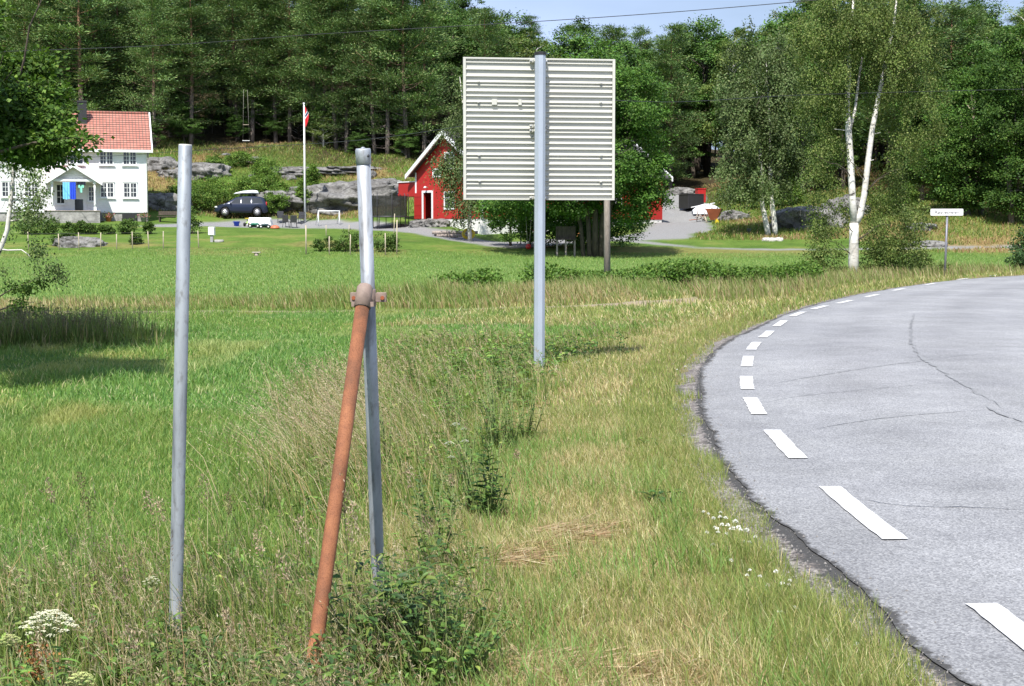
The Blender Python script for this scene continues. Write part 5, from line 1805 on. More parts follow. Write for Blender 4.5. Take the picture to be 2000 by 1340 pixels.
# garden fence stakes along the foot of the bank, and bean stakes by the berry bushes
def stake(px, y1, y0, D, r, lab, grp, mat):
    o = gp(px, y0, D)
    h = (y0 - y1) / FPX * D
    s = MB()
    a = rng.normal(0, .03, 2)
    s.tube([(0, 0, -.25), (a[0] * .5, a[1] * .5, h * .5), (a[0], a[1], h)], [r, r, r * .9], 7)
    ob = s.build('fence_stake' if 'fence' in grp else 'garden_stake', mat, None, o)
    tag(ob, lab, 'stake', grp)
FS = [(56, 456, 492), (116, 470, 502), (155, 470, 504), (197, 467, 500), (228, 470, 500), (259, 462, 496), (291, 457, 491), (319, 450, 484), (388, 438, 472)]
descr = ['under the hanging birch twigs', 'left of the dark rock patch', 'in front of the dark rock patch', 'at the right end of the dark rock patch', 'leaning a little, below the porch plinth',
         'below the middle windows of the white house', 'below the right corner of the white house', 'left of the tall steel pole', 'right of the tall steel pole, by the meter cabinet']
for (px, a, b), dsc in zip(FS, descr):
    stake(px, a, b, 90.5, .032, 'thin pale fence stake ' + dsc, 'fence stakes below the white house', M['wood_pale'])
BS = [(598, 445, 502, 88.0, .045, 'grey leaning garden stake directly below the flagpole'), (637, 440, 461, 97, .03, 'thin stake on the lawn in front of the football goal'),
      (643, 464, 500, 88, .035, 'pale stake at the left end of the berry bushes'), (684, 462, 502, 88, .035, 'pale stake among the berry bushes left of the capped pole'),
      (681, 440, 462, 97, .025, 'thin far stake on the lawn above the berry bushes'), (753, 460, 503, 88, .035, 'pale stake in the bushes right of the capped pole'),
      (775, 435, 503, 88, .04, 'tall pale stake at the right end of the berry bushes'), (769, 418, 470, 95, .03, 'tall thin stake in front of the trampoline')]
for px, a, b, D, r, lab in BS:
    stake(px, a, b, D, r, lab, 'bean stakes in the kitchen garden', M['wood_pale'])
# wire netting of the garden fence
fw = MB()
fpts = [gp(px, b, 90.5) for px, a, b in FS]
f0_ = fpts[0]
for hgt in (.35, .7, 1.0):
    fw.tube([p - f0_ + np.array([0, 0, hgt]) for p in fpts], .006, 4, False)
tag(fw.build('fence_wire', M['dark_metal'], None, f0_), 'thin wires strung along the stakes below the white house', 'fence wire')

# swing in the forest edge, red ball swing and play table under the big tree, timber
so = G(481, 288)
sw = thing('rope_swing', 'rope swing with a white plank seat hanging at the edge of the pines', 'swing', so)
sh_ = 4.1
MB().box(-.34, .34, -.1, .1, .55, .60).build('seat', M['white_paint'], sw)
for x in (-.30, .30): MB().tube([(x, 0, .60), (x * .6, 0, sh_ + 1.2)], .007, 5).build('rope', M['rope'], sw)
MB().tube([(-.28, .0, 2.05), (.28, 0, 2.05)], [.03, .03], 7).build('trapeze_bar', M['wood_pale'], sw)
so = gp(1032, 497, 89.0)
rbs = thing('ball_swing', 'red ball swing hanging on thin ropes in the shade of the big tree', 'swing', so)
MB().sphere((0, 0, .42), .17, 14, 10).build('ball', M['red_plastic'], rbs)
for x in (-.1, .12): MB().tube([(x * .6, 0, .58), (x * 1.6, .1, 2.6)], .012, 5).build('rope', M['rope'], rbs)
so = gp(1105, 503, 87.5)
pt = thing('play_table', 'dark wooden play counter with legs in the deep shade under the big tree', 'play table', so)
MB().box(-.62, .62, -.3, .3, .95, 1.02).build('top', M['bark_dark'], pt)
MB().box(-.58, .58, -.02, .02, 1.021, 1.75).build('back_board', M['bark_dark'], pt)
for x in (-.52, 0, .52): MB().box(x - .05, x + .05, -.2, .2, -.05, .949).build('leg', M['wood_grey'], pt)
so = gp(1146, 455, 101.0)
ts_ = thing('timber_stack', 'stack of bright orange planks against the white barn base, seen between the tree trunks', 'timber', so)
for k in range(6): MB().box(-.65, .65, -.25, .25, .20 + .16 * k, .34 + .16 * k).build('plank', pmat('orange_plank', (.55, .20, .07), .8, .2, 4), ts_)
so = gp(1035, 462, 97.0)
rfk = thing('play_roof', 'faded orange roof of a small play house behind the ball swing', 'play house', so)
MB().prism([(-.75, .85), (.75, .85), (.35, 1.25), (-.35, 1.25)], 1, -.5, .5).build('roof', M['orange_plastic'], rfk)
for x in (-.6, .6):
    for y in (-.4, .4): MB().box(x - .04, x + .04, y - .04, y + .04, -.1, .849).build('post', M['wood_grey'], rfk)
so = gp(885, 463, 101.5)
lg = thing('log_heap', 'low heap of weathered logs in front of the white barn base', 'logs', so, .25)
for k in range(6):
    a = (k % 3) * .26 - .3
    MB().tube([(-1.5 + rng.random() * .4, a, .13 + .2 * (k // 3)), (1.2 + rng.random() * .6, a + rng.normal(0, .08), .14 + .2 * (k // 3))], [.13, .11], 8).build('log', M['wood_grey'], lg)
so = gp(915, 470, 99.5)
cbx = thing('hose_coil', 'yellow hose coiled in a heap beside the birch by the barn', 'hose', so)
for k in range(3):
    MB().tube([((.42 - .07 * k) * math.cos(a), .12 * math.sin(3 * a) + .1 * k, .42 + (.36 - .06 * k) * math.sin(a)) for a in np.linspace(0, 2 * math.pi, 20)], .035, 6, False).build('coil', M['yellow_plastic'], cbx)

# right of the gravel drive: container, tarp, scrap, rusty hopper
so = gp(1350, 405, 126.0)
cn = thing('black_container', 'black corrugated container at the top of the gravel drive', 'container', so, .35)
c_ = MB().box(-.75, .75, -.9, .9, .08, 1.25, None, .04); c_.build('body', M['black'], cn)
MB().box(-.78, .78, -.93, .93, 1.251, 1.31).build('lid', M['dark_metal'], cn)
for k in range(5): MB().box(-.6 + .28 * k, -.52 + .28 * k, -.93, -.901, .15, 1.2).build('rib', M['black'], cn)
so = gp(1368, 400, 128.5)
rc = thing('red_crate', 'dark red crate standing behind the white tarpaulin', 'crate', so, .2)
MB().box(-.36, .36, -.4, .4, .3, 1.45, None, .03).build('body', M['red_plastic'], rc)
MB().box(-.39, .39, -.43, .43, 1.451, 1.53).build('lid', M['red_plastic'], rc)
MB().box(-.36, .36, -.4, .4, 0, .299).build('pallet', M['wood_grey'], rc)
so = gp(1381, 408, 122.5)
bt_ = thing('tarpaulin_boat', 'upturned boat under a white tarpaulin behind the rusty hopper', 'boat', so, .15)
hv = []
for i in range(13):
    u = i / 12
    for k in range(9):
        a = math.pi * k / 8
        wv = math.sin(math.pi * (.06 + .88 * u)) ** .6
        hv.append((-1.25 + 2.5 * u, -.65 * wv * math.cos(a), .10 + .85 * wv * math.sin(a)))
hf = [(i * 9 + k, i * 9 + k + 1, i * 9 + 10 + k, i * 9 + 9 + k) for i in range(12) for k in range(8)]
MB().add(hv, hf, True).build('tarpaulin', pmat('white_tarp', (.70, .73, .80), .5, .08, 3, bmp=.4, bscale=5, bd=.05), bt_)
for x in (-.7, .7): MB().box(x - .1, x + .1, -.5, .5, -.1, .12).build('support', M['wood_grey'], bt_)
so = gp(1370, 418, 118.5)
rk = thing('scrap_rack', 'leaning grey scrap-iron rack heaped with bars in front of the white tarpaulin', 'rack', so, .1)
MB().tube([(-.85, 0, 1.12), (1.1, 0, 1.48)], .045, 6).build('top_bar', M['white_paint'], rk)
for x in (-.4, .2, .75):
    MB().tube([(x, -.1, 0), (x + .12, .0, 1.12 + .18 * (x + .85))], .04, 6).build('upright', M['wood_grey'], rk)
for k in range(16):
    x = -.8 + 1.5 * rng.random()
    MB().tube([(x, rng.normal(0, .2), .05 + .5 * rng.random()), (x + rng.normal(0, .5), rng.normal(0, .2), .1 + .6 * rng.random())], .03, 5).build('bar', [M['wood_grey'], M['rust_skip'], M['rope'], M['dark_metal']][k % 4], rk)
so = gp(1393, 430, 115.5)
hp_ = thing('rusty_hopper', 'rust-brown sheet metal tipping hopper on a pale tripod leg', 'hopper', so, -.25)
tp_, bt2 = [(-.55, -.55, 1.05), (.70, -.55, 1.05), (.70, .5, 1.0), (-.55, .5, 1.0)], [(-.20, -.22, .18), (.28, -.22, .18), (.28, .2, .18), (-.20, .2, .18)]
MB().add(tp_ + bt2 + [(p[0] * .93, p[1] * .93, p[2]) for p in tp_] + [(p[0] * .9, p[1] * .9, .22) for p in bt2],
         [(0, 1, 5, 4), (1, 2, 6, 5), (2, 3, 7, 6), (3, 0, 4, 7), (4, 5, 6, 7), (0, 8, 9, 1), (1, 9, 10, 2), (2, 10, 11, 3), (3, 11, 8, 0), (8, 12, 13, 9), (9, 13, 14, 10), (10, 14, 15, 11), (11, 15, 12, 8), (12, 15, 14, 13)]).build('tub', M['rust_skip'], hp_)
MB().tube([(-.62, -.3, .42), (-.42, -.35, -.1)], .055, 7).build('leg', M['wood_pale'], hp_)
MB().tube([(.45, -.2, .5), (.30, -.25, -.1)], .05, 7).build('leg', M['wood_grey'], hp_)
MB().tube([(.1, .5, .5), (.1, .6, -.1)], .05, 7).build('leg', M['wood_grey'], hp_)
MB().box(-.1, .25, -.2, .2, -.05, .17).build('base_block', M['black'], hp_)
so = gp(1400, 432, 114.2)
yc = thing('yellow_canister', 'small bright yellow canister beside the rusty hopper', 'canister', so)
MB().prism([(-.14, 0), (.16, 0), (.10, .26), (.02, .30), (-.08, .26)], 1, -.09, .09).build('body', M['yellow_plastic'], yc)
MB().tube([(-.05, 0, .27), (-.03, 0, .34), (.05, 0, .34), (.07, 0, .27)], .018, 6).build('handle', M['yellow_plastic'], yc)
so = gp(1463, 451, 105.0)
bk_ = thing('zinc_bucket', 'small pale grey bucket in the shade of the birch pair', 'bucket', so)
MB().lathe([(.11, 0), (.16, .30), (.17, .31), (.14, .30), (.10, .03)], 14).build('bucket_body', M['galv'], bk_)
MB().tube([(-.16, 0, .30), (-.10, 0, .44), (.10, 0, .44), (.16, 0, .30)], .01, 5).build('handle', M['dark_metal'], bk_)

# ------------------------------------------------------------------ rocks
import bmesh
def rock(name, label, px, py, D, w, h, dep, seed, sink=.35, rz=0.0, group=None, sub=5):
    b = bmesh.new()
    bmesh.ops.create_icosphere(b, subdivisions=sub, radius=1.0)
    o = gp(px, py, D)
    v = np.array([p.co[:] for p in b.verts])
    n1 = fbm(v[:, 0] * 1.3 + seed * 3.1, v[:, 1] * 1.3 + v[:, 2] * 1.7, seed, 5) - .5
    n2 = fbm(v[:, 0] * 4 + v[:, 2] * 2 + seed, v[:, 1] * 4 - v[:, 2] * 3, seed + 5, 4) - .5
    n3 = np.abs(fbm(v[:, 2] * 3 + v[:, 0], v[:, 0] * 1.5 - v[:, 1] * 2, seed + 9, 3) - .5)
    r = 1 + n1 * .80 + n2 * .46 - n3 * .50
    v = v * r[:, None]
    v[:, 2] = np.where(v[:, 2] > .55, .55 + (v[:, 2] - .55) * .45, v[:, 2])
    v *= np.array([w / 2, dep / 2, h / (1 + .8 * (1 - sink))])
    v[:, 2] += h * (.36 - sink)
    for p, q in zip(b.verts, v): p.co = q
    me = bpy.data.meshes.new(name); b.to_mesh(me); b.free()
    me.polygons.foreach_set('use_smooth', [True] * len(me.polygons))
    ob = link(name, me, M['rock'], None, o)
    ob.rotation_euler = (0, 0, rz)
    return tag(ob, label, 'rock', group)
rock('rock_outcrop', 'long grey rock face behind the flagpole and the goal', 665, 434, 121.5, 10.5, 3.3, 6.0, 3, .30, .1)
rock('rock_outcrop', 'grey rock wall left of the long rock face, above the garden chairs', 555, 430, 120.0, 4.6, 1.9, 4.0, 5, .35)
rock('rock_outcrop', 'pale rock slab stretching under the trees left of the capped pole', 585, 325, 131.5, 8.5, 1.15, 4.0, 8, .35, .1)
rock('rock_outcrop', 'low pale rock slab just behind the top of the capped pole', 690, 333, 131.5, 6.0, .9, 4.0, 9, .4)
rock('rock_outcrop', 'pale lichen-covered crag directly right of the white house gable', 312, 325, 128.5, 3.6, 2.0, 3.0, 12, .35)
rock('rock_outcrop', 'broad lichen-covered crag behind the top of the tall steel pole', 395, 345, 127.0, 4.8, 2.1, 3.2, 14, .35)
rock('rock_outcrop', 'small grey rock lower down between house and steel pole', 330, 352, 126.0, 2.2, 1.2, 1.8, 15, .35)
rock('rock_outcrop', 'shaded rock ledge beside the garden bench at the house corner', 322, 428, 118.0, 4.0, 2.2, 2.5, 17, .3)
rock('rock_outcrop', 'grey rock knoll just left of the barn balcony', 758, 375, 124.0, 4.0, 1.9, 3.0, 19, .35)
rock('boulder', 'round grey boulder at the foot of the barn door', 826, 447, 108.5, 2.0, .95, 1.6, 21, .35)
rock('boulder', 'dark flat boulder between the barn door and its white base', 850, 445, 108.0, 2.2, 1.1, 1.4, 23, .35)
rock('rock_outcrop', 'smooth sloping grey slab rising to the right behind the forked birch', 1590, 436, 107.0, 6.0, 2.8, 3.2, 25, .35, -.1)
rock('rock_outcrop', 'upper end of the grey slab, between the forked birch and the birch pair', 1650, 405, 111.0, 4.0, 2.6, 3.0, 26, .35)
rock('rock_outcrop', 'broken grey rock behind the rusty hopper', 1432, 425, 117.0, 2.6, 1.7, 2.0, 28, .35)
rock('rock_outcrop', 'scree of pale rock above the black container', 1335, 382, 133.0, 3.0, 1.3, 2.0, 29, .35)
rock('rock_outcrop', 'low reddish grey rock left of the street sign pole', 1800, 440, 100.0, 2.2, .8, 1.6, 31, .35)
rock('rock_outcrop', 'low rock step behind the street sign pole', 1810, 470, 94.0, 2.4, .7, 1.4, 33, .4)
rock('rock_outcrop', 'dark rock patch in the bank behind the fence stakes', 158, 488, 92.5, 3.2, 1.2, 1.6, 35, .35)
for k, (px, lab) in enumerate(((1497, 'whitish boulder, left of three under the birch pair'), (1509, 'whitish boulder, middle of three under the birch pair'), (1522, 'whitish boulder, right of three under the birch pair'))):
    ob = rock('pale_boulder', lab, px, 463, 99.5, .62 + .1 * (k % 2), .42, .5, 41 + k, .25, .4 * k, 'pale boulders under the birch pair', 3)
    ob.data.materials.clear(); ob.data.materials.append(M.setdefault('pale_rock', pmat('pale_rock', (.52, .50, .47), .9, .35, 4, bmp=.8, bscale=8, bd=.05)))
for k, (px, py, D, w) in enumerate(((495, 346, 127, 1.0), (565, 352, 128, 1.6), (668, 365, 126, 1.4), (440, 300, 135, 1.2), (500, 310, 133, 1.8), (720, 350, 129, 1.8))):
    rock('small_boulder', ['grey stone in the shrubs above the minivan', 'low stone in the dry grass left of the flagpole', 'small stone in the grass above the rock face', 'pale stone below the swing tree', 'flat stone right of the swing', 'flat stone in the dry grass right of the capped pole'][k], px, py, D, w, w * .5, w * .8, 60 + k, .35, k, None, 3)

# ------------------------------------------------------------------ trees
def unit(v): return v / (np.linalg.norm(v, axis=-1, keepdims=True) + 1e-9)
def leaf_mesh(name, parts):
    V, l, t, c = joinm(parts)
    return np_mesh(name, V, l, t, False, col=np.clip(c, 0, 1))

PINE_C = [(0.128, 0.212, 0.068), (0.165, 0.252, 0.077), (0.094, 0.171, 0.068), (0.215, 0.256, 0.098)]
OAK_C = [(0.070, 0.145, 0.030), (0.094, 0.178, 0.036), (0.050, 0.110, 0.028), (0.145, 0.21, 0.055)]
BIR_C = [(0.138, 0.202, 0.048), (0.180, 0.240, 0.062), (0.092, 0.148, 0.038), (0.27, 0.305, 0.105)]

def limb(mb, p0, p1, r0, r1, sag=0.0, n=6, k=5, wob=0.0):
    p0, p1 = np.array(p0, float), np.array(p1, float)
    pts = []
    for i in range(k + 1):
        t = i / k
        p = p0 * (1 - t) + p1 * t
        p = p + np.array([0, 0, sag * math.sin(math.pi * t)]) + (rng.normal(0, wob, 3) if 0 < i < k else 0)
        pts.append(p)
    mb.tube(pts, [r0 + (r1 - r0) * i / k for i in range(k + 1)], n, True)

def pine_meshes(h, cb, rmax, seed, dens=1.0):
    r = np.random.RandomState(seed)
    tr = MB()
    bend = r.normal(0, .25, 2)
    def ax(z): return np.array([bend[0] * math.sin(z / h * 2.5), bend[1] * math.sin(z / h * 2.1 + .4), z])
    zs = np.linspace(-.4, h * .96, 10)
    tr.tube([ax(z) for z in zs], [.21 * (1 - z / h) ** .8 * (h / 16) + .02 for z in zs], 8)
    parts = []
    nb = int(58 * dens)
    for i in range(nb):
        t = (i + r.rand()) / nb
        z = h * (cb + (1 - cb) * t ** .9)
        L = rmax * (1 - t ** 2.2) ** .8 * (.40 + .78 * r.rand()) * (.62 + .38 * min(1, t * 6)) + .45
        a = r.rand() * 6.283
        d = np.array([math.cos(a), math.sin(a), -.12 + .75 * r.rand() - .12 * (1 - t)])
        p0 = ax(z)
        p1 = p0 + d * L
        limb(tr, p0, p0 + d * L * .92, .045 * (1 - t) + .02, .012, -.08 * L, 4, 3)
        for q, f in enumerate((.40, .62, .82, 1.0)):
            if q == 0 and L < 1.3: continue
            c = p0 + d * L * f + np.array([r.normal(0, .12), r.normal(0, .12), .10])
            m = int(r.randint(62, 92) * (.7 + .4 * f))
            e = np.array([.56, .56, .20]) * (.75 + .35 * r.rand()) * (1 + .12 * L)
            pos = c + r.normal(0, 1, (m, 3)) * e * .7
            dr = unit((pos - c) * np.array([1.2, 1.2, .6]) + d * .35 + r.normal(0, .28, (m, 3)) + np.array([0, 0, .22]))
            hue = .62 + .66 * r.rand()
            col = palette(m, PINE_C, [.4, .25, .2, .15]) * hue
            parts.append(leaf_arrays(pos, dr, .20 + .20 * r.rand(m), .055 + .04 * r.rand(m), col, np.array([0, 0, 1.0]) + r.normal(0, .5, (m, 3))))
    for i in range(int(10 * (1 + cb))):                            # dead snags on the bare trunk
        z = h * cb * (.35 + .75 * r.rand())
        a = r.rand() * 6.283
        L = .4 + 1.3 * r.rand()
        limb(tr, ax(z), ax(z) + np.array([math.cos(a) * L, math.sin(a) * L, r.normal(-.05, .2)]), .035, .012, -.1, 4, 3, .04)
    return tr.mesh('pine_trunk'), leaf_mesh('pine_crown', parts)

def broad_meshes(h, cb, rad, seed, nclump=110, leaf=.19, per=175, cols=OAK_C, trunk_r=.2, squash=1.0):
    r = np.random.RandomState(seed)
    tr = MB()
    cz, rz = h * (cb + 1) / 2, h * (1 - cb) / 2
    bend = r.normal(0, .3, 2)
    def ax(z): return np.array([bend[0] * math.sin(z / h * 2.5), bend[1] * math.sin(z / h * 2.1), z])
    zs = np.linspace(-.4, h * .85, 8)
    tr.tube([ax(z) for z in zs], [trunk_r * (1 - z / h) ** .7 + .02 for z in zs], 8)
    parts = []
    for i in range(nclump):
        u = unit(r.normal(0, 1, 3))
        if u[2] < -.75: u[2] *= -.5
        lob = 1 + .38 * math.sin(u[0] * 3.1 + seed) * math.cos(u[1] * 2.7 + seed * 2) + .2 * math.sin(u[2] * 5 + seed)
        f = (.42 + .58 * r.rand() ** .5) * lob
        taper = 1 - .25 * max(0, u[2])
        c = np.array([u[0] * rad * f * taper, u[1] * rad * f * taper, cz + u[2] * rz * min(1.05, f) * squash])
        c[:2] += ax(c[2])[:2]
        if r.rand() < .45:
            zb = max(h * cb * .8, c[2] - .45 * math.hypot(c[0], c[1]) - .6)
            limb(tr, ax(zb), c, .05 * h / 10, .012, .05, 4, 4, .08)
        s = (.38 + .38 * r.rand()) * rad / 3.6
        m = int(per * (.6 + .8 * r.rand()))
        pos = c + r.normal(0, 1, (m, 3)) * np.array([s, s, s * .55]) * .56
        dr = unit((pos - c) + r.normal(0, .35, (m, 3)) + np.array([0, 0, -.12]))
        col = palette(m, cols, [.4, .28, .2, .12]) * (.60 + .72 * r.rand())
        parts.append(leaf_arrays(pos, dr, leaf * (.6 + .7 * r.rand(m)), leaf * .72 * (.6 + .6 * r.rand(m)), col, u + np.array([0, 0, .8]) + r.normal(0, .6, (m, 3))))
    return tr.mesh('broad_trunk'), leaf_mesh('broad_crown', parts)

def spruce_like(h, seed):
    return pine_meshes(h, .12, 2.2, seed, 1.25)

# shape masters: meshes only; every tree below is an object of its own that shares them
PINES = [pine_meshes(17, .17, 3.2, 1, 1.15), pine_meshes(17, .12, 3.5, 2, 1.15), pine_meshes(17, .22, 3.0, 3, 1.1), pine_meshes(17, .10, 3.2, 4, 1.15), pine_meshes(17, .15, 2.8, 5, 1.15), pine_meshes(17, .06, 2.8, 6, 1.25)]
BROADS = [broad_meshes(12, .14, 3.4, 11, 120), broad_meshes(12, .10, 3.0, 12, 110), broad_meshes(12, .20, 3.8, 13, 130), broad_meshes(12, .12, 2.6, 14, 95, .17), broad_meshes(12, .08, 3.3, 15, 115, .15, 190, BIR_C, .13)]
_first = {}
def place_tree(name, meshes, mats, x, y, h, base_h, label, group, width=1.0, rz=None):
    t = thing(name, label, 'tree', (x, y, hz(x, y) - .1), rng.random() * 6.28 if rz is None else rz, group)
    s = h / base_h
    t.scale = (s * width, s * width, s)
    for nm, me, mt in (('trunk', meshes[0], mats[0]), ('crown', meshes[1], mats[1])):
        if len(me.materials) == 0: me.materials.append(mt)
        o = bpy.data.objects.new(nm, me); C.objects.link(o); o.parent = t
    return t

SKY_X = [-400, 0, 300, 600, 760, 800, 850, 900, 930, 965, 1000, 1100, 1200, 1300, 1400, 1480, 1530, 1600, 1800, 1835, 1850, 1915, 1935, 2000, 2400]
SKY_Y = [-90, -70, -50, -40, -22, -2, -8, -14, 10, 28, 30, 45, 52, 40, 38, 30, 10, -40, -30, -5, 8, 8, 8, 12, 10]
FRONT_X = [-400, 0, 300, 320, 600, 800, 960, 1000, 1330, 1360, 1480, 1500, 1640, 1700, 1850, 2100, 2400]
FRONT_Y = [131, 131, 133, 139, 140, 136, 137, 131, 136, 143, 145, 124, 122, 119, 117, 108, 106]

placed = []
def free(x, y, r):
    for a, b, c in placed:
        if (a - x) ** 2 + (b - y) ** 2 < (min(r, c)) ** 2: return False
    return True

# pines standing in the open edge of the wood, their bare trunks in view
EDGE_PINES = [(363, 290, 16.5, 0, 'pine whose pale trunk stands exactly above the tall steel pole'), (377, 292, 15.5, 2, 'pine with a forking trunk just right of the one above the tall steel pole'),
              (463, 292, 17.0, 0, 'tall straight pine beside the rope swing, on its left'), (493, 284, 16.0, 4, 'dark trunked pine beside the rope swing, on its right'),
              (540, 279, 15.0, 2, 'pine at the wood edge midway between the rope swing and the flagpole'), (566, 275, 16.0, 1, 'bushy pine just left of the flagpole top'),
              (614, 312, 14.5, 4, 'short pine at the wood edge just right of the flagpole'), (632, 306, 16.5, 0, 'tall pine second to the right of the flagpole'),
              (657, 326, 15.5, 2, 'stout grey trunked pine over the pale slab, left of the capped pole'), (676, 322, 14.5, 3, 'pine close behind the left side of the capped pole'),
              (733, 322, 15.0, 0, 'pine with a bare leaning trunk right of the capped pole'), (757, 306, 16.0, 1, 'broad pine midway between the capped pole and the red barn'),
              (796, 312, 17.5, 2, 'tall pine with a thick bare trunk left of the barn roof'), (300, 290, 14.0, 3, 'pine just right of the white house roof'),
              (332, 285, 15.0, 5, 'low-branched pine between the house roof and the steel pole'), (828, 322, 16.0, 4, 'pine directly behind the left eave of the red barn')]
for px, py, h, v, lab in EDGE_PINES:
    o = gp(px, py, float(np.interp(px, FRONT_X, FRONT_Y)) + (2 if py > 300 else 4))
    place_tree('pine_tree', PINES[v], (M['pine'], M['needle']), o[0], o[1], h, 17, lab, 'pines along the edge of the wood')
    placed.append((o[0], o[1], 3.6))

def zone(px, Y):
    if px < 300: z = 'behind the white house'
    elif px < 590: z = 'in the wood between the white house and the flagpole'
    elif px < 790: z = 'in the wood between the flagpole and the red barn'
    elif px < 960: z = 'in the wood behind the red barn'
    elif px < 1330: z = 'on the ridge behind the big road sign'
    elif px < 1560: z = 'on the ridge beyond the gravel drive'
    else: z = 'in the wood behind the forked birch and the street sign'
    return z
cnt = 0
rows = []
Y = 131.0
while Y < 215:
    sp = 3.9 + (Y - 131) * .045
    half = .40 * Y + 6
    for X in np.arange(-half, half, sp):
        rows.append((X + rng.normal(0, sp * .22), Y + rng.normal(0, sp * .22)))
    Y += sp * 1.05
for Y in (108, 112, 116, 120, 124, 128):
    for X in np.arange(16, 62, 4.2):
        rows.append((X + rng.normal(0, 1), Y + rng.normal(0, 1)))
rng.shuffle(rows)
rows = sorted(rows, key=lambda q: q[1])
for X, Y in rows:
    px = 1000 + X / Y * FPX
    if Y < np.interp(px, FRONT_X, FRONT_Y) or px < -330 or px > 2330: continue
    if not free(X, Y, 3.4): continue
    deep = Y > np.interp(px, FRONT_X, FRONT_Y) + 30
    gzv = hz(X, Y)
    ytop = np.interp(px, SKY_X, SKY_Y) + rng.random() ** 1.6 * 46
    hmax = CAMZ + (450 - ytop) / FPX * Y - gzv
    pp = .94 if px < 780 else (.55 if px < 960 else (.25 if px < 1560 else .30))
    is_pine = rng.random() < pp
    h = (13 + 5 * rng.random()) if is_pine else (9 + 5 * rng.random())
    if px > 930: h *= .92
    if rng.random() < .35: h = max(h, min(hmax, 20))
    h = min(h, hmax)
    if h < 6.0: continue
    if deep and rng.random() < .25: continue
    depth_w = 'deep ' if deep else ''
    if is_pine:
        t = place_tree('pine_tree', PINES[int(rng.integers(0, 6))], (M['pine'], M['needle']), X, Y, h, 17, f'dark green pine standing {depth_w}{zone(px, Y)}', f'pines {depth_w}{zone(px, Y)}', .9 + .35 * rng.random())
    else:
        v = int(rng.choice(5, p=[.26, .24, .22, .16, .12]))
        kind = 'pale leaved birch' if v == 4 else 'leafy broadleaved tree'
        t = place_tree('birch_tree' if v == 4 else 'broadleaved_tree', BROADS[v], (M['birch'] if v == 4 else M['bark_dark'], M['leaf']), X, Y, h, 12, f'{kind} standing {depth_w}{zone(px, Y)}', f'{kind}s {depth_w}{zone(px, Y)}', .95 + .35 * rng.random())
    placed.append((X, Y, 3.4)); cnt += 1
print('forest trees', cnt)

# understorey saplings at the wood edge, so that the trunks stand against leaves here and there
for k, (px, py, h) in enumerate([(520, 300, 4.5), (585, 300, 6.0), (548, 296, 5.5), (650, 300, 5), (705, 318, 6.0), (770, 318, 4.5), (415, 288, 4.0), (440, 286, 3.5), (1010, 360, 6), (1080, 350, 7), (1290, 345, 7), (1540, 395, 6), (1760, 400, 6)]):
    o = gp(px, py, float(np.interp(px, FRONT_X, FRONT_Y)) + 6)
    place_tree('sapling', BROADS[k % 4], (M['bark_dark'], M['leaf']), o[0], o[1], h, 12, 'young leafy sapling in the shaded edge of the wood', 'saplings in the shaded edge of the wood', 1.0)
for k in range(30):
    px = rng.uniform(300, 960)
    o = gp(px, 310, float(np.interp(px, FRONT_X, FRONT_Y)) + rng.uniform(0, 9))
    place_tree('sapling', BROADS[k % 5], (M['bark_dark'], M['leaf']), o[0], o[1], rng.uniform(1.6, 4.2), 12, 'young leafy sapling in the shaded edge of the wood', 'saplings in the shaded edge of the wood', 1.5)

# ---- trees built one by one, crowns given as leafy masses
def crown_strands(ells, n, cols, leaf, droop, per=9, shell=.25, seed=0):
    """birch-like foliage: short hanging twigs of leaves filling ellipsoid masses"""
    r = np.random.RandomState(seed)
    w = np.array([e[1][0] * e[1][2] for e in ells]); w = w / w.sum()
    k = r.choice(len(ells), n, p=w)
    C_ = np.array([e[0] for e in ells])[k]; R_ = np.array([e[1] for e in ells])[k]
    u = unit(r.normal(0, 1, (n, 3))) * (shell + (1 - shell) * r.rand(n, 1) ** .6)
    lead = (np.arange(n) // 16) * 16                    # twigs grow in bunches of sixteen
    c = C_[lead] + u[lead] * R_[lead] + r.normal(0, 1, (n, 3)) * np.minimum(R_[lead], droop * 1.0) * np.array([.32, .32, .30])
    u = u[lead]
    hue = (.62 + .66 * r.rand(n, 1))[lead] * (.9 + .2 * r.rand(n, 1))
    out_d = unit(u + 1e-6)
    t = np.tile(np.arange(per) / per, n)
    j = np.repeat(np.arange(n), per)
    L = droop * (.5 + r.rand(n))
    pos = c[j] + out_d[j] * np.array([.35, .35, .1]) * (t[:, None] * L[j][:, None]) + np.stack([r.normal(0, .045 + .05 * droop, len(j)), r.normal(0, .045 + .05 * droop, len(j)), -t * L[j] * .9], 1)
    dr = unit(r.normal(0, .75, (len(j), 3)) + np.array([0, 0, -.65]))
    col = palette(len(j), cols, [.4, .28, .2, .12]) * hue[j]
    return leaf_arrays(pos, dr, leaf * (.7 + .6 * r.rand(len(j))), leaf * .72 * (.7 + .5 * r.rand(len(j))), col, out_d[j] + r.normal(0, .8, (len(j), 3)) + np.array([0, -.3, .5])), c

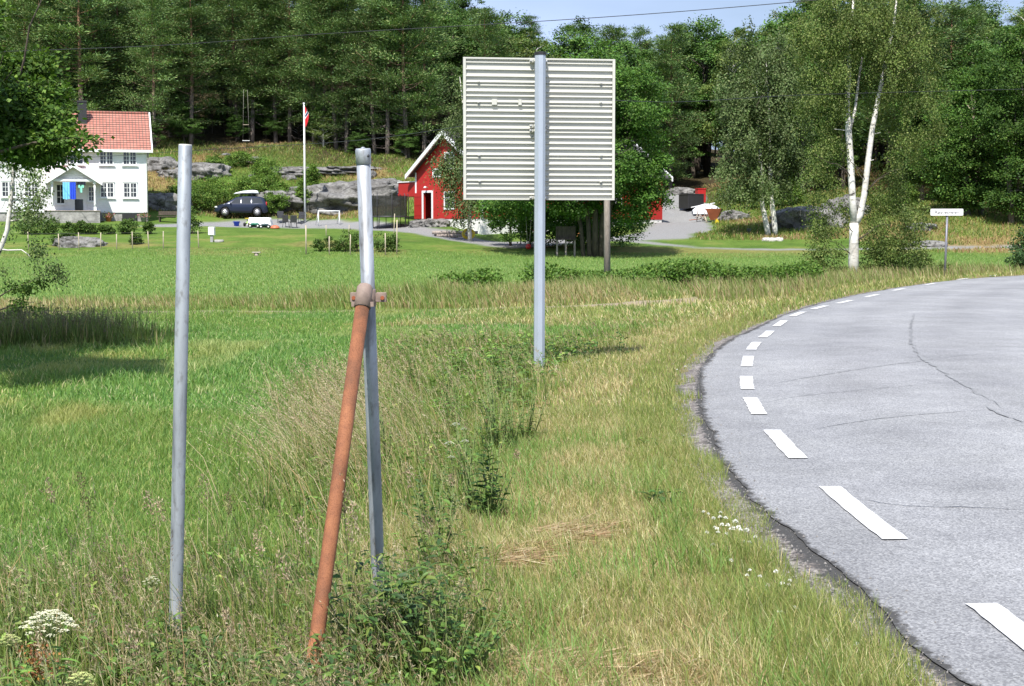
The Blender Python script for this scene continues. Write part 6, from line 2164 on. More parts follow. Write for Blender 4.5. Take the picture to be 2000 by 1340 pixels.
def crown_clumps(ells, n, cols, leaf, csize, per=60, seed=0, shell=.35):
    r = np.random.RandomState(seed)
    w = np.array([e[1][0] * e[1][2] for e in ells]); w = w / w.sum()
    k = r.choice(len(ells), n, p=w)
    C_ = np.array([e[0] for e in ells])[k]; R_ = np.array([e[1] for e in ells])[k]
    u = unit(r.normal(0, 1, (n, 3))) * (shell + (1 - shell) * r.rand(n, 1) ** .6)
    c = C_ + u * R_
    j = np.repeat(np.arange(n), per)
    hue = .60 + .66 * r.rand(n, 1)
    cs = csize * (.6 + .7 * r.rand(n))
    off = r.normal(0, .58, (len(j), 3)) * cs[j][:, None] * np.array([1, 1, .58])
    pos = c[j] + off
    dr = unit(off + r.normal(0, .35, (len(j), 3)) * cs[j][:, None] + np.array([0, 0, -.1]) * csize)
    col = palette(len(j), cols, [.4, .28, .2, .12]) * hue[j]
    return leaf_arrays(pos, dr, leaf * (.6 + .7 * r.rand(len(j))), leaf * .75 * (.6 + .6 * r.rand(len(j))), col, unit(u)[j] + np.array([0, 0, .8]) + r.normal(0, .6, (len(j), 3))), c

def ell(px, py, rx, ry, D, dep=None, base=None):
    c = P(px, py, D) - (base if base is not None else 0)
    k = D / FPX
    return (c, np.array([rx * k, (dep if dep else rx * k * .9), ry * k]))

# forked birch by the bend
D = 58.0
bb0 = P(1667, 540, D); bb0[2] = hz(bb0[0], bb0[1])
t = thing('birch_tree', 'big birch with white forked trunk by the bend, left of the street sign', 'tree', bb0, 0)
def tp_(px, py, dd=0): return P(px, py, D + dd) - bb0
tr = MB()
tr.tube([np.array([0, 0, -.3]), tp_(1667, 500), tp_(1668, 460), tp_(1668, 436)], [.23, .20, .185, .18], 12)
tr.tube([tp_(1668, 438), tp_(1665, 390), tp_(1662, 330), tp_(1658, 270), tp_(1654, 200), tp_(1659, 120, .3), tp_(1664, 60, .5), tp_(1668, -40, .8)], [.145, .135, .13, .125, .11, .085, .06, .02], 10)
tr.tube([tp_(1670, 440), tp_(1680, 420), tp_(1688, 380), tp_(1696, 310), tp_(1704, 250), tp_(1718, 180), tp_(1732, 110), tp_(1746, 50), tp_(1753, -20)], [.13, .125, .12, .11, .10, .085, .07, .05, .02], 10)
tr.tube([tp_(1660, 255), tp_(1670, 215, .4), tp_(1678, 150, .8), tp_(1690, 80, 1.2), tp_(1700, 20, 1.5)], [.06, .055, .045, .03, .012], 7)
lb = Branches()
for a, b in (((1690, 355), (1640, 290)), ((1664, 350), (1590, 300)), ((1688, 380), (1760, 330)), ((1672, 470), (1740, 440)), ((1667, 500), (1620, 470)), ((1715, 190), (1790, 120)), ((1655, 200), (1590, 120)), ((1730, 120), (1800, 60)), ((1668, 455), (1640, 445))):
    for dd in (-1.2, 1.2):
        limb(lb, tp_(*a), tp_(b[0], b[1], dd), .022, .006, .12, 5, 5, .05)
for px, py in ((1652, 255), (1706, 262), (1693, 315)):
    limb(tr, tp_(px, py), tp_(px + (14 if px > 1690 else -22), py - 3, -.2), .02, .008, 0, 5, 2)
tr.build('trunk', M['birch'], t)
lb.build('branch', M['bark_dark'], t)
E = [ell(1610, 60, 75, 110, D + 1, 1.7, bb0), ell(1690, 30, 90, 90, D + .8, 2.0, bb0), ell(1775, 60, 70, 110, D + .5, 1.8, bb0), ell(1600, 180, 55, 90, D + .8, 1.4, bb0), ell(1690, 150, 45, 70, D + 1.6, 1.0, bb0),
     ell(1785, 190, 60, 110, D + .6, 1.6, bb0), ell(1610, 300, 50, 55, D + .5, 1.3, bb0), ell(1745, 330, 55, 80, D + .7, 1.4, bb0), ell(1755, 430, 55, 65, D + .4, 1.4, bb0), ell(1615, 395, 45, 60, D + .6, 1.2, bb0),
     ell(1720, 470, 40, 40, D + .6, 1.0, bb0), ell(1610, 450, 30, 30, D + .4, .8, bb0), ell(1640, 250, 30, 60, D + 1.5, .7, bb0), ell(1785, 480, 35, 30, D, .9, bb0), ell(1668, 70, 55, 80, D - .7, .5, bb0), ell(1738, 130, 34, 80, D - .6, .4, bb0), ell(1650, 170, 22, 40, D - .6, .35, bb0)]
a1, _c = crown_strands(E, 9800, BIR_C, .080, .50, 9, .15, 3)
link('crown', leaf_mesh('crown', [a1]), M['leaf'], t)
# bush and saplings at its foot
def bush(name, label, px, py, D, w, h, cols, leaf, n, seed, per=30, group=None, cs=.22, cat='shrub', mat='leaf'):
    o = gp(px, py, D)
    t = thing(name, label, cat, o, 0, group)
    r = np.random.RandomState(seed)
    arr, c = crown_clumps([(np.array([0, 0, h * .52]), np.array([w * .5, w * .42, h * .5])), (np.array([w * .18 * r.normal(), 0, h * .7]), np.array([w * .3, w * .25, h * .34])), (np.array([w * .3 * r.normal(), 0, h * .35]), np.array([w * .34, w * .3, h * .32]))], n, cols, leaf, cs * min(w, h * 1.3) * .5, per, seed)
    keep = np.repeat(arr[0].reshape(-1, 4, 3)[:, :, 2].min(1) > -.05, 4)
    link('foliage', leaf_mesh('foliage', [arr]), M[mat], t)
    st = MB()
    for k in range(5):
        q = c[r.randint(len(c))]
        limb(st, (r.normal(0, w * .06), r.normal(0, w * .06), -.1), q, .03 * h / 2, .008, 0, 5, 3, .03)
    st.build('stems', M['bark_dark'], t)
    return t
bush('birch_shrub', 'leafy shoots at the foot of the forked birch, on its left', 1612, 548, 56.5, 1.7, 1.35, BIR_C, .08, 110, 71)
bush('birch_shrub', 'low leafy shoots right of the foot of the forked birch', 1722, 535, 58.5, 1.9, 1.2, BIR_C, .08, 110, 72)
bush('birch_shrub', 'small shoots at the right end of the birch scrub, next to the street sign', 1795, 527, 60, 1.2, 1.0, BIR_C, .08, 70, 73)
bush('lilac_bush', 'blue-green rounded bush cut off by the right edge of the picture', 2016, 525, 62, 1.9, 2.0, [(.085, .17, .06), (.11, .2, .075), (.07, .14, .05), (.14, .22, .10)], .11, 170, 74)

# birch pair beyond the drive
D = 103.0
b2 = gp(1505, 456, D)
t = thing('birch_tree', 'pair of slim birch stems with one drooping grey-green crown beyond the drive', 'tree', b2, 0)
def tq(px, py, dd=0): return P(px, py, D + dd) - b2
tr = MB()
tr.tube([np.array([-.1, 0, -.3]), tq(1497, 440), tq(1489, 400), tq(1487, 360), tq(1484, 300), tq(1480, 230), tq(1478, 160)], [.22, .19, .16, .14, .11, .07, .02], 9)
tr.tube([np.array([.35, .1, -.3]), tq(1513, 440, .1), tq(1508, 400), tq(1505, 340), tq(1505, 260), tq(1500, 180), tq(1496, 110)], [.22, .19, .17, .15, .11, .07, .02], 9)
lb = Branches()
for k in range(14):
    z = rng.uniform(130, 330)
    limb(lb, tq(1500, z), tq(1500 + rng.normal(0, 35), z + 20 + rng.random() * 30, rng.normal(0, 1.4)), .03, .008, .2, 4, 4, .06)
tr.build('trunk', M['birch'], t)
lb.build('branch', M['bark_dark'], t)
DUSK = [(.125, .182, .065), (.152, .208, .078), (.095, .148, .05), (.19, .23, .10)]
E = [ell(1490, 110, 60, 70, D, 2.2, b2), ell(1440, 200, 48, 80, D, 1.9, b2), ell(1530, 190, 60, 90, D, 2.2, b2), ell(1490, 260, 85, 60, D, 2.6, b2), ell(1440, 320, 40, 45, D, 1.6, b2), ell(1540, 310, 45, 70, D, 1.9, b2), ell(1480, 350, 60, 40, D - .5, 2, b2), ell(1440, 365, 35, 25, D, 1.4, b2)]
a1, _ = crown_strands(E, 5200, DUSK, .17, 1.0, 8, .15, 5)
link('crown', leaf_mesh('crown', [a1]), M['leaf'], t)

# big tree behind the sign
D = 87.0
b3 = gp(1166, 499, D)
t = thing('big_maple', 'big dark leafy tree with several stems behind the road sign, drooping over the barn', 'tree', b3, 0)
def tm(px, py, dd=0): return P(px, py, D + dd) - b3
tr = MB()
for px0, px1, px2, r0, dd in ((1152, 1140, 1100, .17, .3), (1163, 1162, 1150, .21, 0), (1175, 1182, 1210, .22, .2), (1184, 1200, 1265, .16, -.3), (1140, 1110, 1050, .14, .6)):
    tr.tube([tm(px0, 497) + np.array([0, 0, -.2]), tm(px0 + .2 * (px1 - px0), 440, dd * .5), tm(px1, 360, dd), tm(px2, 220, dd * 2)], [r0, r0 * .85, r0 * .65, .04], 8)
for k in range(26):
    z = rng.uniform(150, 380)
    limb(tr, tm(1165 + rng.normal(0, 15), z + 40), tm(1165 + rng.normal(0, 90), z, rng.normal(0, 2)), .06, .012, .2, 4, 4, .06)
tr.build('trunk', M['bark_dark'], t)
MAP = [(.075, .165, .028), (.105, .205, .034), (.058, .13, .026), (.14, .235, .05)]
E = [ell(1160, 170, 95, 80, D, 3.4, b3), ell(1000, 400, 60, 22, D + 2, 2.0, b3), ell(1100, 418, 60, 20, D + 1.5, 2.2, b3), ell(1190, 405, 50, 26, D + 1.5, 2.2, b3), ell(1110, 330, 120, 60, D - .5, 4.0, b3), ell(1210, 330, 70, 60, D - 1, 3.2, b3), ell(1020, 330, 60, 60, D, 3, b3), ell(1090, 436, 70, 20, D + 6, 2.5, b3), ell(1010, 425, 50, 18, D + 5, 2, b3), ell(1130, 420, 90, 34, D + 7, 3, b3), ell(960, 398, 45, 22, D + 3, 2.5, b3), ell(1040, 300, 90, 70, D + 4, 4, b3), ell(1235, 200, 62, 80, D - .5, 2.3, b3), ell(1255, 290, 55, 75, D - .3, 2.2, b3), ell(1080, 250, 90, 90, D, 2.5, b3), ell(1160, 300, 110, 80, D, 3.0, b3), ell(1265, 385, 42, 42, D - .4, 1.6, b3), ell(1232, 410, 30, 28, D - .5, 1.2, b3), ell(1080, 390, 75, 26, D - .6, 2.0, b3), ell(1240, 350, 55, 45, D, 2, b3), ell(1130, 400, 55, 22, D - .3, 2.0, b3), ell(1295, 330, 22, 45, D, 1.2, b3), ell(1150, 464, 115, 15, D + 7.5, 1.8, b3), ell(1020, 463, 50, 14, D + 6.5, 1.6, b3), ell(1120, 446, 110, 24, D + 7, 2.6, b3), ell(1215, 440, 50, 24, D + 5, 2.2, b3)]  # low masses behind the stems are added as a dark, shaded backdrop
a1, _ = crown_clumps(E, 1050, MAP, .15, .44, 120, 7)
link('crown', leaf_mesh('crown', [a1]), M['leaf'], t)

# birch in front of the barn
D = 98.0
b4 = gp(918, 476, D)
t = thing('birch_tree', 'drooping birch in front of the red barn gable, left of the road sign', 'tree', b4, 0)
def tb_(px, py, dd=0): return P(px, py, D + dd) - b4
tr = MB()
tr.tube([np.array([0, 0, -.3]), tb_(917, 440), tb_(919, 380), tb_(912, 300), tb_(906, 220), tb_(898, 150)], [.15, .13, .11, .09, .06, .015], 9)
lb = Branches()
for k in range(12):
    z = rng.uniform(170, 380)
    limb(lb, tb_(912, z), tb_(905 + rng.normal(-5, 22), z + 10, rng.normal(0, 1)), .025, .008, .25, 4, 4, .05)
tr.build('trunk', M['birch'], t)
lb.build('branch', M['bark_dark'], t)
E = [ell(892, 180, 30, 42, D, 1.3, b4), ell(885, 245, 28, 40, D, 1.3, b4), ell(910, 260, 40, 45, D, 1.4, b4), ell(868, 325, 26, 30, D - .3, 1.0, b4), ell(895, 330, 34, 40, D - .3, 1.2, b4), ell(905, 395, 34, 34, D - .2, 1.2, b4), ell(930, 350, 30, 70, D, 1.2, b4), ell(880, 375, 14, 26, D - .3, .8, b4), ell(895, 415, 16, 16, D - .3, .7, b4)]
a1, _ = crown_strands(E, 2300, DUSK, .13, .85, 8, .15, 6)
link('crown', leaf_mesh('crown', [a1]), M['leaf'], t)

# two small trees left of the big one
for px, py, D, E_, lab, sd in ((997, 474, 95.0, [(985, 395, 36, 20), (1010, 410, 30, 26), (970, 430, 18, 22), (1015, 440, 14, 14)], 'small leafy tree with a thin dark trunk left of the sign post', 8),
                               (1035, 480, 93.0, [(1035, 400, 34, 26), (1060, 420, 30, 26), (1022, 440, 14, 14)], 'small tree almost hidden behind the grey sign post', 9)):
    b5 = gp(px, py, D)
    t = thing('small_tree', lab, 'tree', b5, 0)
    tr = MB()
    tr.tube([np.array([0, 0, -.2]), P(px, py - 35, D) - b5, P(px + 3, 390, D) - b5], [.10, .08, .04], 7)
    for e in E_: limb(tr, P(px, 440, D) - b5, P(e[0], e[1], D) - b5, .04, .012, .1, 5, 4, .04)
    tr.build('trunk', M['bark_dark'], t)
    a1, _ = crown_clumps([ell(e[0], e[1], e[2], e[3], D, 1.1, b5) for e in E_], 95, MAP, .17, .30, 42, sd)
    link('crown', leaf_mesh('crown', [a1]), M['leaf'], t)

# oaks at the right
for px, py, D, E_, lab, sd in ((1905, 436, 106.0, [(1890, 230, 70, 60), (1860, 310, 62, 50), (1935, 330, 60, 60), (1900, 380, 55, 26), (1850, 365, 30, 25), (1915, 170, 50, 50)], 'dark oak with two pale trunks behind the street sign', 20),
                               (1990, 440, 102.0, [(1985, 150, 75, 70), (1960, 240, 60, 60), (2030, 260, 70, 80), (1985, 335, 55, 50), (1960, 390, 36, 24), (2010, 400, 40, 30), (2000, 80, 50, 40)], 'tall bright green oak at the right edge of the picture', 21),
                               (1815, 400, 114.0, [(1805, 210, 55, 55), (1825, 280, 50, 50), (1790, 320, 40, 40), (1840, 240, 40, 60)], 'rounded oak half hidden behind the right side of the forked birch', 22)):
    b5 = gp(px, py, D)
    t = thing('oak_tree', lab, 'tree', b5, 0)
    tr = MB()
    for k, dx in enumerate((-14, 10)):
        tr.tube([P(px + dx, py + 8, D + k * .6) - b5 + np.array([0, 0, -.5]), P(px + dx * 1.2, py - 60, D + k * .6) - b5, P(px + dx * 2, py - 170, D) - b5, P(px + dx * 2, py - 230, D) - b5], [.24, .19, .13, .03], 9)
    for e in E_: limb(tr, P(px, py - 70, D) - b5, P(e[0], e[1], D) - b5, .09, .02, .1, 6, 5, .1)
    tr.build('trunk', pmat('oak_bark', (.15, .13, .11), .9, .4, 4, stretch=(3, 3, .6), bmp=.8, bscale=9, bd=.05) if sd == 20 else bpy.data.materials['oak_bark'], t)
    OK_ = [(.072, .150, .026), (.098, .190, .034), (.052, .118, .026), (.15, .235, .052)]
    a1, _ = crown_clumps([ell(e[0], e[1], e[2], e[3], D, e[2] * D / FPX * .95, b5) for e in E_], 310, OK_, .165, .52, 165, sd)
    link('crown', leaf_mesh('crown', [a1]), M['leaf'], t)
sn = G(1898, 400); sn = gp(1898, 400, 112)
t = thing('dead_tree', 'bare pale dead trunk sticking out among the oaks above the street sign', 'dead tree', sn, 0)
tr = MB()
tr.tube([np.array([0, 0, -.3]), P(1900, 300, 107) - sn, P(1902, 225, 105) - sn], [.16, .12, .09], 7)
tr.build('trunk', M['wood_pale'], t)
for q in ((1896, 175), (1905, 185), (1890, 205)):
    sb2 = MB(); limb(sb2, P(1902, 226, 105) - sn, P(q[0], q[1], 105) - sn, .07, .03, 0, 6, 3, .03); sb2.build('dead_branch', M['wood_pale'], t)

# near tree at the left edge: boughs hang into the picture, the trunk stands outside it
D = 17.4
b6 = np.array([-8.0, 17.9, 0.0]); b6[2] = hz(b6[0], b6[1])
t = thing('near_oak', 'dark leafy oak at the left edge, its lit boughs hanging over the white house', 'tree', b6, 0)
def tn_(px, py, dd=0): return P(px, py, D + dd) - b6
tr = MB()
tr.tube([np.array([0, 0, -.3]), np.array([.05, 0, 1.2]), np.array([.0, .1, 2.6]), np.array([-.2, .2, 4.5]), np.array([-.2, .2, 6.0])], [.26, .22, .19, .13, .05], 10)
tr.tube([np.array([.03, 0, 1.9]), tn_(-90, 345), tn_(-20, 295), tn_(40, 265), tn_(75, 245)], [.11, .09, .06, .035, .012], 8)
tr.tube([np.array([0, .1, 2.4]), tn_(-60, 220), tn_(20, 180, .3), tn_(70, 130, .5)], [.09, .06, .035, .012], 8)
tr.tube([np.array([.05, 0, 1.6]), tn_(-120, 380, -.5), tn_(-30, 305, -.8), tn_(60, 280, -1), tn_(130, 270, -1), tn_(165, 272, -1)], [.06, .035, .022, .014, .009, .004], 8)
for k in range(24):
    a = tn_(rng.uniform(-60, 60), rng.uniform(180, 290), rng.normal(0, .3))
    limb(tr, a, a + np.array([rng.uniform(-.2, .6), rng.normal(0, .4), rng.normal(0, .35)]), .015, .005, .03, 5, 4, .03)
tr.build('trunk', M['bark_dark'], t)
def en(px, py, rx, ry, dd=0, dep=.6): return ell(px, py, rx, ry, D + dd, dep, b6)
E = [en(20, 150, 50, 34, .4, .5), en(78, 130, 24, 26, .5, .25), en(20, 215, 95, 62, 0, .8), en(85, 205, 42, 45, .1, .4), en(110, 240, 40, 32, -.3, .4), en(30, 285, 95, 34, -.3, .7), en(120, 280, 38, 18, -.8, .35), en(158, 274, 20, 9, -1, .2), en(85, 300, 45, 18, -.4, .4),
     en(-30, 175, 70, 50, .2, 1.1), en(-130, 30, 110, 90, -1.6, 1.3), en(-140, 160, 110, 80, -1.8, 1.0), en(-150, 160, 110, 100, 0, 1.3), en(-130, 280, 110, 60, 0, 1.2), en(-260, 90, 140, 120, 0, 1.4)]  # unseen masses toward the sun are added to shade the visible boughs
NO = [(.072, .142, .022), (.098, .180, .030), (.05, .105, .02), (.155, .24, .045)]
a1, cc = crown_clumps(E, 1600, NO, .064, .15, 46, 31, .1)
r0 = np.array([-9.9, 18.2, 7.8]) - b6
a3, _ = crown_clumps([(r0, np.array([3.0, 3.0, 3.4])), (r0 + np.array([-1.5, .5, -2.0]), np.array([2.4, 2.6, 2.0])), (r0 + np.array([.6, -.4, -2.6]), np.array([1.6, 1.8, 1.3]))], 900, NO, .15, .42, 70, 35, .1)
link('crown', leaf_mesh('crown', [a1, a3]), M['leaf'], t)

# slender white birch just behind it
D = 27.0
b7 = P(-20, 640, D); b7[2] = hz(b7[0], b7[1])
t = thing('birch_tree', 'slender white birch stem at the left edge with thin hanging twigs over the house front', 'tree', b7, 0)
def ts(px, py, dd=0): return P(px, py, D + dd) - b7
tr = MB()
tr.tube([np.array([0, 0, -.3]), ts(-12, 570), ts(-6, 500), ts(4, 478), ts(14, 450), ts(19, 410), ts(24, 360), ts(27, 312), ts(30, 260), ts(36, 200)], [.055, .048, .044, .042, .042, .040, .036, .032, .026, .01], 9)
tr.tube([ts(2, 487), ts(15, 489), ts(42, 488), ts(55, 497), ts(60, 505)], [.018, .014, .011, .008, .004], 6)
tr.tube([ts(19, 432), ts(32, 430), ts(45, 428)], [.014, .010, .004], 6)
lb = Branches()
lb.tube([ts(-10, 585), ts(10, 572), ts(40, 558), ts(70, 545), ts(100, 535)], [.018, .013, .010, .006, .003], 6)
lb.tube([ts(-14, 610), ts(15, 600), ts(40, 592), ts(65, 590)], [.018, .014, .009, .004], 6)
for k in range(22):
    px0, py0 = rng.uniform(18, 30), rng.uniform(260, 400)
    x1 = rng.uniform(-30, 110)
    limb(lb, ts(px0, py0), ts(x1, py0 + rng.uniform(-10, 90), rng.normal(0, .4)), .007, .0025, .12, 4, 5, .02)
tr.build('trunk', M['birch'], t)
lb.build('branch', M['bark_dark'], t)
E = [ell(50, 350, 55, 50, D, .5, b7), ell(70, 400, 42, 60, D, .4, b7), ell(20, 420, 30, 50, D, .5, b7), ell(65, 470, 45, 30, D, .4, b7), ell(90, 520, 22, 30, D - .2, .3, b7), ell(40, 510, 45, 22, D, .4, b7)]
a1, _ = crown_strands(E, 420, DUSK, .050, .22, 7, .0, 33)
E = [ell(60, 552, 38, 16, D - .3, .3, b7), ell(95, 540, 18, 14, D - .3, .2, b7), ell(40, 590, 40, 14, D - .3, .3, b7), ell(20, 610, 40, 12, D - .3, .4, b7)]
a2, _ = crown_strands(E, 200, NO, .055, .16, 8, .0, 34)
link('crown', leaf_mesh('crown', [a1, a2]), M['leaf'], t)

# ------------------------------------------------------------------ shrubs
HS = [(.11, .20, .035), (.15, .25, .045), (.08, .155, .03), (.22, .28, .06)]
for k, (px, py, D, w, h, lab) in enumerate([
        (392, 428, 118, 3.0, 2.2, 'yellow-green bush filling the slope right behind the steel pole'), (445, 405, 120, 3.6, 2.4, 'yellow-green bush on the slope above the minivan bonnet'),
        (500, 392, 121, 2.6, 1.8, 'bush on the slope above the roof box'), (523, 385, 123, 2.4, 2.6, 'taller green bush standing right above the roof box'), (410, 395, 121, 3.0, 2.0, 'low bush on the slope between steel pole and minivan'),
        (548, 400, 120, 2.0, 1.6, 'small yellowish bush beside the grey rock wall'), (535, 430, 117.5, 1.8, 1.8, 'small bush at the tail of the minivan'),
        (608, 362, 125, 1.6, 2.0, 'dark green bush just right of the flagpole'), (593, 425, 119, 1.3, 2.3, 'dark creeper bush at the foot of the flagpole'),
        (470, 330, 130, 2.4, 1.4, 'low bush in the grass below the rope swing'), (345, 415, 119, 2.2, 1.6, 'bush between the white house and the steel pole'), (430, 335, 129, 2.6, 1.2, 'flat bush among the pale crags'),
        (1450, 395, 126, 3.0, 1.8, 'grey-green bush right of the white tarpaulin'), (1490, 405, 122, 3.2, 1.6, 'low scrub behind the birch pair trunks'), (1540, 400, 121, 3.0, 2.2, 'dark scrub right of the birch pair trunks'), (1760, 430, 108, 3.2, 2.2, 'dark scrub behind the right side of the forked birch')]):
    bush('slope_shrub', lab, px, py, D, w, h, HS, .12, 110, 100 + k, 58)
HB = [(.085, .155, .032), (.11, .185, .04), (.065, .125, .028), (.16, .22, .06)]
for k, (px, py, w, h, lab) in enumerate([(251, 458, 1.2, 1.1, 'round dark green bush below the right windows of the white house'), (290, 455, .75, .75, 'small bright green bush below the corner of the white house'),
        (160, 456, .9, .9, 'green bush below the porch plinth, left'), (180, 457, .8, .7, 'small bush below the porch plinth, right'), (136, 456, .9, .8, 'bush left below the porch steps'),
        (208, 457, .9, .6, 'low bush between porch plinth and the round dark bush'), (375, 462, 1.6, 1.8, 'tall dark bush directly right of the tall steel pole'), (90, 460, 1.8, 1.2, 'bush half hidden by the hanging birch twigs'), (50, 462, 1.8, 1.3, 'bush at the left behind the slender birch stem'),
        (120, 482, 1.6, .8, 'low weeds above the dark rock patch'), (265, 480, .8, .6, 'clump of weeds behind the fence stakes')]):
    bush('garden_shrub', lab, px, py + 4, 99 if py < 470 else 93, w, h, HB, .12, 60, 130 + k, 30)
for k, (px, w, h, lab) in enumerate([(625, 1.0, .75, 'low berry bush at the left end of the kitchen garden'), (650, 1.1, .9, 'berry bush under green netting in the kitchen garden'), (678, 1.4, 1.25, 'tall berry bush left of the capped pole'), (700, 1.2, 1.2, 'berry bush behind the capped pole'), (745, 1.4, 1.15, 'berry bush just right of the capped pole'), (765, 1.0, 1.0, 'berry bush at the right end of the kitchen garden')]):
    bush('berry_bush', lab, px, 500, 89.5, w, h, HB, .10, 38, 150 + k, 30, 'berry bushes in the kitchen garden')
# dark unmown clump under the near oak
parts = []
n = 5200
X, Y = -7.2 + rng.normal(0, 1.2, n), 22.6 + np.abs(rng.normal(0, 1.3, n))
ok = (X < -6.2 + .4 * rng.normal(0, 1, n)) & (X > -12)
X, Y = X[ok], Y[ok]
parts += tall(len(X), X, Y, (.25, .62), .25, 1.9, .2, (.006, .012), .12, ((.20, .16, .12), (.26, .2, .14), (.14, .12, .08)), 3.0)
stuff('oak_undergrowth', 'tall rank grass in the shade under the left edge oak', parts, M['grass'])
# bramble band behind the track
k = 1700
cx = rng.uniform(0, 1, k)
pxs = 850 + cx * 740
keep = (fbm(pxs * .012, pxs * 0, 191) > .36)
pxs = pxs[keep]
pos, colr, drr = [], [], []
for px in pxs:
    b = TRACK[np.argmin(np.abs(1000 + TRACK[:, 0] / TRACK[:, 1] * FPX - px))]
    yy = np.interp(px, [850, 1186, 1590], [38.6, 42.6, 50]) + rng.normal(0, .5)
    xx = (px - 1000) / FPX * yy
    hh = .42 + .38 * rng.random() + .15 * math.sin(px * .02)
    m = 28
    q = np.stack([xx + rng.normal(0, .16, m), yy + rng.normal(0, .16, m), hz(xx, yy) + hh * rng.random(m) ** .6], 1)
    pos.append(q)
pos = np.concatenate(pos); m = len(pos)
dr = unit(rng.normal(0, .7, (m, 3)) + np.array([0, -.2, .1]))
arr = leaf_arrays(pos, dr, .07 + .05 * rng.random(m), .05 + .03 * rng.random(m), palette(m, [(.11, .21, .035), (.15, .26, .045), (.08, .16, .03), (.2, .28, .07)], [.4, .3, .2, .1]), np.array([0, -.2, 1.0]) + rng.normal(0, .6, (m, 3)))
V, l, tt_, c_ = arr
tag(link('bramble_thicket', np_mesh('bramble_thicket', V, l, tt_, col=c_), M['leaf']), 'low green bramble thicket behind the track by the utility pole', 'undergrowth', kind='stuff')

# ------------------------------------------------------------------ weeds and flowers of the verge
def big_leaves(pos, dr, ln, wd, col, droop=.35, fold=.18):
    """five-station folded, drooping leaves"""
    n = len(pos)
    dr = unit(dr)
    side = unit(np.cross(dr, np.array([0, 0, 1.0]) + rng.normal(0, .25, (n, 3))))
    up = np.cross(side, dr)
    ln = np.broadcast_to(ln, (n,)).astype(float); wd = np.broadcast_to(wd, (n,)).astype(float)
    T = [0, .22, .5, .78, 1.0]; W = [.06, .75, 1.0, .62, .02]
    V = []
    for t, w in zip(T, W):
        c = pos + dr * (ln * t)[:, None] - np.array([0, 0, 1.0]) * (ln * droop * t * t)[:, None]
        e = side * (wd * .5 * w)[:, None] + up * (wd * fold * w)[:, None]
        e2 = -side * (wd * .5 * w)[:, None] + up * (wd * fold * w)[:, None]
        V += [c + e, c, c + e2]
    V = np.stack(V, 1)
    q = []
    for k in range(4):
        q += [[3 * k, 3 * k + 1, 3 * k + 4, 3 * k + 3], [3 * k + 1, 3 * k + 2, 3 * k + 5, 3 * k + 4]]
    q = np.array(q)
    loops = ((np.arange(n) * 15)[:, None, None] + q[None]).ravel()
    return V.reshape(-1, 3), loops, np.full(n * 8, 4), np.repeat(col[:, None, :], 15, 1).reshape(-1, 3)

def weed(name, label, px, py, h, nst, nl, ll, lw, cols, spread=.12, group=None, cat='plant', up=.35, D=None, whorl=1, lean=0.0, droop=.35, start=.15):
    o = flat(px, py) if D is None else P(px, py, D)
    o = np.array([o[0], o[1], hz(o[0], o[1])])
    t = thing(name, label, cat, o, 0, group)
    st = MB(); pos, dr, L, W = [], [], [], []
    for k in range(nst):
        a = rng.random() * 6.283
        b0 = np.array([math.cos(a), math.sin(a), 0]) * spread * .3 * rng.random()
        hh = h * (.72 + .3 * rng.random()) if k else h
        tip = b0 + np.array([math.cos(a) * spread * rng.random() - lean * hh, math.sin(a) * spread * rng.random(), hh])
        st.tube([b0 - np.array([0, 0, .03]), (b0 + tip) * .5 + np.array([.01, 0, 0]), tip], [.0035 + .004 * h, .003 + .003 * h, .0015], 6)
        for i in range(nl):
            f = start + (1 - start) * (i + rng.random() * .5) / nl
            for wv in range(whorl):
                b = i * 2.4 + wv * 6.283 / whorl + rng.normal(0, .25)
                pos.append(b0 + (tip - b0) * f)
                dr.append([math.cos(b), math.sin(b), up + .4 * f + rng.normal(0, .12)])
                sc = (1.05 - .6 * f) * (.75 + .5 * rng.random())
                L.append(ll * sc); W.append(lw * sc)
    st.build('stem', bpy.data.materials.get('green_stem') or pmat('green_stem', (.13, .17, .05), .7, .25, 8), t)
    n = len(pos)
    col = palette(n, cols, np.ones(len(cols)), .18)
    V, l, tt, c = big_leaves(np.array(pos), np.array(dr), np.array(L), np.array(W), col, droop)
    link('leaves', np_mesh('leaves', V, l, tt, True, col=np.clip(c, 0, 1)), M['leaf'], t)
    return t
WD = [(.065, .135, .035), (.085, .165, .04), (.05, .105, .03)]
WG = [(.12, .215, .045), (.16, .255, .055), (.09, .17, .04)]
WY = [(.20, .27, .06), (.25, .31, .075), (.15, .22, .05)]
weed('leafy_weed', 'dark plant with whorls of long drooping leaves at the edge of the mown verge', 953, 985, .50, 2, 11, .14, .036, WD, .05, whorl=3)
weed('leafy_weed', 'yellow-green sprig standing right behind the dark whorled plant', 962, 925, .42, 2, 9, .08, .03, WY, .06)
weed('willowherb', 'tall thin-leaved green weeds in the middle of the unmown strip, left of two groups', 985, 868, .62, 10, 17, .10, .020, WG, .30)
weed('willowherb', 'tall thin-leaved green weeds in front of the sign post, right of two groups', 1022, 850, .58, 9, 17, .10, .020, WG, .26)
weed('leafy_weed', 'bushy green weed in the grass just left of the sign post foot', 985, 712, .50, 11, 11, .13, .05, WG, .38)
weed('leafy_weed', 'green weed tuft touching the left side of the sign post foot', 1030, 720, .40, 8, 10, .12, .045, WG, .26)
weed('dock', 'tall dark dock plant at the far right end of the unmown strip', 1214, 692, .40, 3, 8, .15, .05, WD, .22)
weed('dock', 'dark dock plant midway between the sign post and the far end of the strip', 1150, 700, .36, 3, 8, .14, .05, WD, .25)
weed('nettle', 'dark nettle clump hiding the foot of the capped pole', 742, 1262, .54, 19, 11, .085, .045, WD, .26, up=.15)
